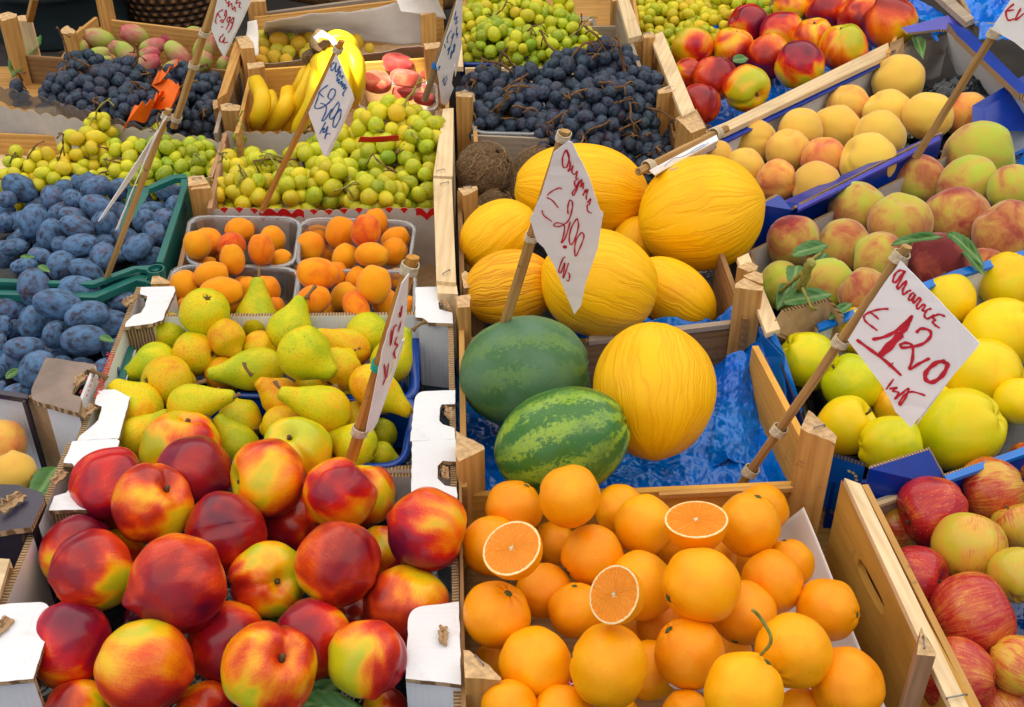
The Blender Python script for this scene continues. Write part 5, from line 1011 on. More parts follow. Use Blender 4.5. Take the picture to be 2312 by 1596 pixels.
# ---- C5 top trays
tag(tray(None, [(1030, 142), (1188, 142), (1190, 60), (1045, 60)], .0, .06, M['tray_blue'], 'fruit_tray', th=.0015), 'blue plastic tray under the green grapes at the back', 'tray')
tag(tray(None, [(1202, 138), (1350, 130), (1340, 40), (1210, 40)], .0, .06, M['clear'], 'punnet', rimmat=M['clear_rim']), 'clear tray of green grapes beside the blue tray', 'punnet')
b = cr('wooden_crate', 1300, 60, 'pale wooden crate holding the back trays of green grapes', 'crate', 'wooden fruit crates')
wall('end_board', (1270, 62), (1390, 60), .03, .13, .006, WG, b); wall('side_board', (1440, 150), (1392, 10), .05, .15, -.006, WG, b); slab('corner_board', PS([(1386, -30), (1410, -32), (1450, 78), (1420, 86)], .06), .01, WP, b, grain=Vector((0, 1, 0)), bevel=.0008)
post(b, [(1380, -12), (1408, -14), (1412, 0), (1382, 2)], .055, .2); post(b, [(1418, 90), (1452, 82), (1454, 92), (1422, 96)], .05, .14); floor_(b, [(1030, 150), (1440, 150), (1400, 0), (1030, 0)], -.065, W, .004); slab('side_rail', PS([(1020, 62), (1040, 62), (1046, 150), (1024, 150)], .045), .008, WP, b, grain=Vector((0, 1, 0)))
# ---- C3 melon crate
b = cr('wooden_crate', 1340, 600, 'wooden crate heaped with yellow melons', 'crate', 'wooden fruit crates')
post(b, [(1034, 424), (1076, 420), (1079, 428), (1046, 442)], .045, .15, (1055, 424, .2), [M['wood']]); wall('side_board', (1040, 700), (1032, 430), .02, .12, -.006, WD, b)
wall('side_board', (1690, 720), (1630, 560), .03, .12, .006, WD, b); slab('side_rail', PS([(1664, 582), (1690, 570), (1762, 742), (1730, 752)], .04), .007, WP, b, grain=Vector((0.3, 1, 0)), bevel=.0008); post(b, [(1664, 602), (1690, 590), (1712, 600), (1708, 608), (1690, 614)], .05, .12)
floor_(b, [(1040, 720), (1690, 720), (1600, 480), (1040, 480)], -.07, [M['film_dark']], .004); wall('end_board', (1040, 470), (1600, 440), -.01, .06, .006, W, b)
# ---- C2 watermelon crate
b = cr('wooden_crate', 1400, 900, 'wooden crate with watermelons on blue film', 'crate', 'wooden fruit crates')
post(b, [(1042, 618), (1050, 612), (1095, 640), (1092, 646), (1048, 650)], .045, .16, None, WD); post(b, [(1028, 668), (1062, 664), (1060, 694), (1034, 694)], .05, .15); 
wall('end_board', (1320, 764), (1650, 724), .012, .10, -.007, [M['wood_dark']], b); slab('top_rail', [P(1330, 758, .014), P(1650, 722, .014), P(1648, 732, .014), P(1330, 770, .014)], .006, WG, b)
wall('end_board', (1040, 760), (1330, 764), .0, .09, -.007, [M['wood_dark']], b)
post(b, [(1660, 640), (1680, 628), (1724, 648), (1722, 656), (1660, 650)], .065, .16); post(b, [(1678, 622), (1704, 610), (1722, 618), (1722, 640), (1690, 630)], .06, .14)
wall('side_board', (1828, 1000), (1712, 780), .03, .13, .007, [M['ply']], b); wall('side_board', (1040, 1100), (1036, 740), .02, .12, -.006, W, b)
fb = floor_(b, [(1042, 1120), (1830, 1110), (1700, 770), (1042, 760)], -.07, W, .004)
fl_ = sheet('blue_film', (P(1030, 1125, -.055), P(1850, 1112, -.045), P(1690, 760, -.03), P(1030, 765, -.045)), 380, 190, .0085, M['film'], None, 4, 22, .0005, True, lambda u, v: Vector((0, 0, .045 * max(0, u - .88) / .12 + .03 * max(0, v - .9) / .1))); tag(fl_, 'crumpled glossy blue film under the watermelons', 'film')
fl2 = sheet('blue_film', (P(1600, 1000, -.02), P(1790, 985, -.01), P(1735, 812, .01), P(1640, 800, .01)), 110, 110, .006, M['film'], None, 8, 36, .0005, True, lambda u, v: Vector((0, 0, -.03 * (1 - v) + .01 * math.sin(u * 6)))); tag(fl2, 'raised corner of blue film beside the big front melon', 'film')
# ---- C1 orange crate
b = cr('wooden_crate', 1480, 1350, 'large wooden crate in front heaped with oranges', 'crate', 'wooden fruit crates')
post(b, [(1029, 974), (1092, 1006), (1094, 1014), (1036, 1042), (1030, 1030)], .05, .19); post(b, [(1808, 966), (1826, 925), (1890, 985), (1886, 1000), (1812, 970)], .075, .24, (1850, 965, .3)); post(b, [(1050, 1530), (1046, 1468), (1060, 1468), (1132, 1528), (1130, 1534)], .05, .18, (1082, 1492, 2.2)); post(b, [(2070, 1478), (2080, 1414), (2115, 1474), (2112, 1482)], .07, .24, (2085, 1452, 1.4), [M['wood_pink']])
wall('end_board', (1440, 1112), (1800, 1096), .0, .12, .007, [M['ply']], b); wall('end_board', (1040, 1120), (1440, 1112), .0, .12, .007, [M['ply']], b)
slab('end_rail', [P(1488, 1118, .004), P(1795, 1102, .004), P(1793, 1092, .004), P(1488, 1108, .004)], .005, W, b)
A_ = P(1900, 1082, .035); B_ = P(2215, 1660, .035); dv = (B_ - A_); up_ = Vector((0, 0, -.155)); nn = Vector((-dv.y, dv.x, 0)).normalized()
# side board with a hand slot: four pieces round the hole merged as one mesh
vs = []; fs = []
def q_(u, v, s): return A_ + dv * u + up_ * v + nn * s
def slot_board():
    us = [0, .24, .27, .33, .40, .47, .50, 1]; 
    bm = bmesh.new(); outer = [(0, 0), (1, 0), (1, 1), (0, 1)]
    hole = []
    u0, u1, v0, v1 = .215, .43, .24, .35
    for k in range(24):
        a = 2 * PI * k / 24; cu, cv_ = math.cos(a), math.sin(a)
        hole.append(((u0 + u1) / 2 + (u1 - u0) / 2 * (abs(cu) ** .5) * math.copysign(1, cu), (v0 + v1) / 2 + (v1 - v0) / 2 * (abs(cv_) ** .6) * math.copysign(1, cv_)))
    allf = []
    lay = []
    for s in (0, .007):
        ho = [bm.verts.new(q_(u, v, s)) for u, v in hole]; oo = []
        for k in range(24):
            u, v = hole[k]; du, dv_ = u - (u0 + u1) / 2, v - (v0 + v1) / 2
            ts = []
            if du > 1e-6: ts.append((1 - (u0 + u1) / 2) / du)
            if du < -1e-6: ts.append(-((u0 + u1) / 2) / du)
            if dv_ > 1e-6: ts.append((1 - (v0 + v1) / 2) / dv_)
            if dv_ < -1e-6: ts.append(-((v0 + v1) / 2) / dv_)
            t = min(ts); oo.append(bm.verts.new(q_((u0 + u1) / 2 + du * t, (v0 + v1) / 2 + dv_ * t, s)))
        lay.append((ho, oo))
        for k in range(24): bm.faces.new([ho[k], ho[(k + 1) % 24], oo[(k + 1) % 24], oo[k]])
        for cu, cv_ in ((1, 1), (0, 1), (0, 0), (1, 0)):
            c0 = bm.verts.new(q_(cu, cv_, s)); best = min(range(24), key=lambda k: ((oo[k].co + oo[(k + 1) % 24].co) / 2 - c0.co).length); bm.faces.new([oo[best], oo[(best + 1) % 24], c0])
    for k in range(24):
        j = (k + 1) % 24; bm.faces.new([lay[0][0][k], lay[0][0][j], lay[1][0][j], lay[1][0][k]]); bm.faces.new([lay[0][1][k], lay[0][1][j], lay[1][1][j], lay[1][1][k]])
    bmesh.ops.recalc_face_normals(bm, faces=bm.faces[:]); me = bpy.data.meshes.new('side_board'); mw = frame((A_ + B_) / 2, dv, Vector((0, 0, 1))); me2 = mw.inverted()
    for v in bm.verts: v.co = me2 @ v.co
    bm.to_mesh(me); bm.free(); return link('side_board', me, mw, b, [M['ply']])
slot_board()
slab('side_rail', PS([(1906, 1078), (1944, 1092), (2190, 1600), (2250, 1700), (2200, 1700), (2130, 1560)], .042), .007, WP, b, grain=dv, bevel=.0006); staple(b, 2160, 1575, .043, .2, .016)
wall('outer_board', (1946, 1094), (2250, 1700), .034, .15, .006, W, b)
slab('side_rail', PS([(1036, 1085), (1042, 1085), (1052, 1600), (1041, 1600)], .03), .12, [M['wood_dark']], b, grain=Vector((0, 1, 0)))
floor_(b, [(1045, 1680), (2230, 1680), (1900, 1110), (1045, 1120)], -.105, W, .004)
pl = sheet('paper_liner', (P(1780, 1680, -.09), P(2020, 1640, -.035), P(1815, 1148, .005), P(1690, 1170, -.07)), 40, 50, .006, M['paper'], None, 2, 7, .0006, False, lambda u, v: Vector((0, 0, -.02 * math.sin(PI * u)))); tag(pl, 'white paper lining the right side of the orange crate', 'paper')
pl = sheet('paper_liner', (P(1050, 1690, -.09), P(1840, 1690, -.09), P(1690, 1170, -.085), P(1050, 1160, -.085)), 30, 30, .008, M['wood_dark'], None, 3, 7, .0006, False); tag(pl, 'brown card sheet in the bottom of the orange crate', 'card')
ck = sheet('tissue_wrapper', (P(1272, 1560, -.01), P(1300, 1640, .0), P(1340, 1600, .0), P(1292, 1525, -.02)), 14, 14, .006, M['check'], None, 5, 20, .0004, False); tag(ck, 'red and white checked wrapper between two front oranges', 'wrapper')
ck = sheet('tissue_wrapper', (P(1735, 1580, .0), P(1800, 1620, .0), P(1812, 1590, .0), P(1770, 1555, -.01)), 14, 14, .006, M['check'], None, 6, 20, .0004, False); tag(ck, 'red and white checked wrapper at the bottom right oranges', 'wrapper')
ck = sheet('tissue_wrapper', (P(1520, 1560, .0), P(1600, 1570, .0), P(1600, 1548, .01), P(1505, 1548, .0)), 20, 8, .006, M['paper'], None, 7, 20, .0004, False); tag(ck, 'white tissue wrapper below a front orange', 'wrapper')
# ---- D1 nectarine crate
b = cr('wooden_crate', 1760, 150, 'wooden crate of nectarines at the back right', 'crate', 'wooden fruit crates')
slab('side_rail', PS([(1468, 82), (1496, 70), (1570, 248), (1540, 262)], .05), .008, WP, b, grain=Vector((.3, 1, 0)), bevel=.0008); post(b, [(1528, 268), (1566, 246), (1594, 288), (1590, 300), (1556, 312)][:3] + [(1560, 300)], .045, .10)
slab('corner_board', [P(1526, 266, .048), P(1572, 246, .048), P(1598, 292, .0), P(1560, 312, .0)], .012, WP, b); wall('side_board', (1560, 300), (1488, 90), .04, .12, .006, W, b)
slab('front_rail', PS([(1598, 292), (1640, 282), (2012, 108), (2012, 88), (1978, 98)], .02)[:1] + PS([(1634, 300), (2010, 122), (2005, 96), (1640, 275)], .025), .008, WP, b, grain=P(2010, 110, .02) - P(1640, 290, .02))
wall('front_board', (1600, 300), (2010, 112), .015, .09, .006, WP, b); floor_(b, [(1580, 300), (2010, 120), (2050, -40), (1500, 20)], -.05, W, .004); wall('end_board', (1470, -60), (2060, -60), .03, .1, .006, W, b); wall('side_board', (2010, 120), (2080, -40), .03, .1, .006, W, b)
tag(sheet('blue_film', (P(1580, 300, -.03), P(2005, 125, -.03), P(2040, -40, -.03), P(1520, 40, -.03)), 160, 100, .008, M['film'], None, 11, 34, .0005), 'blue film under the back nectarines', 'film')
tag(sheet('blue_film', (P(2050, 30, .04), P(2100, 90, .04), P(2130, 40, .05), P(2040, -20, .06)), 30, 30, .012, M['film'], None, 12, 26, .0005), 'crumpled blue film right of the back nectarines', 'film')
s = scallop('scalloped_liner', (1500, 180), (1790, 80), .0, .05, [M['red'], M['red'], M['kraft']], None, 8, .006); tag(s, 'dark red scalloped liner behind the back nectarines', 'liner')
# ---- top right grapes crate
b = cr('wooden_crate', 1600, 20, 'wooden crate of green grapes behind the nectarines', 'crate', 'wooden fruit crates')
wall('side_board', (1440, 80), (1420, -60), .0, .08, -.006, W, b); wall('end_board', (1420, -60), (1800, -70), .02, .09, .006, W, b); floor_(b, [(1450, 170), (1780, 90), (1790, -60), (1420, -60)], -.06, W, .004)
# ---- D2 navy carton
def carton(x, y, lab, mats, back, left, front, inner=None):
    b = cr('cardboard_carton', x, y, lab, 'box', 'blue cardboard cartons'); return b
b = carton(1900, 330, 'navy carton holding the pale peaches', BC, None, None, None)
wall('back_wall', (1585, 340), (2015, 128), .012, .085, .004, [M['white_card'], M['edge']], b)
slab('back_rim', PS([(1590, 334), (2014, 124), (2020, 132), (1594, 343)], .015), .003, [M['blue_card']], b, grain=P(2014, 124, 0) - P(1590, 334, 0))
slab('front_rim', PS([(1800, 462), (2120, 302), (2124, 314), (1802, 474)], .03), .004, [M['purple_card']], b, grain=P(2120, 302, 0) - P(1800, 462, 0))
Lf = [P(1716, 462, .03), P(1760, 440, .03), P(1772, 458, .02), P(1790, 474, .02), P(1810, 462, .03), P(2130, 300, .03)]
dd = Lf[-1] - Lf[0]
slab('front_wall', Lf + [Lf[-1] + Vector((0, 0, -.07)), Lf[0] + Vector((0, 0, -.075))], .005, [M['blue_card'], M['edge']], b, grain=dd, down=Vector((-dd.y, dd.x, 0)))
floor_(b, [(1640, 480), (1790, 520), (2250, 300), (2030, 150), (1590, 350)], -.055, [M['film_dark']], .004)
wall('side_wall', (1716, 462), (1590, 342), .015, .08, .004, [M['kraft'], M['edge']], b)
e = [P(2005, 112, .05), P(2070, 82, .06), P(2110, 62, .06), P(2130, 150, .0), P(2100, 178, -.01), P(2010, 150, -.01)]
slab('end_wall', HANG((2012, 116, .03), (2145, 70, .03), .08), .004, [M['grey_card'], M['edge']], b)
slab('end_flap', [P(2036, 62, .06), P(2140, 34, .06), P(2185, 70, .05), P(2120, 66, .05), P(2050, 74, .055)], .004, [M['purple_card'], M['edge']], b)
slab('end_wall', [P(2140, 66, .055), P(2240, 150, .055), P(2330, 250, .055), P(2330, 300, -.02), P(2220, 215, -.03), P(2160, 160, -.02), P(2140, 110, .0)], .004, [M['white_card'], M['edge']], b)
slab('end_rim', PS([(2140, 50), (2185, 66), (2312, 190), (2330, 215), (2300, 210), (2160, 78)], .062), .01, [M['blue_card'], M['edge']], b)
slab('end_flap', [P(2196, 238, .03), P(2312, 170, .06), P(2340, 160, .06), P(2340, 290, .01), P(2312, 270, .01), P(2195, 290, .01)], .004, [M['blue_card'], M['edge']], b)
slab('corner_card', [P(2010, 96, .04), P(2040, 84, .05), P(2044, 150, .0), P(2006, 158, .0)], .006, [M['kraft'], M['edge']], b)
tag(sheet('black_film', (P(2070, 300, -.02), P(2250, 250, -.02), P(2220, 160, .0), P(2110, 180, .0)), 40, 40, .016, M['film_dark'], None, 15, 20, .0006), 'crumpled black film at the end of the navy carton', 'film')
tag(sheet('black_film', (P(1700, 470, -.045), P(2200, 320, -.035), P(2140, 170, -.03), P(1640, 380, -.045)), 60, 40, .014, M['film_dark'], None, 16, 20, .0006), 'black plastic tray liner under the pale peaches', 'film')
# ---- D3 middle blue carton
b = carton(2000, 550, 'blue carton holding the green and red peaches', BC, None, None, None)
A3 = PS([(1692, 566), (1800, 512), (2130, 348), (2330, 250)], .0)
wall('back_wall', (1690, 572), (2330, 262), .0, .08, .004, [M['grey_card'], M['edge']], b)
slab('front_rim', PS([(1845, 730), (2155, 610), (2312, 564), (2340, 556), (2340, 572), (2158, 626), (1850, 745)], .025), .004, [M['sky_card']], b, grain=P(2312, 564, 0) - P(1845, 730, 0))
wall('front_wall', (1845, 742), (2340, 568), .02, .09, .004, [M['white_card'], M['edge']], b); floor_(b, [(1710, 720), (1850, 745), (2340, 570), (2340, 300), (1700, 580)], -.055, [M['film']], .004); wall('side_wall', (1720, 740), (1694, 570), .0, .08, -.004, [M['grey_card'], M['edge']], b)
tag(sheet('blue_film', (P(1720, 725, -.04), P(2300, 600, -.04), P(2310, 330, -.04), P(1720, 590, -.04)), 60, 40, .010, M['film_navy'], None, 17, 20, .0006), 'blue film under the green and red peaches', 'film')
# ---- D4 bright blue carton
b = carton(2050, 880, 'bright blue carton holding the yellow apples', SC, None, None, None)
slab('side_flap', [P(1714, 738, .03), P(1742, 732, .04), P(1772, 800, .03), P(1812, 925, .0), P(1800, 968, -.01), P(1770, 930, -.01), P(1730, 800, .0)], .005, [M['sky_card'], M['edge']], b)
slab('side_wall', HANG((1762, 815, .02), (1818, 952, .02), .08), .004, [M['blue_card'], M['edge']], b)
slab('back_flap', [P(1738, 740, .035), P(1766, 698, .05), P(1872, 672, .05), P(1905, 712, .04), P(1890, 765, .0), P(1840, 790, -.02), P(1752, 782, -.01)], .005, [M['kraft'], M['edge']], b)
Lf = [P(1892, 1022, .03), P(1965, 1046, .04), P(2095, 1010, .045), P(2132, 1086, .02), P(2142, 1072, .03), P(2340, 1004, .03)]
slab('front_flap', [P(1962, 1058, .045), P(2098, 1015, .045), P(2098, 1015, .045) + Vector((.02, -.02, -.03)), P(2098, 1015, .045) + Vector((.02, -.02, -.08)), P(1962, 1058, .045) + Vector((0, 0, -.08))], .004, [M['blue_card'], M['edge']], b, down=Vector((.35, 1, 0)))
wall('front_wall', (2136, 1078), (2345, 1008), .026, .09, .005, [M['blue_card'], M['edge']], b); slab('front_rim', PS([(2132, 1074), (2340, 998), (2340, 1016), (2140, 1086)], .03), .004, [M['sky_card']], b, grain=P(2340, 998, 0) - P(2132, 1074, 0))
slab('front_flap', HANG((1872, 1018, .035), (1955, 1045, .035), .07), .005, [M['sky_card'], M['edge']], b)
wall('front_wall', (1880, 1090), (2140, 1090), .0, .06, .005, [M['blue_card']], b)
floor_(b, [(1810, 980), (1900, 1060), (2130, 1080), (2340, 1010), (2340, 600), (1860, 740), (1760, 800)], -.06, [M['black']], .004)
tag(tray(None, [(1840, 1010), (2180, 1060), (2150, 620), (1790, 790)], -.02, .03, M['black'], 'fruit_tray', th=.0015), 'black moulded plastic tray under the yellow apples', 'tray')
wall('back_wall', (1850, 748), (2340, 590), .005, .08, .004, [M['white_card'], M['edge']], b)
# little stars printed on the carton
sA, sB = P(1872, 1018, .035), P(1955, 1045, .035); sN = (sB - sA).cross(Vector((0, 0, 1))).normalized()
if sN.dot(CAM - sA) < 0: sN = -sN
sU = (sB - sA).normalized()
for (x_, y_) in ((1926, 1068), (1932, 1075), (1934, 1084), (1930, 1092), (1920, 1094), (1917, 1064)):
    pc = onplane(x_, y_, sA + sN * .0035, sN); st_ = []
    for q in range(10): r_ = .0021 if q % 2 == 0 else .0009; a = PI / 2 + q * PI / 5; st_.append(pc + sU * math.cos(a) * r_ + Vector((0, 0, 1)) * math.sin(a) * r_)
    slab('printed_star', st_, .0003, [M['star']], b, grain=sU, down=-sN)
# ---- D5 apple crate
b = cr('wooden_crate', 2150, 1300, 'wooden crate of red apples at the right edge', 'crate', 'wooden fruit crates')
wall('end_board', (1955, 1146), (2345, 1018), .01, .11, .006, WG, b); slab('end_rail', [P(1952, 1142, .012), P(2345, 1012, .012), P(2345, 1020, .012), P(1955, 1150, .012)], .004, WP, b, grain=P(2345, 1012, 0) - P(1952, 1142, 0))
floor_(b, [(1955, 1150), (2340, 1030), (2400, 1660), (2260, 1700)], -.07, [M['film']], .004)
tag(sheet('blue_film', (P(2240, 1650, -.045), P(2400, 1640, -.045), P(2340, 1050, -.045), P(1975, 1170, -.045)), 40, 50, .008, M['film_navy'], None, 19, 20, .0006), 'dark blue film under the red apples', 'film')
# ---- bottom left dark boxes
b = cr('cardboard_box', 60, 1000, 'dark box with a brown folded flap, left of the white boxes', 'box', 'dark cardboard boxes')
flap(b, rounded([(104, 806), (214, 822), (212, 836), (196, 834), (180, 848), (176, 864), (164, 880), (163, 890), (182, 896), (184, 902), (178, 932), (72, 902), (70, 880)], {11, 12}, 8), .045, [M['bronze_card'], M['edge']], .006); torn(b, 186, 862, .045, .016, -.3)
slab('flap_front', HANG((104, 915, .038), (177, 931, .038), .108), .004, [M['white_card'], M['edge']], b, down=Vector((0, 1, 0)))
slab('printed_side', HANG((184, 905, .036), (216, 826, .044), .05), .003, [M['white_card']], b, down=Vector((-1, 0, 0)))
slab('inner_fold', HANG((62, 896, .038), (104, 914, .038), .108), .004, [M['kraft'], M['edge']], b, down=Vector((.3, 1, 0)))
slab('back_wall', HANG((-40, 882, .036), (60, 898, .036), .106), .004, [M['white_card']], b, down=Vector((0, 1, 0))); slab('dark_rim', PS([(-40, 872), (62, 890), (62, 900), (-40, 884)], .042), .006, [M['dark_card']], b)
slab('dark_rim', HANG((54, 899, .04), (62, 899, .04), .10), .006, [M['dark_card']], b, down=Vector((0, -1, 0)))
floor_(b, [(-80, 1200), (100, 1200), (180, 940), (-40, 900)], -.07, [M['black']], .004)
wall('side_wall', (100, 1190), (182, 930), -.02, .05, -.004, [M['dark_card']], b)
cu = bpy.data.curves.new('printed_words', 'FONT'); cu.body = 'Prodotti\nortofrutticoli'; cu.size = .0125; cu.align_x = 'LEFT'; cu.extrude = .0002
to = bpy.data.objects.new('printed_words', cu); COL.objects.link(to)
p0 = P(192, 905, .027); p1 = P(214, 842, .034); to.parent = b; to.matrix_basis = wm(b).inverted() @ (Matrix.Translation(p0 + Vector((.0035, 0, .006))) @ frame(Vector((0, 0, 0)), p1 - p0, (CAM - p0)).to_3x3().to_4x4()); cu.materials.append(M['ink_red']); bpy.context.view_layer.update(); me_ = bpy.data.meshes.new_from_object(to); to2 = bpy.data.objects.new('printed_words', me_); COL.objects.link(to2); to2.parent = b; to2.matrix_basis = to.matrix_basis; bpy.data.objects.remove(to); to2.name = 'printed_words'
b = cr('cardboard_box', 20, 1250, 'purple-black box flap at the left edge above the wooden post', 'box', 'dark cardboard boxes')
flap(b, rounded([(-40, 1092), (40, 1094), (96, 1112), (100, 1126), (84, 1160), (70, 1190), (-40, 1205)], {2}, 6), .04, [M['dark_card'], M['edge']], .006); torn(b, 36, 1142, .041, .022, -.5)
slab('side_wall', HANG((70, 1192, .036), (99, 1118, .036), .09), .005, [M['dark_card'], M['edge']], b); slab('front_wall', HANG((-40, 1206, .034), (45, 1199, .034), .09), .005, [M['dark_card'], M['edge']], b, down=Vector((0, 1, 0)))
slab('printed_disc', [P(60 + 26 * math.cos(2 * PI * k / 20) - 0 * k, 1312 + 46 * math.sin(2 * PI * k / 20) - 16 * math.cos(2 * PI * k / 20), -.035) for k in range(20)], .004, [M['red']], b)
b = cr('wooden_crate', 0, 1330, 'wooden crate corner at the lower left edge beside the nectarine box', 'crate', 'wooden fruit crates')
post(b, [(-30, 1262), (24, 1266), (28, 1282), (-20, 1284)], .03, .14, None, W); slab('top_board', PS([(-40, 1258), (22, 1262), (-10, 1370), (-60, 1370)], .036), .005, WP, b)
# ---- things behind the stall
def lathe(name, c, prof, mat, par=None, n=48, uv=False, smooth=True):
    vs = []; fs = []; m = len(prof)
    for (r, z_) in prof:
        for k in range(n + 1): a = 2 * PI * k / n; vs.append(Vector((c.x + r * math.cos(a), c.y + r * math.sin(a), c.z + z_)))
    for i in range(m - 1):
        for k in range(n): fs.append([i * (n + 1) + k, i * (n + 1) + k + 1, (i + 1) * (n + 1) + k + 1, (i + 1) * (n + 1) + k])
    o = mesh_from(name, vs, fs, Matrix.Translation(c), par, [mat], smooth=smooth)
    if uv:
        ul = o.data.uv_layers.new(name='UVMap')
        for p in o.data.polygons:
            i, k = divmod(p.index, n)
            for li, (a_, b_) in zip(p.loop_indices, ((k, i), (k + 1, i), (k + 1, i + 1), (k, i + 1))): ul.data[li].uv = (a_ / n, b_ / (m - 1))
    return o
bc = P(95, 118, -.14) + Vector((0, .15, 0))
br = empty('barrel', bc, 'dark plastic barrel standing behind the prickly pears', 'barrel')
rb = .15
lathe('drum', bc, [(rb * .93, 0), (rb * .97, .02), (rb * .98, .10), (rb * 1.08, .105), (rb * 1.09, .122), (rb * 1.0, .13), (rb * 1.02, .2), (rb * 1.1, .21), (rb * 1.1, .24), (rb, .25), (rb * .3, .26), (.001, .26)], M['barrel'], br)
bc = P(368, 74, -.14) + Vector((0, .12, 0))
bk = empty('wicker_basket', bc, 'tall brown wicker basket behind the prickly pears', 'basket')
lathe('body', bc, [(.108, 0.0), (.116, .06), (.122, .14), (.128, .22), (.132, .30), (.128, .302), (.12, .2)], M['wicker'], bk, 72, True)
bw = bpy.data.objects
lg = tube('log', [P(640, -60, -.05), P(800, -28, -.05), P(900, -22, -.06), P(1020, -40, -.06)], [.05, .055, .055, .05], M['wood_dark'], None, 12, .3); tag(lg, 'rough brown log lying behind the greengages', 'log')
b = cr('wooden_crate', 780, -60, 'old grey crate behind the greengages', 'crate', 'wooden fruit crates'); wall('end_board', (600, 30), (900, -10), .02, .2, .01, WG, b)
bd = slab('back_cloth', [Vector((-2.4, 3.25, .9)), Vector((2.6, 3.25, .9)), Vector((2.6, 3.25, -.94)), Vector((-2.4, 3.25, -.94))], .01, [M['barrel']], None, down=Vector((0, 1, 0))); tag(bd, 'dark green-black cloth hanging behind the stall', 'cloth')
# top right corner
tag(sheet('blue_film', (P(2200, 90, .02), P(2400, 110, .02), P(2420, -60, .06), P(2180, -60, .06)), 60, 40, .03, M['film'], None, 21, 12, .0006), 'blue film in the far right box behind the sign', 'film')
b = cr('wooden_crate', 2150, 0, 'pale wooden crate corner at the back right', 'crate', 'wooden fruit crates')
slab('side_rail', PS([(2104, -20), (2130, -25), (2200, 40), (2182, 50)], .07), .01, WG, b); slab('corner_board', [P(2130, -20, .08), P(2165, -25, .08), P(2192, 28, .07), P(2200, 60, .0), P(2176, 40, .02)], .01, WP, b); slab('yellow_card', [P(2200, 48, .03), P(2260, 52, .03), P(2250, 75, .01), P(2204, 72, .01)], .003, [M['wood_pale']], b)
# ---- leaves
for t in [(2075, 100, .03, .085, .034, -98, .5, 'green leaf hanging beside the back nectarines'), (1672, 134, .035, .03, .03, 20, .1, 'small green leaf between the back nectarines'), (1832, 562, .035, .06, .032, 25, .3, 'green leaf between the left peaches'), (1825, 672, .04, .065, .034, 15, .2, 'broad green leaf below the pale green peach'), (1772, 665, .02, .06, .03, -120, .3, 'dark green leaf beside the shaded peach'),
          (2075, 540, .05, .075, .022, 15, .3, 'long green leaf above the dark crimson peach'), (2178, 555, .055, .075, .026, -70, .5, 'folded green leaf right of the dark crimson peach'), (2197, 590, .03, .06, .02, -80, .3, 'dark green leaf under the folded one'), (1900, 700, .03, .05, .02, 40, .2, 'small green leaf above the price sign cane'), (100, 1095, .0, .06, .04, -100, .3, 'green leaf beside the yellow peach in the dark box'),
          (170, 1125, -.01, .08, .04, 100, .3, 'green leaf against the white box side') if False else (92, 1160, -.01, .05, .03, -70, .3, 'lower green leaf beside the dark box flap'), (708, 1575, .0, .06, .035, 35, .2, 'green leaf between the front nectarines'), (745, 1600, .0, .07, .04, -10, .2, 'green leaf at the bottom edge under the nectarines'), (603, 1400, -.01, .035, .03, 20, .2, 'tiny green leaf tip between nectarines'), (240, 765, .03, .02, .014, -20, .3, 'small green leaf on the front plums'), (98, 606, .03, .022, .014, -30, .4, 'dry curled leaf on the plums'), (62, 580, .03, .018, .010, 0, .2, 'small yellowed leaf on the plums'), (30, 842, .0, .022, .016, 60, .2, 'green leaf among the front plums'),
          (1795, 620, .045, .05, .035, -110, .4, 'curled green leaf on the peach twig'), (1855, 585, .02, .05, .03, 60, .3, 'grey-green leaf beside the peach twig'), (60, 122, -.02, .2, .06, 95, .1, 'dark green leaf behind the left crate post')]:
    leaf(*t)
tw = [([P(1758, 662, .02), P(1790, 635, .05), P(1812, 615, .07)], [.0022, .0025, .003]), ([P(1806, 652, .05), P(1822, 612, .08), P(1832, 590, .095)], [.005, .0055, .006]), ([P(1812, 650, .06), P(1830, 690, .05), P(1842, 698, .04)], [.002, .0018, .0015]), ([P(1812, 612, .08), P(1828, 590, .08), P(1852, 572, .06)], [.002, .0018, .0015])]
tag(merge_tubes('twig', [(catmull(p, 4), [q for q in [sum(r) / 3] * (4 * (len(p) - 1) + 1)]) for p, r in tw], M['rachis_green'], None, 7), 'green leafy twig lying on the left peaches', 'twig')
st_ = catmull([P(1718, 1478, .10), P(1738, 1455, .12), P(1738, 1430, .13), P(1715, 1392, .14), P(1700, 1378, .15)], 5); tag(tube('orange_stalk', st_, .0013, M['rachis_green'], None, 7, .2), 'thin green stalk rising from a front orange', 'stalk')
# orange tissue ribbon in the dark grapes
rb_ = [cv(0, 0, *q) for q in [(1620, 570), (1500, 690), (1420, 720), (1560, 830), (1600, 900), (1440, 910), (1370, 1000), (1230, 1030), (1160, 1110)]]
pts = catmull([P(x, y, .03 + .012 * math.sin(i * 2.1)) for i, (x, y) in enumerate(rb_)], 5); vs = []; fs = []
for i, p in enumerate(pts):
    wv_ = .007 + .016 * min(1, i / len(pts) * 1.5) * (.8 + .2 * math.sin(i * .9)); dd = Vector((.55 + .2 * math.sin(i * .6), .5 + .2 * math.cos(i * .8), .7)).normalized()
    vs += [p - dd * wv_, p + dd * wv_ + Vector((0, 0, .004 * math.sin(i * 2)))]
    if i: k = 2 * i; fs.append([k - 2, k - 1, k + 1, k])
o = mesh_from('orange_ribbon', vs, fs, Matrix.Translation(pts[0]), None, [M['orange_paper']]); o.modifiers.new('t', 'SOLIDIFY').thickness = .0008; tag(o, 'bright orange paper ribbon crumpled on the left dark grapes', 'ribbon')
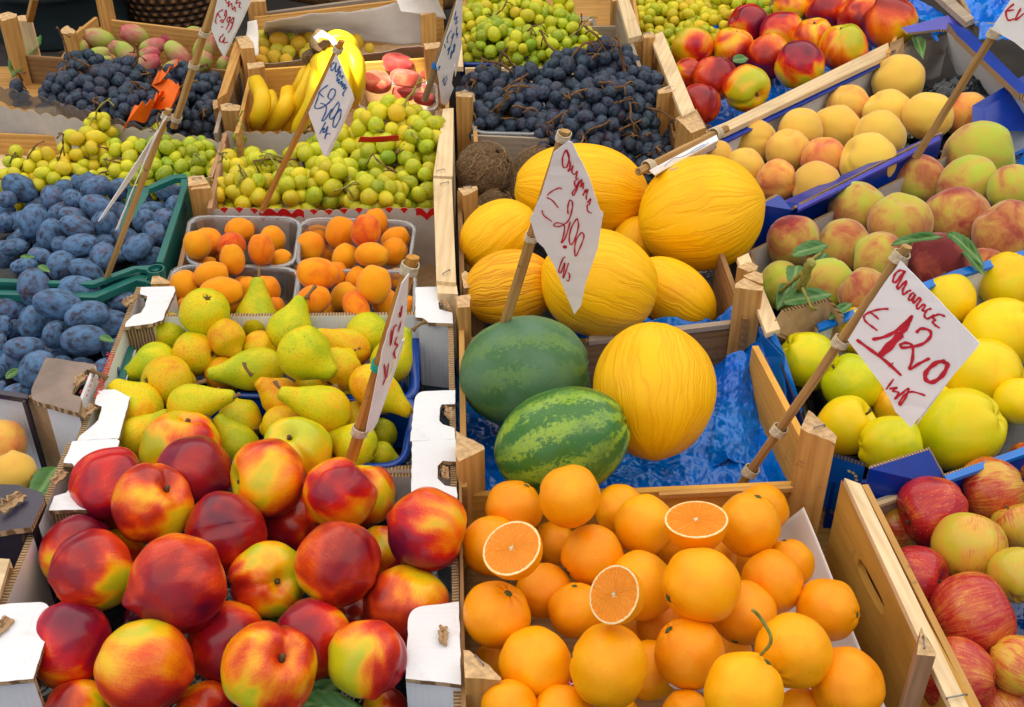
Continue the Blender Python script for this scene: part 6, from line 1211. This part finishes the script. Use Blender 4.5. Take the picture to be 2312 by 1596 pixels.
# red leaf-like label on the green grapes
tag(sheet('torn_label', (P(808, 322, .07), P(902, 322, .07), P(905, 306, .085), P(815, 308, .08)), 24, 4, .006, M['red'], None, 31, 60, .0006, False), 'torn red label lying on the heaped green grapes', 'label')
tag(slab('produce_label', [P(x, y, .04 + k) for x, y, k in [(270, 520, .0), (290, 425, .02), (300, 420, .02), (336, 420, .015), (336, 435, .01), (310, 430, .012), (292, 505, .0)]], .001, [M['teal']]), 'green and white label sticker on the rear plums', 'label')
# ------------------------------------------------------------------ bananas
def banana(par, pts, r, label=None, name='banana', mat='banana'):
    """pts: (x, y, z) photo pixels and height, from stalk end to tip"""
    P3 = catmull([P(x, y, z) for x, y, z in pts], 8); n = len(P3); R1 = r * dep(P3[n // 2]) / F; rad = []
    for i in range(n):
        t = i / (n - 1); k = min(1, (t / .22) ** .8 * .75 + .28) if t < .22 else (1 if t < .8 else 1 - .72 * ((t - .8) / .2) ** 1.6)
        rad.append(R1 * k)
    vs, fs = tube_geo(P3, rad, 10, .0); c = P3[n // 2]
    # five-sided section
    for i in range(n):
        for k in range(10):
            v = vs[i * 10 + k]; m = P3[i]; f = 1 + (.05 if k % 2 == 0 else -.03); vs[i * 10 + k] = m + (v - m) * f
    o = mesh_from(name, vs, fs, frame(c, P3[-1] - P3[0], Vector((0, 0, 1))) @ Matrix.Scale(R1 * 2, 4), par, [M[mat]], smooth=True)
    tv, tf = tube_geo([P3[-2], P3[-1], P3[-1] * 2 - P3[-2]], [R1 * .36, R1 * .30, R1 * .16], 7, .3); mesh_from('tip', tv, tf, Matrix.Translation(P3[-1]), o, [M['stem']], smooth=True); o.color = (R_.uniform(.4, .75), R_.random(), .5, 1); return o
Bn = [cv(1, 0, *q) for q in ((570, 540), (680, 410))]
def bn(x, y, z): a, b_ = cv(1, 0, x, y); return (a, b_, z)
r1 = empty('banana_bunch', P(*Bn[0], .06), 'bunch of bananas with brown crown just left of the albicocche sign', 'bananas')
for q in [[bn(560, 580, .075), bn(540, 720, .07), bn(470, 880, .05), bn(390, 1080, .01), bn(300, 1230, -.02)], [bn(580, 590, .075), bn(590, 760, .08), bn(560, 940, .06), bn(480, 1100, .03), bn(400, 1230, .0)], [bn(590, 580, .07), bn(620, 780, .06), bn(640, 1000, .04), bn(600, 1230, .0)], [bn(545, 585, .07), bn(480, 740, .05), bn(400, 900, .02), bn(320, 1090, -.01)]]: banana(r1, q, 17)
vs, fs = tube_geo([P(*bn(566, 500, 0)[:2], .085), P(*bn(570, 545, 0)[:2], .08), P(*bn(570, 600, 0)[:2], .072)], [.018, .017, .010], 9, .5); mesh_from('crown', vs, fs, Matrix.Translation(P(*Bn[0], .08)), r1, [M['stem']])
r2 = empty('banana_bunch', P(*Bn[1], .06), 'large sunlit banana bunch with taped brown crown behind the albicocche sign', 'bananas')
for q in [[bn(700, 440, .1), bn(850, 430, .11), bn(950, 560, .10), bn(960, 760, .07), bn(940, 960, .02)], [bn(690, 470, .1), bn(780, 540, .10), bn(830, 700, .09), bn(850, 900, .05), bn(830, 1080, .0)], [bn(670, 480, .095), bn(700, 620, .09), bn(730, 800, .07), bn(740, 1000, .03)], [bn(650, 490, .09), bn(640, 620, .08), bn(680, 780, .06), bn(690, 980, .03)], [bn(720, 420, .1), bn(800, 360, .11), bn(900, 420, .10), bn(900, 620, .06)]]: banana(r2, q, 22)
vs, fs = tube_geo([P(*bn(640, 350, 0)[:2], .12), P(*bn(660, 390, 0)[:2], .11), P(*bn(690, 460, 0)[:2], .10)], [.017, .02, .014], 9, .5); mesh_from('crown', vs, fs, Matrix.Translation(P(*Bn[1], .1)), r2, [M['stem']])
vs, fs = tube_geo([P(*bn(600, 365, 0)[:2], .125), P(*bn(660, 325, 0)[:2], .13), P(*bn(740, 355, 0)[:2], .128), P(*bn(800, 440, 0)[:2], .12)], [.012, .011, .006, .005], 8, .8, .5); mesh_from('foil_tape', vs, fs, Matrix.Translation(P(*Bn[1], .1)), r2, [M['paper']])
for q, l in (([bn(60, 760, .045), bn(110, 880, .05), bn(90, 1030, .03), bn(20, 1170, -.01)], 'single banana at the left with blunt tip up'), ([bn(350, 850, .04), bn(330, 960, .04), bn(240, 1100, .01), bn(110, 1210, -.02)], 'single banana slanting beside the crate post'), ([bn(180, 880, .0), bn(190, 980, .0), bn(150, 1100, -.02), bn(80, 1180, -.03)], 'banana half hidden behind the two single ones')):
    o = banana(None, [q[0]] + q, 19.5 if 'half' not in l else 17); tag(o, l, 'banana')
tag(tray(None, [tuple(cv(1, 0, *p)) for p in ((990, 980), (1700, 1000), (1690, 740), (1010, 780))], .0, .06, M['clear'], 'punnet', rimmat=M['clear_rim']), 'clear plastic tray under the flat peaches', 'punnet')
# ------------------------------------------------------------------ price signs
def binding(par, pts, r, mat, n=3):
    """string wound round the cane at a traced place: centre, cane axis"""
    c, ax = pts; vs = []; fs = []; u = ax.orthogonal().normalized(); v = ax.cross(u).normalized(); path = []
    n = n * 2
    for i in range(n * 12 + 1):
        a = 2 * PI * i / 12; path.append(c + ax * ((i / (n * 12) - .5) * r * 1.3 + .1 * r * math.sin(i)) + (u * math.cos(a) + v * math.sin(a)) * r)
    return tube('string', path, r * .11, mat, par, 5, .3)
def sign(name_label, bot, top, wpx, zb, lean, mat, paper, strokes, ink, facing=None, binds=(), yaw=0.0, back=None, sw=.0016, smat='string', lines=None):
    """cane from photo pixel bot (height zb) to top; lean = metres the top comes nearer; paper outline traced on a plane through the cane"""
    B = P(*bot, zb); Yt = B.y + lean; d = ray(*top); T = CAM + d * (Yt / d.y) if abs(d.y) > 1e-6 else B
    root = empty('price_sign', B, name_label, 'price sign', 'handwritten price signs on canes')
    ax = (T - B).normalized(); w = wpx * 1.3 * dep(T) / F / 2
    n = 10; path = [B.lerp(T, i / n) + Vector((noise.noise(Vector((i * .7, bot[0], 0))), noise.noise(Vector((i * .7, 0, bot[0]))), 0)) * w * .12 for i in range(n + 1)]
    tube('cane', path, [w * (1.0 + .04 * noise.noise(Vector((i, 3, top[0])))) for i in range(n + 1)], M[mat], root, 6, .05, flat=.6, smooth=False)
    tc = (CAM - B.lerp(T, .7)).normalized(); nrm = (tc - ax * tc.dot(ax)).normalized()
    nrm = Quaternion(ax, math.radians(yaw)) @ nrm
    pt = T + nrm * w * 1.15
    pp = [onplane(x, y, pt, nrm) for x, y in paper]; pp2 = []
    for p in rough_edge(pp, .0007, bot[0], step=.008): pp2.append(p)
    cc = sum(pp, Vector()) / len(pp)
    slab('paper', [p - nrm * .0001 for p in pp2], .0009, [M['paper']], root, grain=pp[1] - pp[0], down=-nrm)
    if back:
        for bk_, off, tw_ in back:
            n2 = (Quaternion(ax, math.radians(tw_)) @ nrm); slab('back_sheet', [onplane(x, y, pt - nrm * off, n2) for x, y in bk_], .0009, [M['paper']], root, grain=ax, down=-n2)
    pt2 = pt + nrm * .0006; vs = []; fs = []
    for s in strokes:
        wd = sw
        if isinstance(s, dict): wd = s['w'] * sw; s = s['p']
        q = [onplane(x, y, pt2, nrm) for x, y in s]; q = catmull(q, 5) if len(q) > 2 else [q[0], q[0].lerp(q[1], .5), q[1]]
        base = len(vs)
        for i, p in enumerate(q):
            t = (q[min(i + 1, len(q) - 1)] - q[max(i - 1, 0)]); t = t.normalized() if t.length > 1e-9 else ax; sd = t.cross(nrm) * wd * .5 * (1 + .18 * math.sin(i * 1.3 + wd)) * (.55 if i in (0, len(q) - 1) else 1); vs += [p - sd, p + sd]
            if i: k = base + 2 * i; fs.append([k - 2, k - 1, k + 1, k])
    if vs:
        o = mesh_from('writing', vs, fs, frame(cc, (pp[1] - pp[0]), nrm), root, [M[ink]])
    for i, (x, y, nb, m_) in enumerate(binds):
        L_ = (T - B); t = (y - bot[1]) / (top[1] - bot[1]); c = B.lerp(T, max(0, min(1, t * dep(B) / (dep(T) * (1 - t) + dep(B) * t) if True else t))); binding(root, (c, ax), w * 1.12, M[m_], nb)
    return root
def cs(c, r, *l): return [cv(c, r, *p) for p in l]
def kx(px, py, s):  # from enlarged crops
    pass
ar = lambda *l: [(1693.5 + x * K, 395.15 + y * K) for x, y in l]       # crop with origin (3000, 700)
ar2 = lambda *l: [(1693.5 + x * K, 790.3 + y * K) for x, y in l]
sign('price sign reading Arance € 1.20 in red, over the yellow apples', (1668, 1102), (2048, 556), 26, -.03, -.02, 'stick', [(2033, 588), (2212, 775), (2057, 965), (2022, 930), (1990, 868), (1914, 768), (1962, 690)],
     [ar((1415, 885), (1370, 868), (1325, 900), (1302, 965), (1325, 978), (1365, 930), (1412, 875), (1375, 950), (1340, 1020), (1355, 1035), (1400, 985), (1425, 968), (1418, 1000), (1392, 1050), (1400, 1090), (1440, 1060), (1470, 1050)),
      ar((1500, 1075), (1470, 1085), (1445, 1130), (1470, 1140), (1505, 1090), (1485, 1150), (1495, 1165), (1540, 1120), (1555, 1140), (1520, 1190), (1530, 1220), (1580, 1180), (1595, 1195), (1570, 1235), (1600, 1240)),
      ar((1655, 1215), (1610, 1235), (1590, 1285), (1620, 1310), (1680, 1270)), ar((1780, 1290), (1720, 1270), (1665, 1300), (1690, 1320), (1665, 1340), (1690, 1370), (1730, 1395)),
      ar((1265, 1220), (1180, 1225), (1090, 1250), (1040, 1285), (1050, 1330), (1110, 1380), (1162, 1418)), ar((1095, 1250), (1140, 1285), (1175, 1315)),
      {'p': ar((1112, 1500), (1240, 1470), (1360, 1400), (1480, 1280)), 'w': 1.6}, {'p': ar((1485, 1280), (1440, 1370)), 'w': 1.2}, {'p': ar((1450, 1350), (1370, 1450)), 'w': 2.6}, {'p': ar((1380, 1440), (1290, 1540), (1180, 1650)), 'w': 3.6}, {'p': ar((970, 1500), (1080, 1580), (1240, 1700), (1380, 1830)), 'w': 1.6},
      {'p': ar((1280, 1725), (1292, 1735)), 'w': 3.4}, {'p': ar((1515, 1440), (1560, 1400), (1640, 1420), (1640, 1480), (1560, 1545), (1400, 1575), (1372, 1550), (1420, 1530), (1480, 1560), (1480, 1680), (1455, 1770), (1540, 1720), (1640, 1670)), 'w': 1.4},
      {'p': ar((1785, 1700), (1700, 1710), (1610, 1790), (1600, 1860), (1660, 1890), (1750, 1830), (1800, 1730), (1760, 1705)), 'w': 2}, ar2((1310, 262), (1240, 360)), ar2((1270, 355), (1340, 340), (1300, 372), (1355, 388), (1320, 445), (1385, 395), (1445, 350), (1420, 430), (1370, 500), (1362, 480), (1410, 410), (1480, 380), (1600, 415))],
     'ink_red', binds=((2020, 580, 4, 'string'), (1895, 772, 3, 'string'), (1760, 972, 4, 'string'), (1690, 1064, 4, 'string')), sw=.0019, back=[([(2100, 900), (2212, 778), (2150, 850), (2066, 965)], .004, 8)])
# cane has a second stick lashed on
an = lambda *l: [(1129 + x * K, 395.15 + y * K) for x, y in l]
an0 = lambda *l: [(1129 + x * K, y * K) for x, y in l]
sign('price sign reading Angurie € 2.00 in red, in front of the melons', (1121, 790), (1276, 295), 22, .04, -.06, 'stick', [(1282, 318), (1292, 322), (1330, 400), (1350, 462), (1359, 486), (1346, 560), (1322, 640), (1312, 690), (1297, 710), (1278, 665), (1252, 602), (1228, 560), (1212, 545), (1206, 528), (1196, 495), (1222, 440), (1250, 345)],
     [an0((600, 1365), (570, 1440), (575, 1520), (610, 1520), (630, 1430), (605, 1365), (640, 1500), (620, 1560), (650, 1540), (665, 1510), (655, 1570), (680, 1590), (705, 1560), (690, 1630)),
      an((715, 30), (680, 60), (690, 110), (725, 50), (700, 130), (670, 185), (660, 160), (700, 110), (745, 40), (735, 110), (760, 70), (755, 130)), an((755, 190), (780, 130), (775, 160), (800, 130), (785, 200), (790, 225)), an((795, 255), (825, 215), (815, 265), (795, 275), (800, 330), (838, 348)),
      an((560, 130), (540, 118), (470, 150), (430, 185)), an((425, 205), (480, 235), (532, 302)), an((382, 320), (400, 370), (475, 425)),
      an((620, 355), (618, 290), (635, 230), (660, 250), (655, 320), (620, 420), (540, 470), (490, 460), (520, 435), (585, 460), (580, 540), (560, 620), (600, 560), (640, 425)),
      an((700, 395), (650, 480), (630, 580), (645, 635), (680, 590), (715, 470), (705, 395)), an((745, 520), (695, 590), (680, 680), (690, 740), (730, 660), (765, 560), (745, 520)), {'p': an((590, 640), (592, 670)), 'w': 3}, an((595, 745), (570, 770), (535, 870), (555, 890), (590, 800), (575, 940), (600, 880), (625, 800)), an((620, 890), (635, 910), (625, 965), (605, 955))],
     'ink_red', binds=((1272, 308, 3, 'string'), (1198, 535, 2, 'string')), sw=.0014, yaw=6, back=[([(1350, 470), (1362, 482), (1350, 560), (1322, 640), (1340, 540)], .006, 10)])
al = lambda *l: [(564.5 + x * K, y * K) for x, y in l]
sign('price sign reading Albicocche € 2.00 in blue, in front of the bananas', (592, 474), (772, 92), 15, .02, -.03, 'stick_orange', [(759, 120), (797, 214), (765, 290), (733, 352), (729, 350), (712, 300), (696, 255), (722, 200)],
     [al((770, 565), (740, 600), (742, 645), (775, 610), (785, 570), (778, 650), (800, 640), (820, 600), (800, 680), (790, 690), (825, 650), (820, 700), (850, 690), (835, 720)), al((800, 700), (790, 740), (815, 720), (805, 760), (840, 740), (825, 770), (850, 760), (835, 790), (870, 770), (850, 810), (880, 795), (845, 860), (858, 875)),
      al((712, 775), (640, 830), (615, 900), (590, 980), (640, 985), (715, 940), (770, 870), (775, 820), (740, 815), (710, 880), (740, 910)), al((625, 845), (672, 888)), al((640, 940), (690, 960), (690, 1020), (655, 1100), (690, 1080), (745, 990)), al((810, 925), (760, 990), (725, 1060), (745, 1085), (800, 1010), (815, 940)), al((830, 990), (775, 1060), (755, 1140), (775, 1160), (820, 1080), (832, 1000)),
      al((690, 1110), (660, 1170), (635, 1220)), al((660, 1185), (680, 1165), (665, 1205), (685, 1200), (710, 1150), (680, 1265), (700, 1220), (735, 1222))],
     'ink_blue', binds=((764, 112, 3, 'string'),), sw=.0015, back=[([(797, 214), (800, 225), (772, 290), (742, 352), (733, 354), (768, 280)], .008, 8)])
pr = lambda *l: [(x * K, y * K) for x, y in l]
sign('price sign reading € 2.99 KN in red, at the top left', (392, 288), (496, -30), 16, .0, -.03, 'stick', pr((1985, -30), (2270, -30), (2262, 20), (2200, 170), (2110, 360), (2035, 510), (1990, 430), (1925, 262)),
     [pr((2050, -20), (2070, 30), (2090, 10), (2080, 60), (2110, 30), (2120, 90), (2140, 60), (2145, 110)), pr((2170, -10), (2150, 30), (2190, 20), (2180, 60), (2200, 75)), pr((2035, 85), (1985, 120), (1965, 190), (1975, 218)), pr((1985, 120), (2000, 150), (2018, 160)), pr((2045, 150), (2060, 90), (2065, 140), (2030, 200), (2010, 190), (2030, 180), (2035, 210)),
      {'p': pr((2025, 240), (2028, 250)), 'w': 2.4}, pr((2095, 150), (2070, 180), (2085, 205), (2100, 150), (2085, 220), (2060, 270)), pr((2130, 155), (2105, 190), (2120, 215), (2135, 160), (2115, 240), (2080, 300)), pr((2010, 330), (1998, 380)), pr((2040, 310), (2000, 360), (2025, 385), (2050, 340), (2040, 390), (2065, 385), (2080, 385))],
     'ink_red', binds=((465, 75, 3, 'string'), (448, 148, 2, 'string'), (402, 268, 3, 'string')), sw=.0016, back=[(pr((2270, -30), (2300, -10), (2220, 170), (2050, 520), (2035, 508)), .010, 6)])
sign('narrow turned price sign with blue writing beside the green grapes', (958, 228), (1040, -10), 14, .03, -.02, 'stick_dark', al((1900, -30), (1938, -20), (1935, 200), (1925, 360), (1870, 560), (1840, 760), (1858, 800), (1790, 970), (1745, 940), (1725, 760), (1702, 600), (1745, 480), (1800, 300), (1850, 150)),
     [al((1880, 100), (1865, 180), (1890, 150), (1875, 220), (1900, 190)), al((1890, 240), (1880, 320), (1895, 300), (1885, 350)), al((1838, 275), (1805, 330), (1798, 380), (1810, 390)), al((1768, 400), (1785, 440)), al((1800, 460), (1820, 430), (1805, 500), (1860, 310), (1840, 340), (1850, 350)), al((1835, 470), (1828, 540), (1845, 480), (1840, 460)), al((1862, 400), (1855, 480), (1870, 420), (1865, 400)), al((1770, 700), (1755, 750)), al((1800, 690), (1770, 730), (1775, 780), (1800, 710))],
     'ink_blue', binds=((978, 148, 4, 'blue_string'),), sw=.0016, yaw=45, back=[(al((1925, 360), (1935, 380), (1885, 650), (1872, 700), (1870, 560)), .008, 0)])
sign('edge-on price sign on an orange cane over the pears', (792, 1040), (932, 580), 27, .02, -.02, 'stick_orange', [(924, 618), (919, 700), (909, 766), (898, 792), (889, 815), (868, 890), (850, 950), (834, 977), (827, 976), (845, 890), (862, 800), (885, 720), (908, 640)],
     [[(908, 690), (905, 715), (902, 705)], [(906, 725), (900, 750)], [(885, 745), (882, 780), (890, 740), (896, 735)], [(897, 760), (892, 775), (898, 780), (890, 795), (893, 810)], [(868, 822), (872, 855), (878, 820)], [(870, 855), (865, 870)]],
     'ink_red', binds=((928, 605, 5, 'string'), (846, 825, 2, 'teal_string'), (812, 972, 5, 'string')), sw=.0022, yaw=62, back=[([(908, 770), (914, 765), (900, 815), (878, 880), (852, 955), (838, 978), (866, 900)], .005, 4)])
sign('edge-on folded price sign standing in the plums', (236, 640), (381, 246), 14, .01, -.02, 'stick', [(378, 262), (368, 275), (335, 345), (262, 520), (268, 516), (300, 430), (345, 320)],
     [], 'ink_red', binds=((374, 262, 4, 'string'),), yaw=64, back=[([(374, 268), (332, 330), (222, 500), (232, 492), (300, 400), (345, 330)], .012, -14)])
tr = lambda *l: [(1693.5 + x * K, y * K) for x, y in l]
sign('price sign with red writing cut off at the top right corner', (2068, 355), (2300, -12), 20, .03, -.03, 'stick', [(2295, -20), (2345, -10), (2345, 140), (2290, 95), (2238, 66)],
     [[(2290, 8), (2272, 25), (2276, 45), (2290, 42)], [(2268, 25), (2290, 22)], [(2305, 18), (2292, 45), (2312, 30)]], 'ink_red', binds=((2230, 76, 3, 'string'),), sw=.0024)
# folded sign lying on the melons
sg = empty('price_sign', P(1540, 350, .09), 'folded price sign lying flat behind the large yellow melon', 'price sign', 'handwritten price signs on canes')
a0, a1 = P(1440, 388, .10), P(1640, 290, .10); tube('cane', [a0.lerp(a1, i / 8) for i in range(9)], .0055, M['stick'], sg, 6, .15, smooth=False)
slab('paper', [P(1466, 384, .112), P(1618, 304, .112), P(1622, 316, .108), P(1478, 394, .105)], .001, [M['paper']], sg, grain=a1 - a0); slab('paper', [P(1478, 394, .105), P(1622, 316, .107), P(1612, 336, .085), P(1482, 400, .085)], .001, [M['paper']], sg, grain=a1 - a0)
for c_ in (.12, .88): binding(sg, (a0.lerp(a1, c_), (a1 - a0).normalized()), .0085, M['string'], 3)
st = [[(1500, 376), (1520, 358), (1545, 352), (1570, 336), (1590, 326)], [(1520, 372), (1512, 384), (1530, 378)], [(1560, 346), (1575, 338), (1600, 322)]]
vs = []; fs = []
for s in st:
    q = catmull([P(x, y, .1135) for x, y in s], 5); base = len(vs)
    for i, p in enumerate(q):
        vs += [p + Vector((0, .0009, 0)), p - Vector((0, .0009, 0))]
        if i: k = base + 2 * i; fs.append([k - 2, k - 1, k + 1, k])
mesh_from('writing', vs, fs, Matrix.Translation(vs[0]), sg, [M['ink_blue']])
# ------------------------------------------------------------------ coconut fibres
for o in [f['obj'] for f in ALL if f['kind'] == 'coconut']:
    ls = []; cc = o.matrix_basis.translation; rr = o.matrix_basis.to_scale()[0]; ln = o.matrix_basis.to_3x3()
    for k in range(170):
        u = Vector((R_.gauss(0, 1), R_.gauss(0, 1), R_.gauss(0, 1))).normalized(); tcd = (CAM - cc).normalized()
        if (ln @ u).normalized().dot(tcd) < -.1: continue
        a = u; pts = []; lift = R_.uniform(.0, .10); mer = Vector((-u.x * u.z, -u.y * u.z, 1 - u.z * u.z)).normalized(); sidev = Vector((R_.gauss(0, .35), R_.gauss(0, .35), R_.gauss(0, .35)))
        for q in range(5): p = (u + (mer + sidev) * .10 * q).normalized() * (1.0 + lift * math.sin(q * .7)); pts.append(cc + ln @ p)
        ls.append((pts, [rr * .008] * 5))
    merge_tubes('husk_fibres', ls, M['fibre'], o, 3, .2)['kind'] = 'stuff'
# ------------------------------------------------------------------ cut oranges
def half_orange(cx, cy, rx, ry, bodyoff, L, label, faceang):
    """face ellipse centre and radii; bodyoff = direction of the peel side in the photo"""
    c = P(cx, cy, .012 + L * .042); d = dep(c); R1 = max(rx, ry) * d / F; tc = (CAM - c).normalized(); rt = (RT - tc * RT.dot(tc)).normalized(); up = tc.cross(rt)
    k = min(rx, ry) / max(rx, ry); a = math.radians(faceang); nrm = (tc * k + (rt * math.cos(a) + up * math.sin(a)) * math.sqrt(1 - k * k)).normalized()
    mw = frame(c, nrm.orthogonal(), nrm) @ Matrix.Scale(R1, 4)
    root = empty('cut_orange', c, label, 'orange', 'halved oranges on the heap'); vs = []; fs = []; n = 40; m = 12
    for j in range(m + 1):
        t = PI / 2 * j / m
        for i in range(n): a = 2 * PI * i / n; vs.append(Vector((math.cos(a) * math.cos(t), math.sin(a) * math.cos(t), -math.sin(t) * 1.12)) if j < m else Vector((0, 0, -1.12)))
    for j in range(m):
        for i in range(n): fs.append([j * n + i, (j + 1) * n + i, (j + 1) * n + (i + 1) % n, j * n + (i + 1) % n])
    me = bpy.data.meshes.new('peel'); me.from_pydata(vs, [], fs); me.validate(); me.shade_smooth(); me.materials.append(M['orange']); o = bpy.data.objects.new('peel', me); COL.objects.link(o); o.parent = root
    o.matrix_basis = Matrix.Translation(c).inverted() @ mw; o.color = (.6, R_.random(), 0, 1)
    fl = []; vs = [Vector((0, 0, -.03))]; fs = []
    for j in range(1, 15):
        r = j / 14
        for i in range(72):
            a = 2 * PI * i / 72; z_ = -.012 * noise.noise(Vector((math.cos(a) * 6, math.sin(a) * 6, r * 3))) - .02 * abs(math.sin(a * 5)) ** .3 * 0 + (.012 if r > .9 else 0)
            vs.append(Vector((math.cos(a) * r, math.sin(a) * r, z_ if r < .99 else 0)))
    for i in range(72): fs.append([0, 1 + i, 1 + (i + 1) % 72])
    for j in range(13):
        for i in range(72): fs.append([1 + j * 72 + i, 1 + (j + 1) * 72 + i, 1 + (j + 1) * 72 + (i + 1) % 72, 1 + j * 72 + (i + 1) % 72])
    me = bpy.data.meshes.new('flesh'); me.from_pydata(vs, [], fs); me.shade_smooth(); me.materials.append(M['orange_flesh']); o = bpy.data.objects.new('flesh', me); COL.objects.link(o); o.parent = root; o.matrix_basis = Matrix.Translation(c).inverted() @ mw
half_orange(1572, 1172, 72, 42, None, 1.9, 'halved orange with white pith at the back, cut face up', 90)
half_orange(1155, 1237, 70, 57, None, 1.9, 'halved orange at the left of the heap', 125)
half_orange(1386, 1342, 68, 55, None, 2.6, 'halved orange in the centre of the heap', 160)
# ------------------------------------------------------------------ light
AZ, EL = math.radians(222), math.radians(60)
sd = Vector((math.sin(AZ) * math.cos(EL), math.cos(AZ) * math.cos(EL), math.sin(EL)))     # towards the sun
w = bpy.data.worlds.new('World'); sc.world = w; w.use_nodes = True; nt = w.node_tree; sk = nt.nodes.new('ShaderNodeTexSky'); sk.sky_type = 'NISHITA'; sk.sun_disc = False
sk.sun_elevation = EL; sk.sun_rotation = AZ; sk.air_density = 1.0; sk.dust_density = 3.0
nt.links.new(sk.outputs[0], nt.nodes['Background'].inputs[0]); nt.nodes['Background'].inputs[1].default_value = SKY
sl = bpy.data.lights.new('sun', 'SUN'); sl.energy = SUN; sl.angle = SUNA; sl.color = (1, .95, .87); so = bpy.data.objects.new('sun', sl); COL.objects.link(so); so.location = (0, 0, 5); so.rotation_euler = (-sd).to_track_quat('-Z', 'Y').to_euler()
# market awning: translucent cloth overhead with one open seam that lets a patch of sun through
if AWN:
    t = NT('awning_cloth'); tr_ = t.n('ShaderNodeBsdfTranslucent'); tr_.inputs[0].default_value = (.80, .77, .72, 1); df_ = t.n('ShaderNodeBsdfDiffuse'); df_.inputs[0].default_value = (.80, .78, .74, 1)
    mx = t.n('ShaderNodeMixShader'); mx.inputs[0].default_value = .55; t.l(df_.outputs[0], mx.inputs[1]); t.l(tr_.outputs[0], mx.inputs[2]); t.l(mx.outputs[0], t.out.inputs[0])
    ZA = 1.9; k_ = lambda p: p + sd * ((ZA - p.z) / sd.z)
    h0, h1 = k_(P(735, 225, .06)), k_(P(930, 90, .06)); x0, x1 = min(h0.x, h1.x), max(h0.x, h1.x); y0, y1 = min(h0.y, h1.y), max(h0.y, h1.y)
    aw = empty('market_awning', Vector((0, 1.5, ZA)), 'pale cloth awning stretched over the stall, outside the picture', 'awning')
    for (a, b_, c_, d_) in ((-3.4, x0, -1.1, 4.6), (x1, 3.6, -1.1, 4.6), (x0, x1, -1.1, y0), (x0, x1, y1, 4.6)):
        mesh_from('cloth_panel', [Vector((a, c_, ZA)), Vector((b_, c_, ZA)), Vector((b_, d_, ZA)), Vector((a, d_, ZA))], [[0, 1, 2, 3]], Matrix.Translation(Vector((a, c_, ZA))), aw, [t.m])
sc.view_settings.view_transform = 'Standard'; sc.view_settings.look = 'None'; sc.view_settings.exposure = EXPO; sc.view_settings.gamma = 1
sc.render.engine = 'CYCLES'; sc.cycles.use_denoising = True; sc.cycles.max_bounces = 8; sc.cycles.transparent_max_bounces = 12; sc.cycles.caustics_reflective = False; sc.cycles.caustics_refractive = False; sc.cycles.sample_clamp_indirect = 6
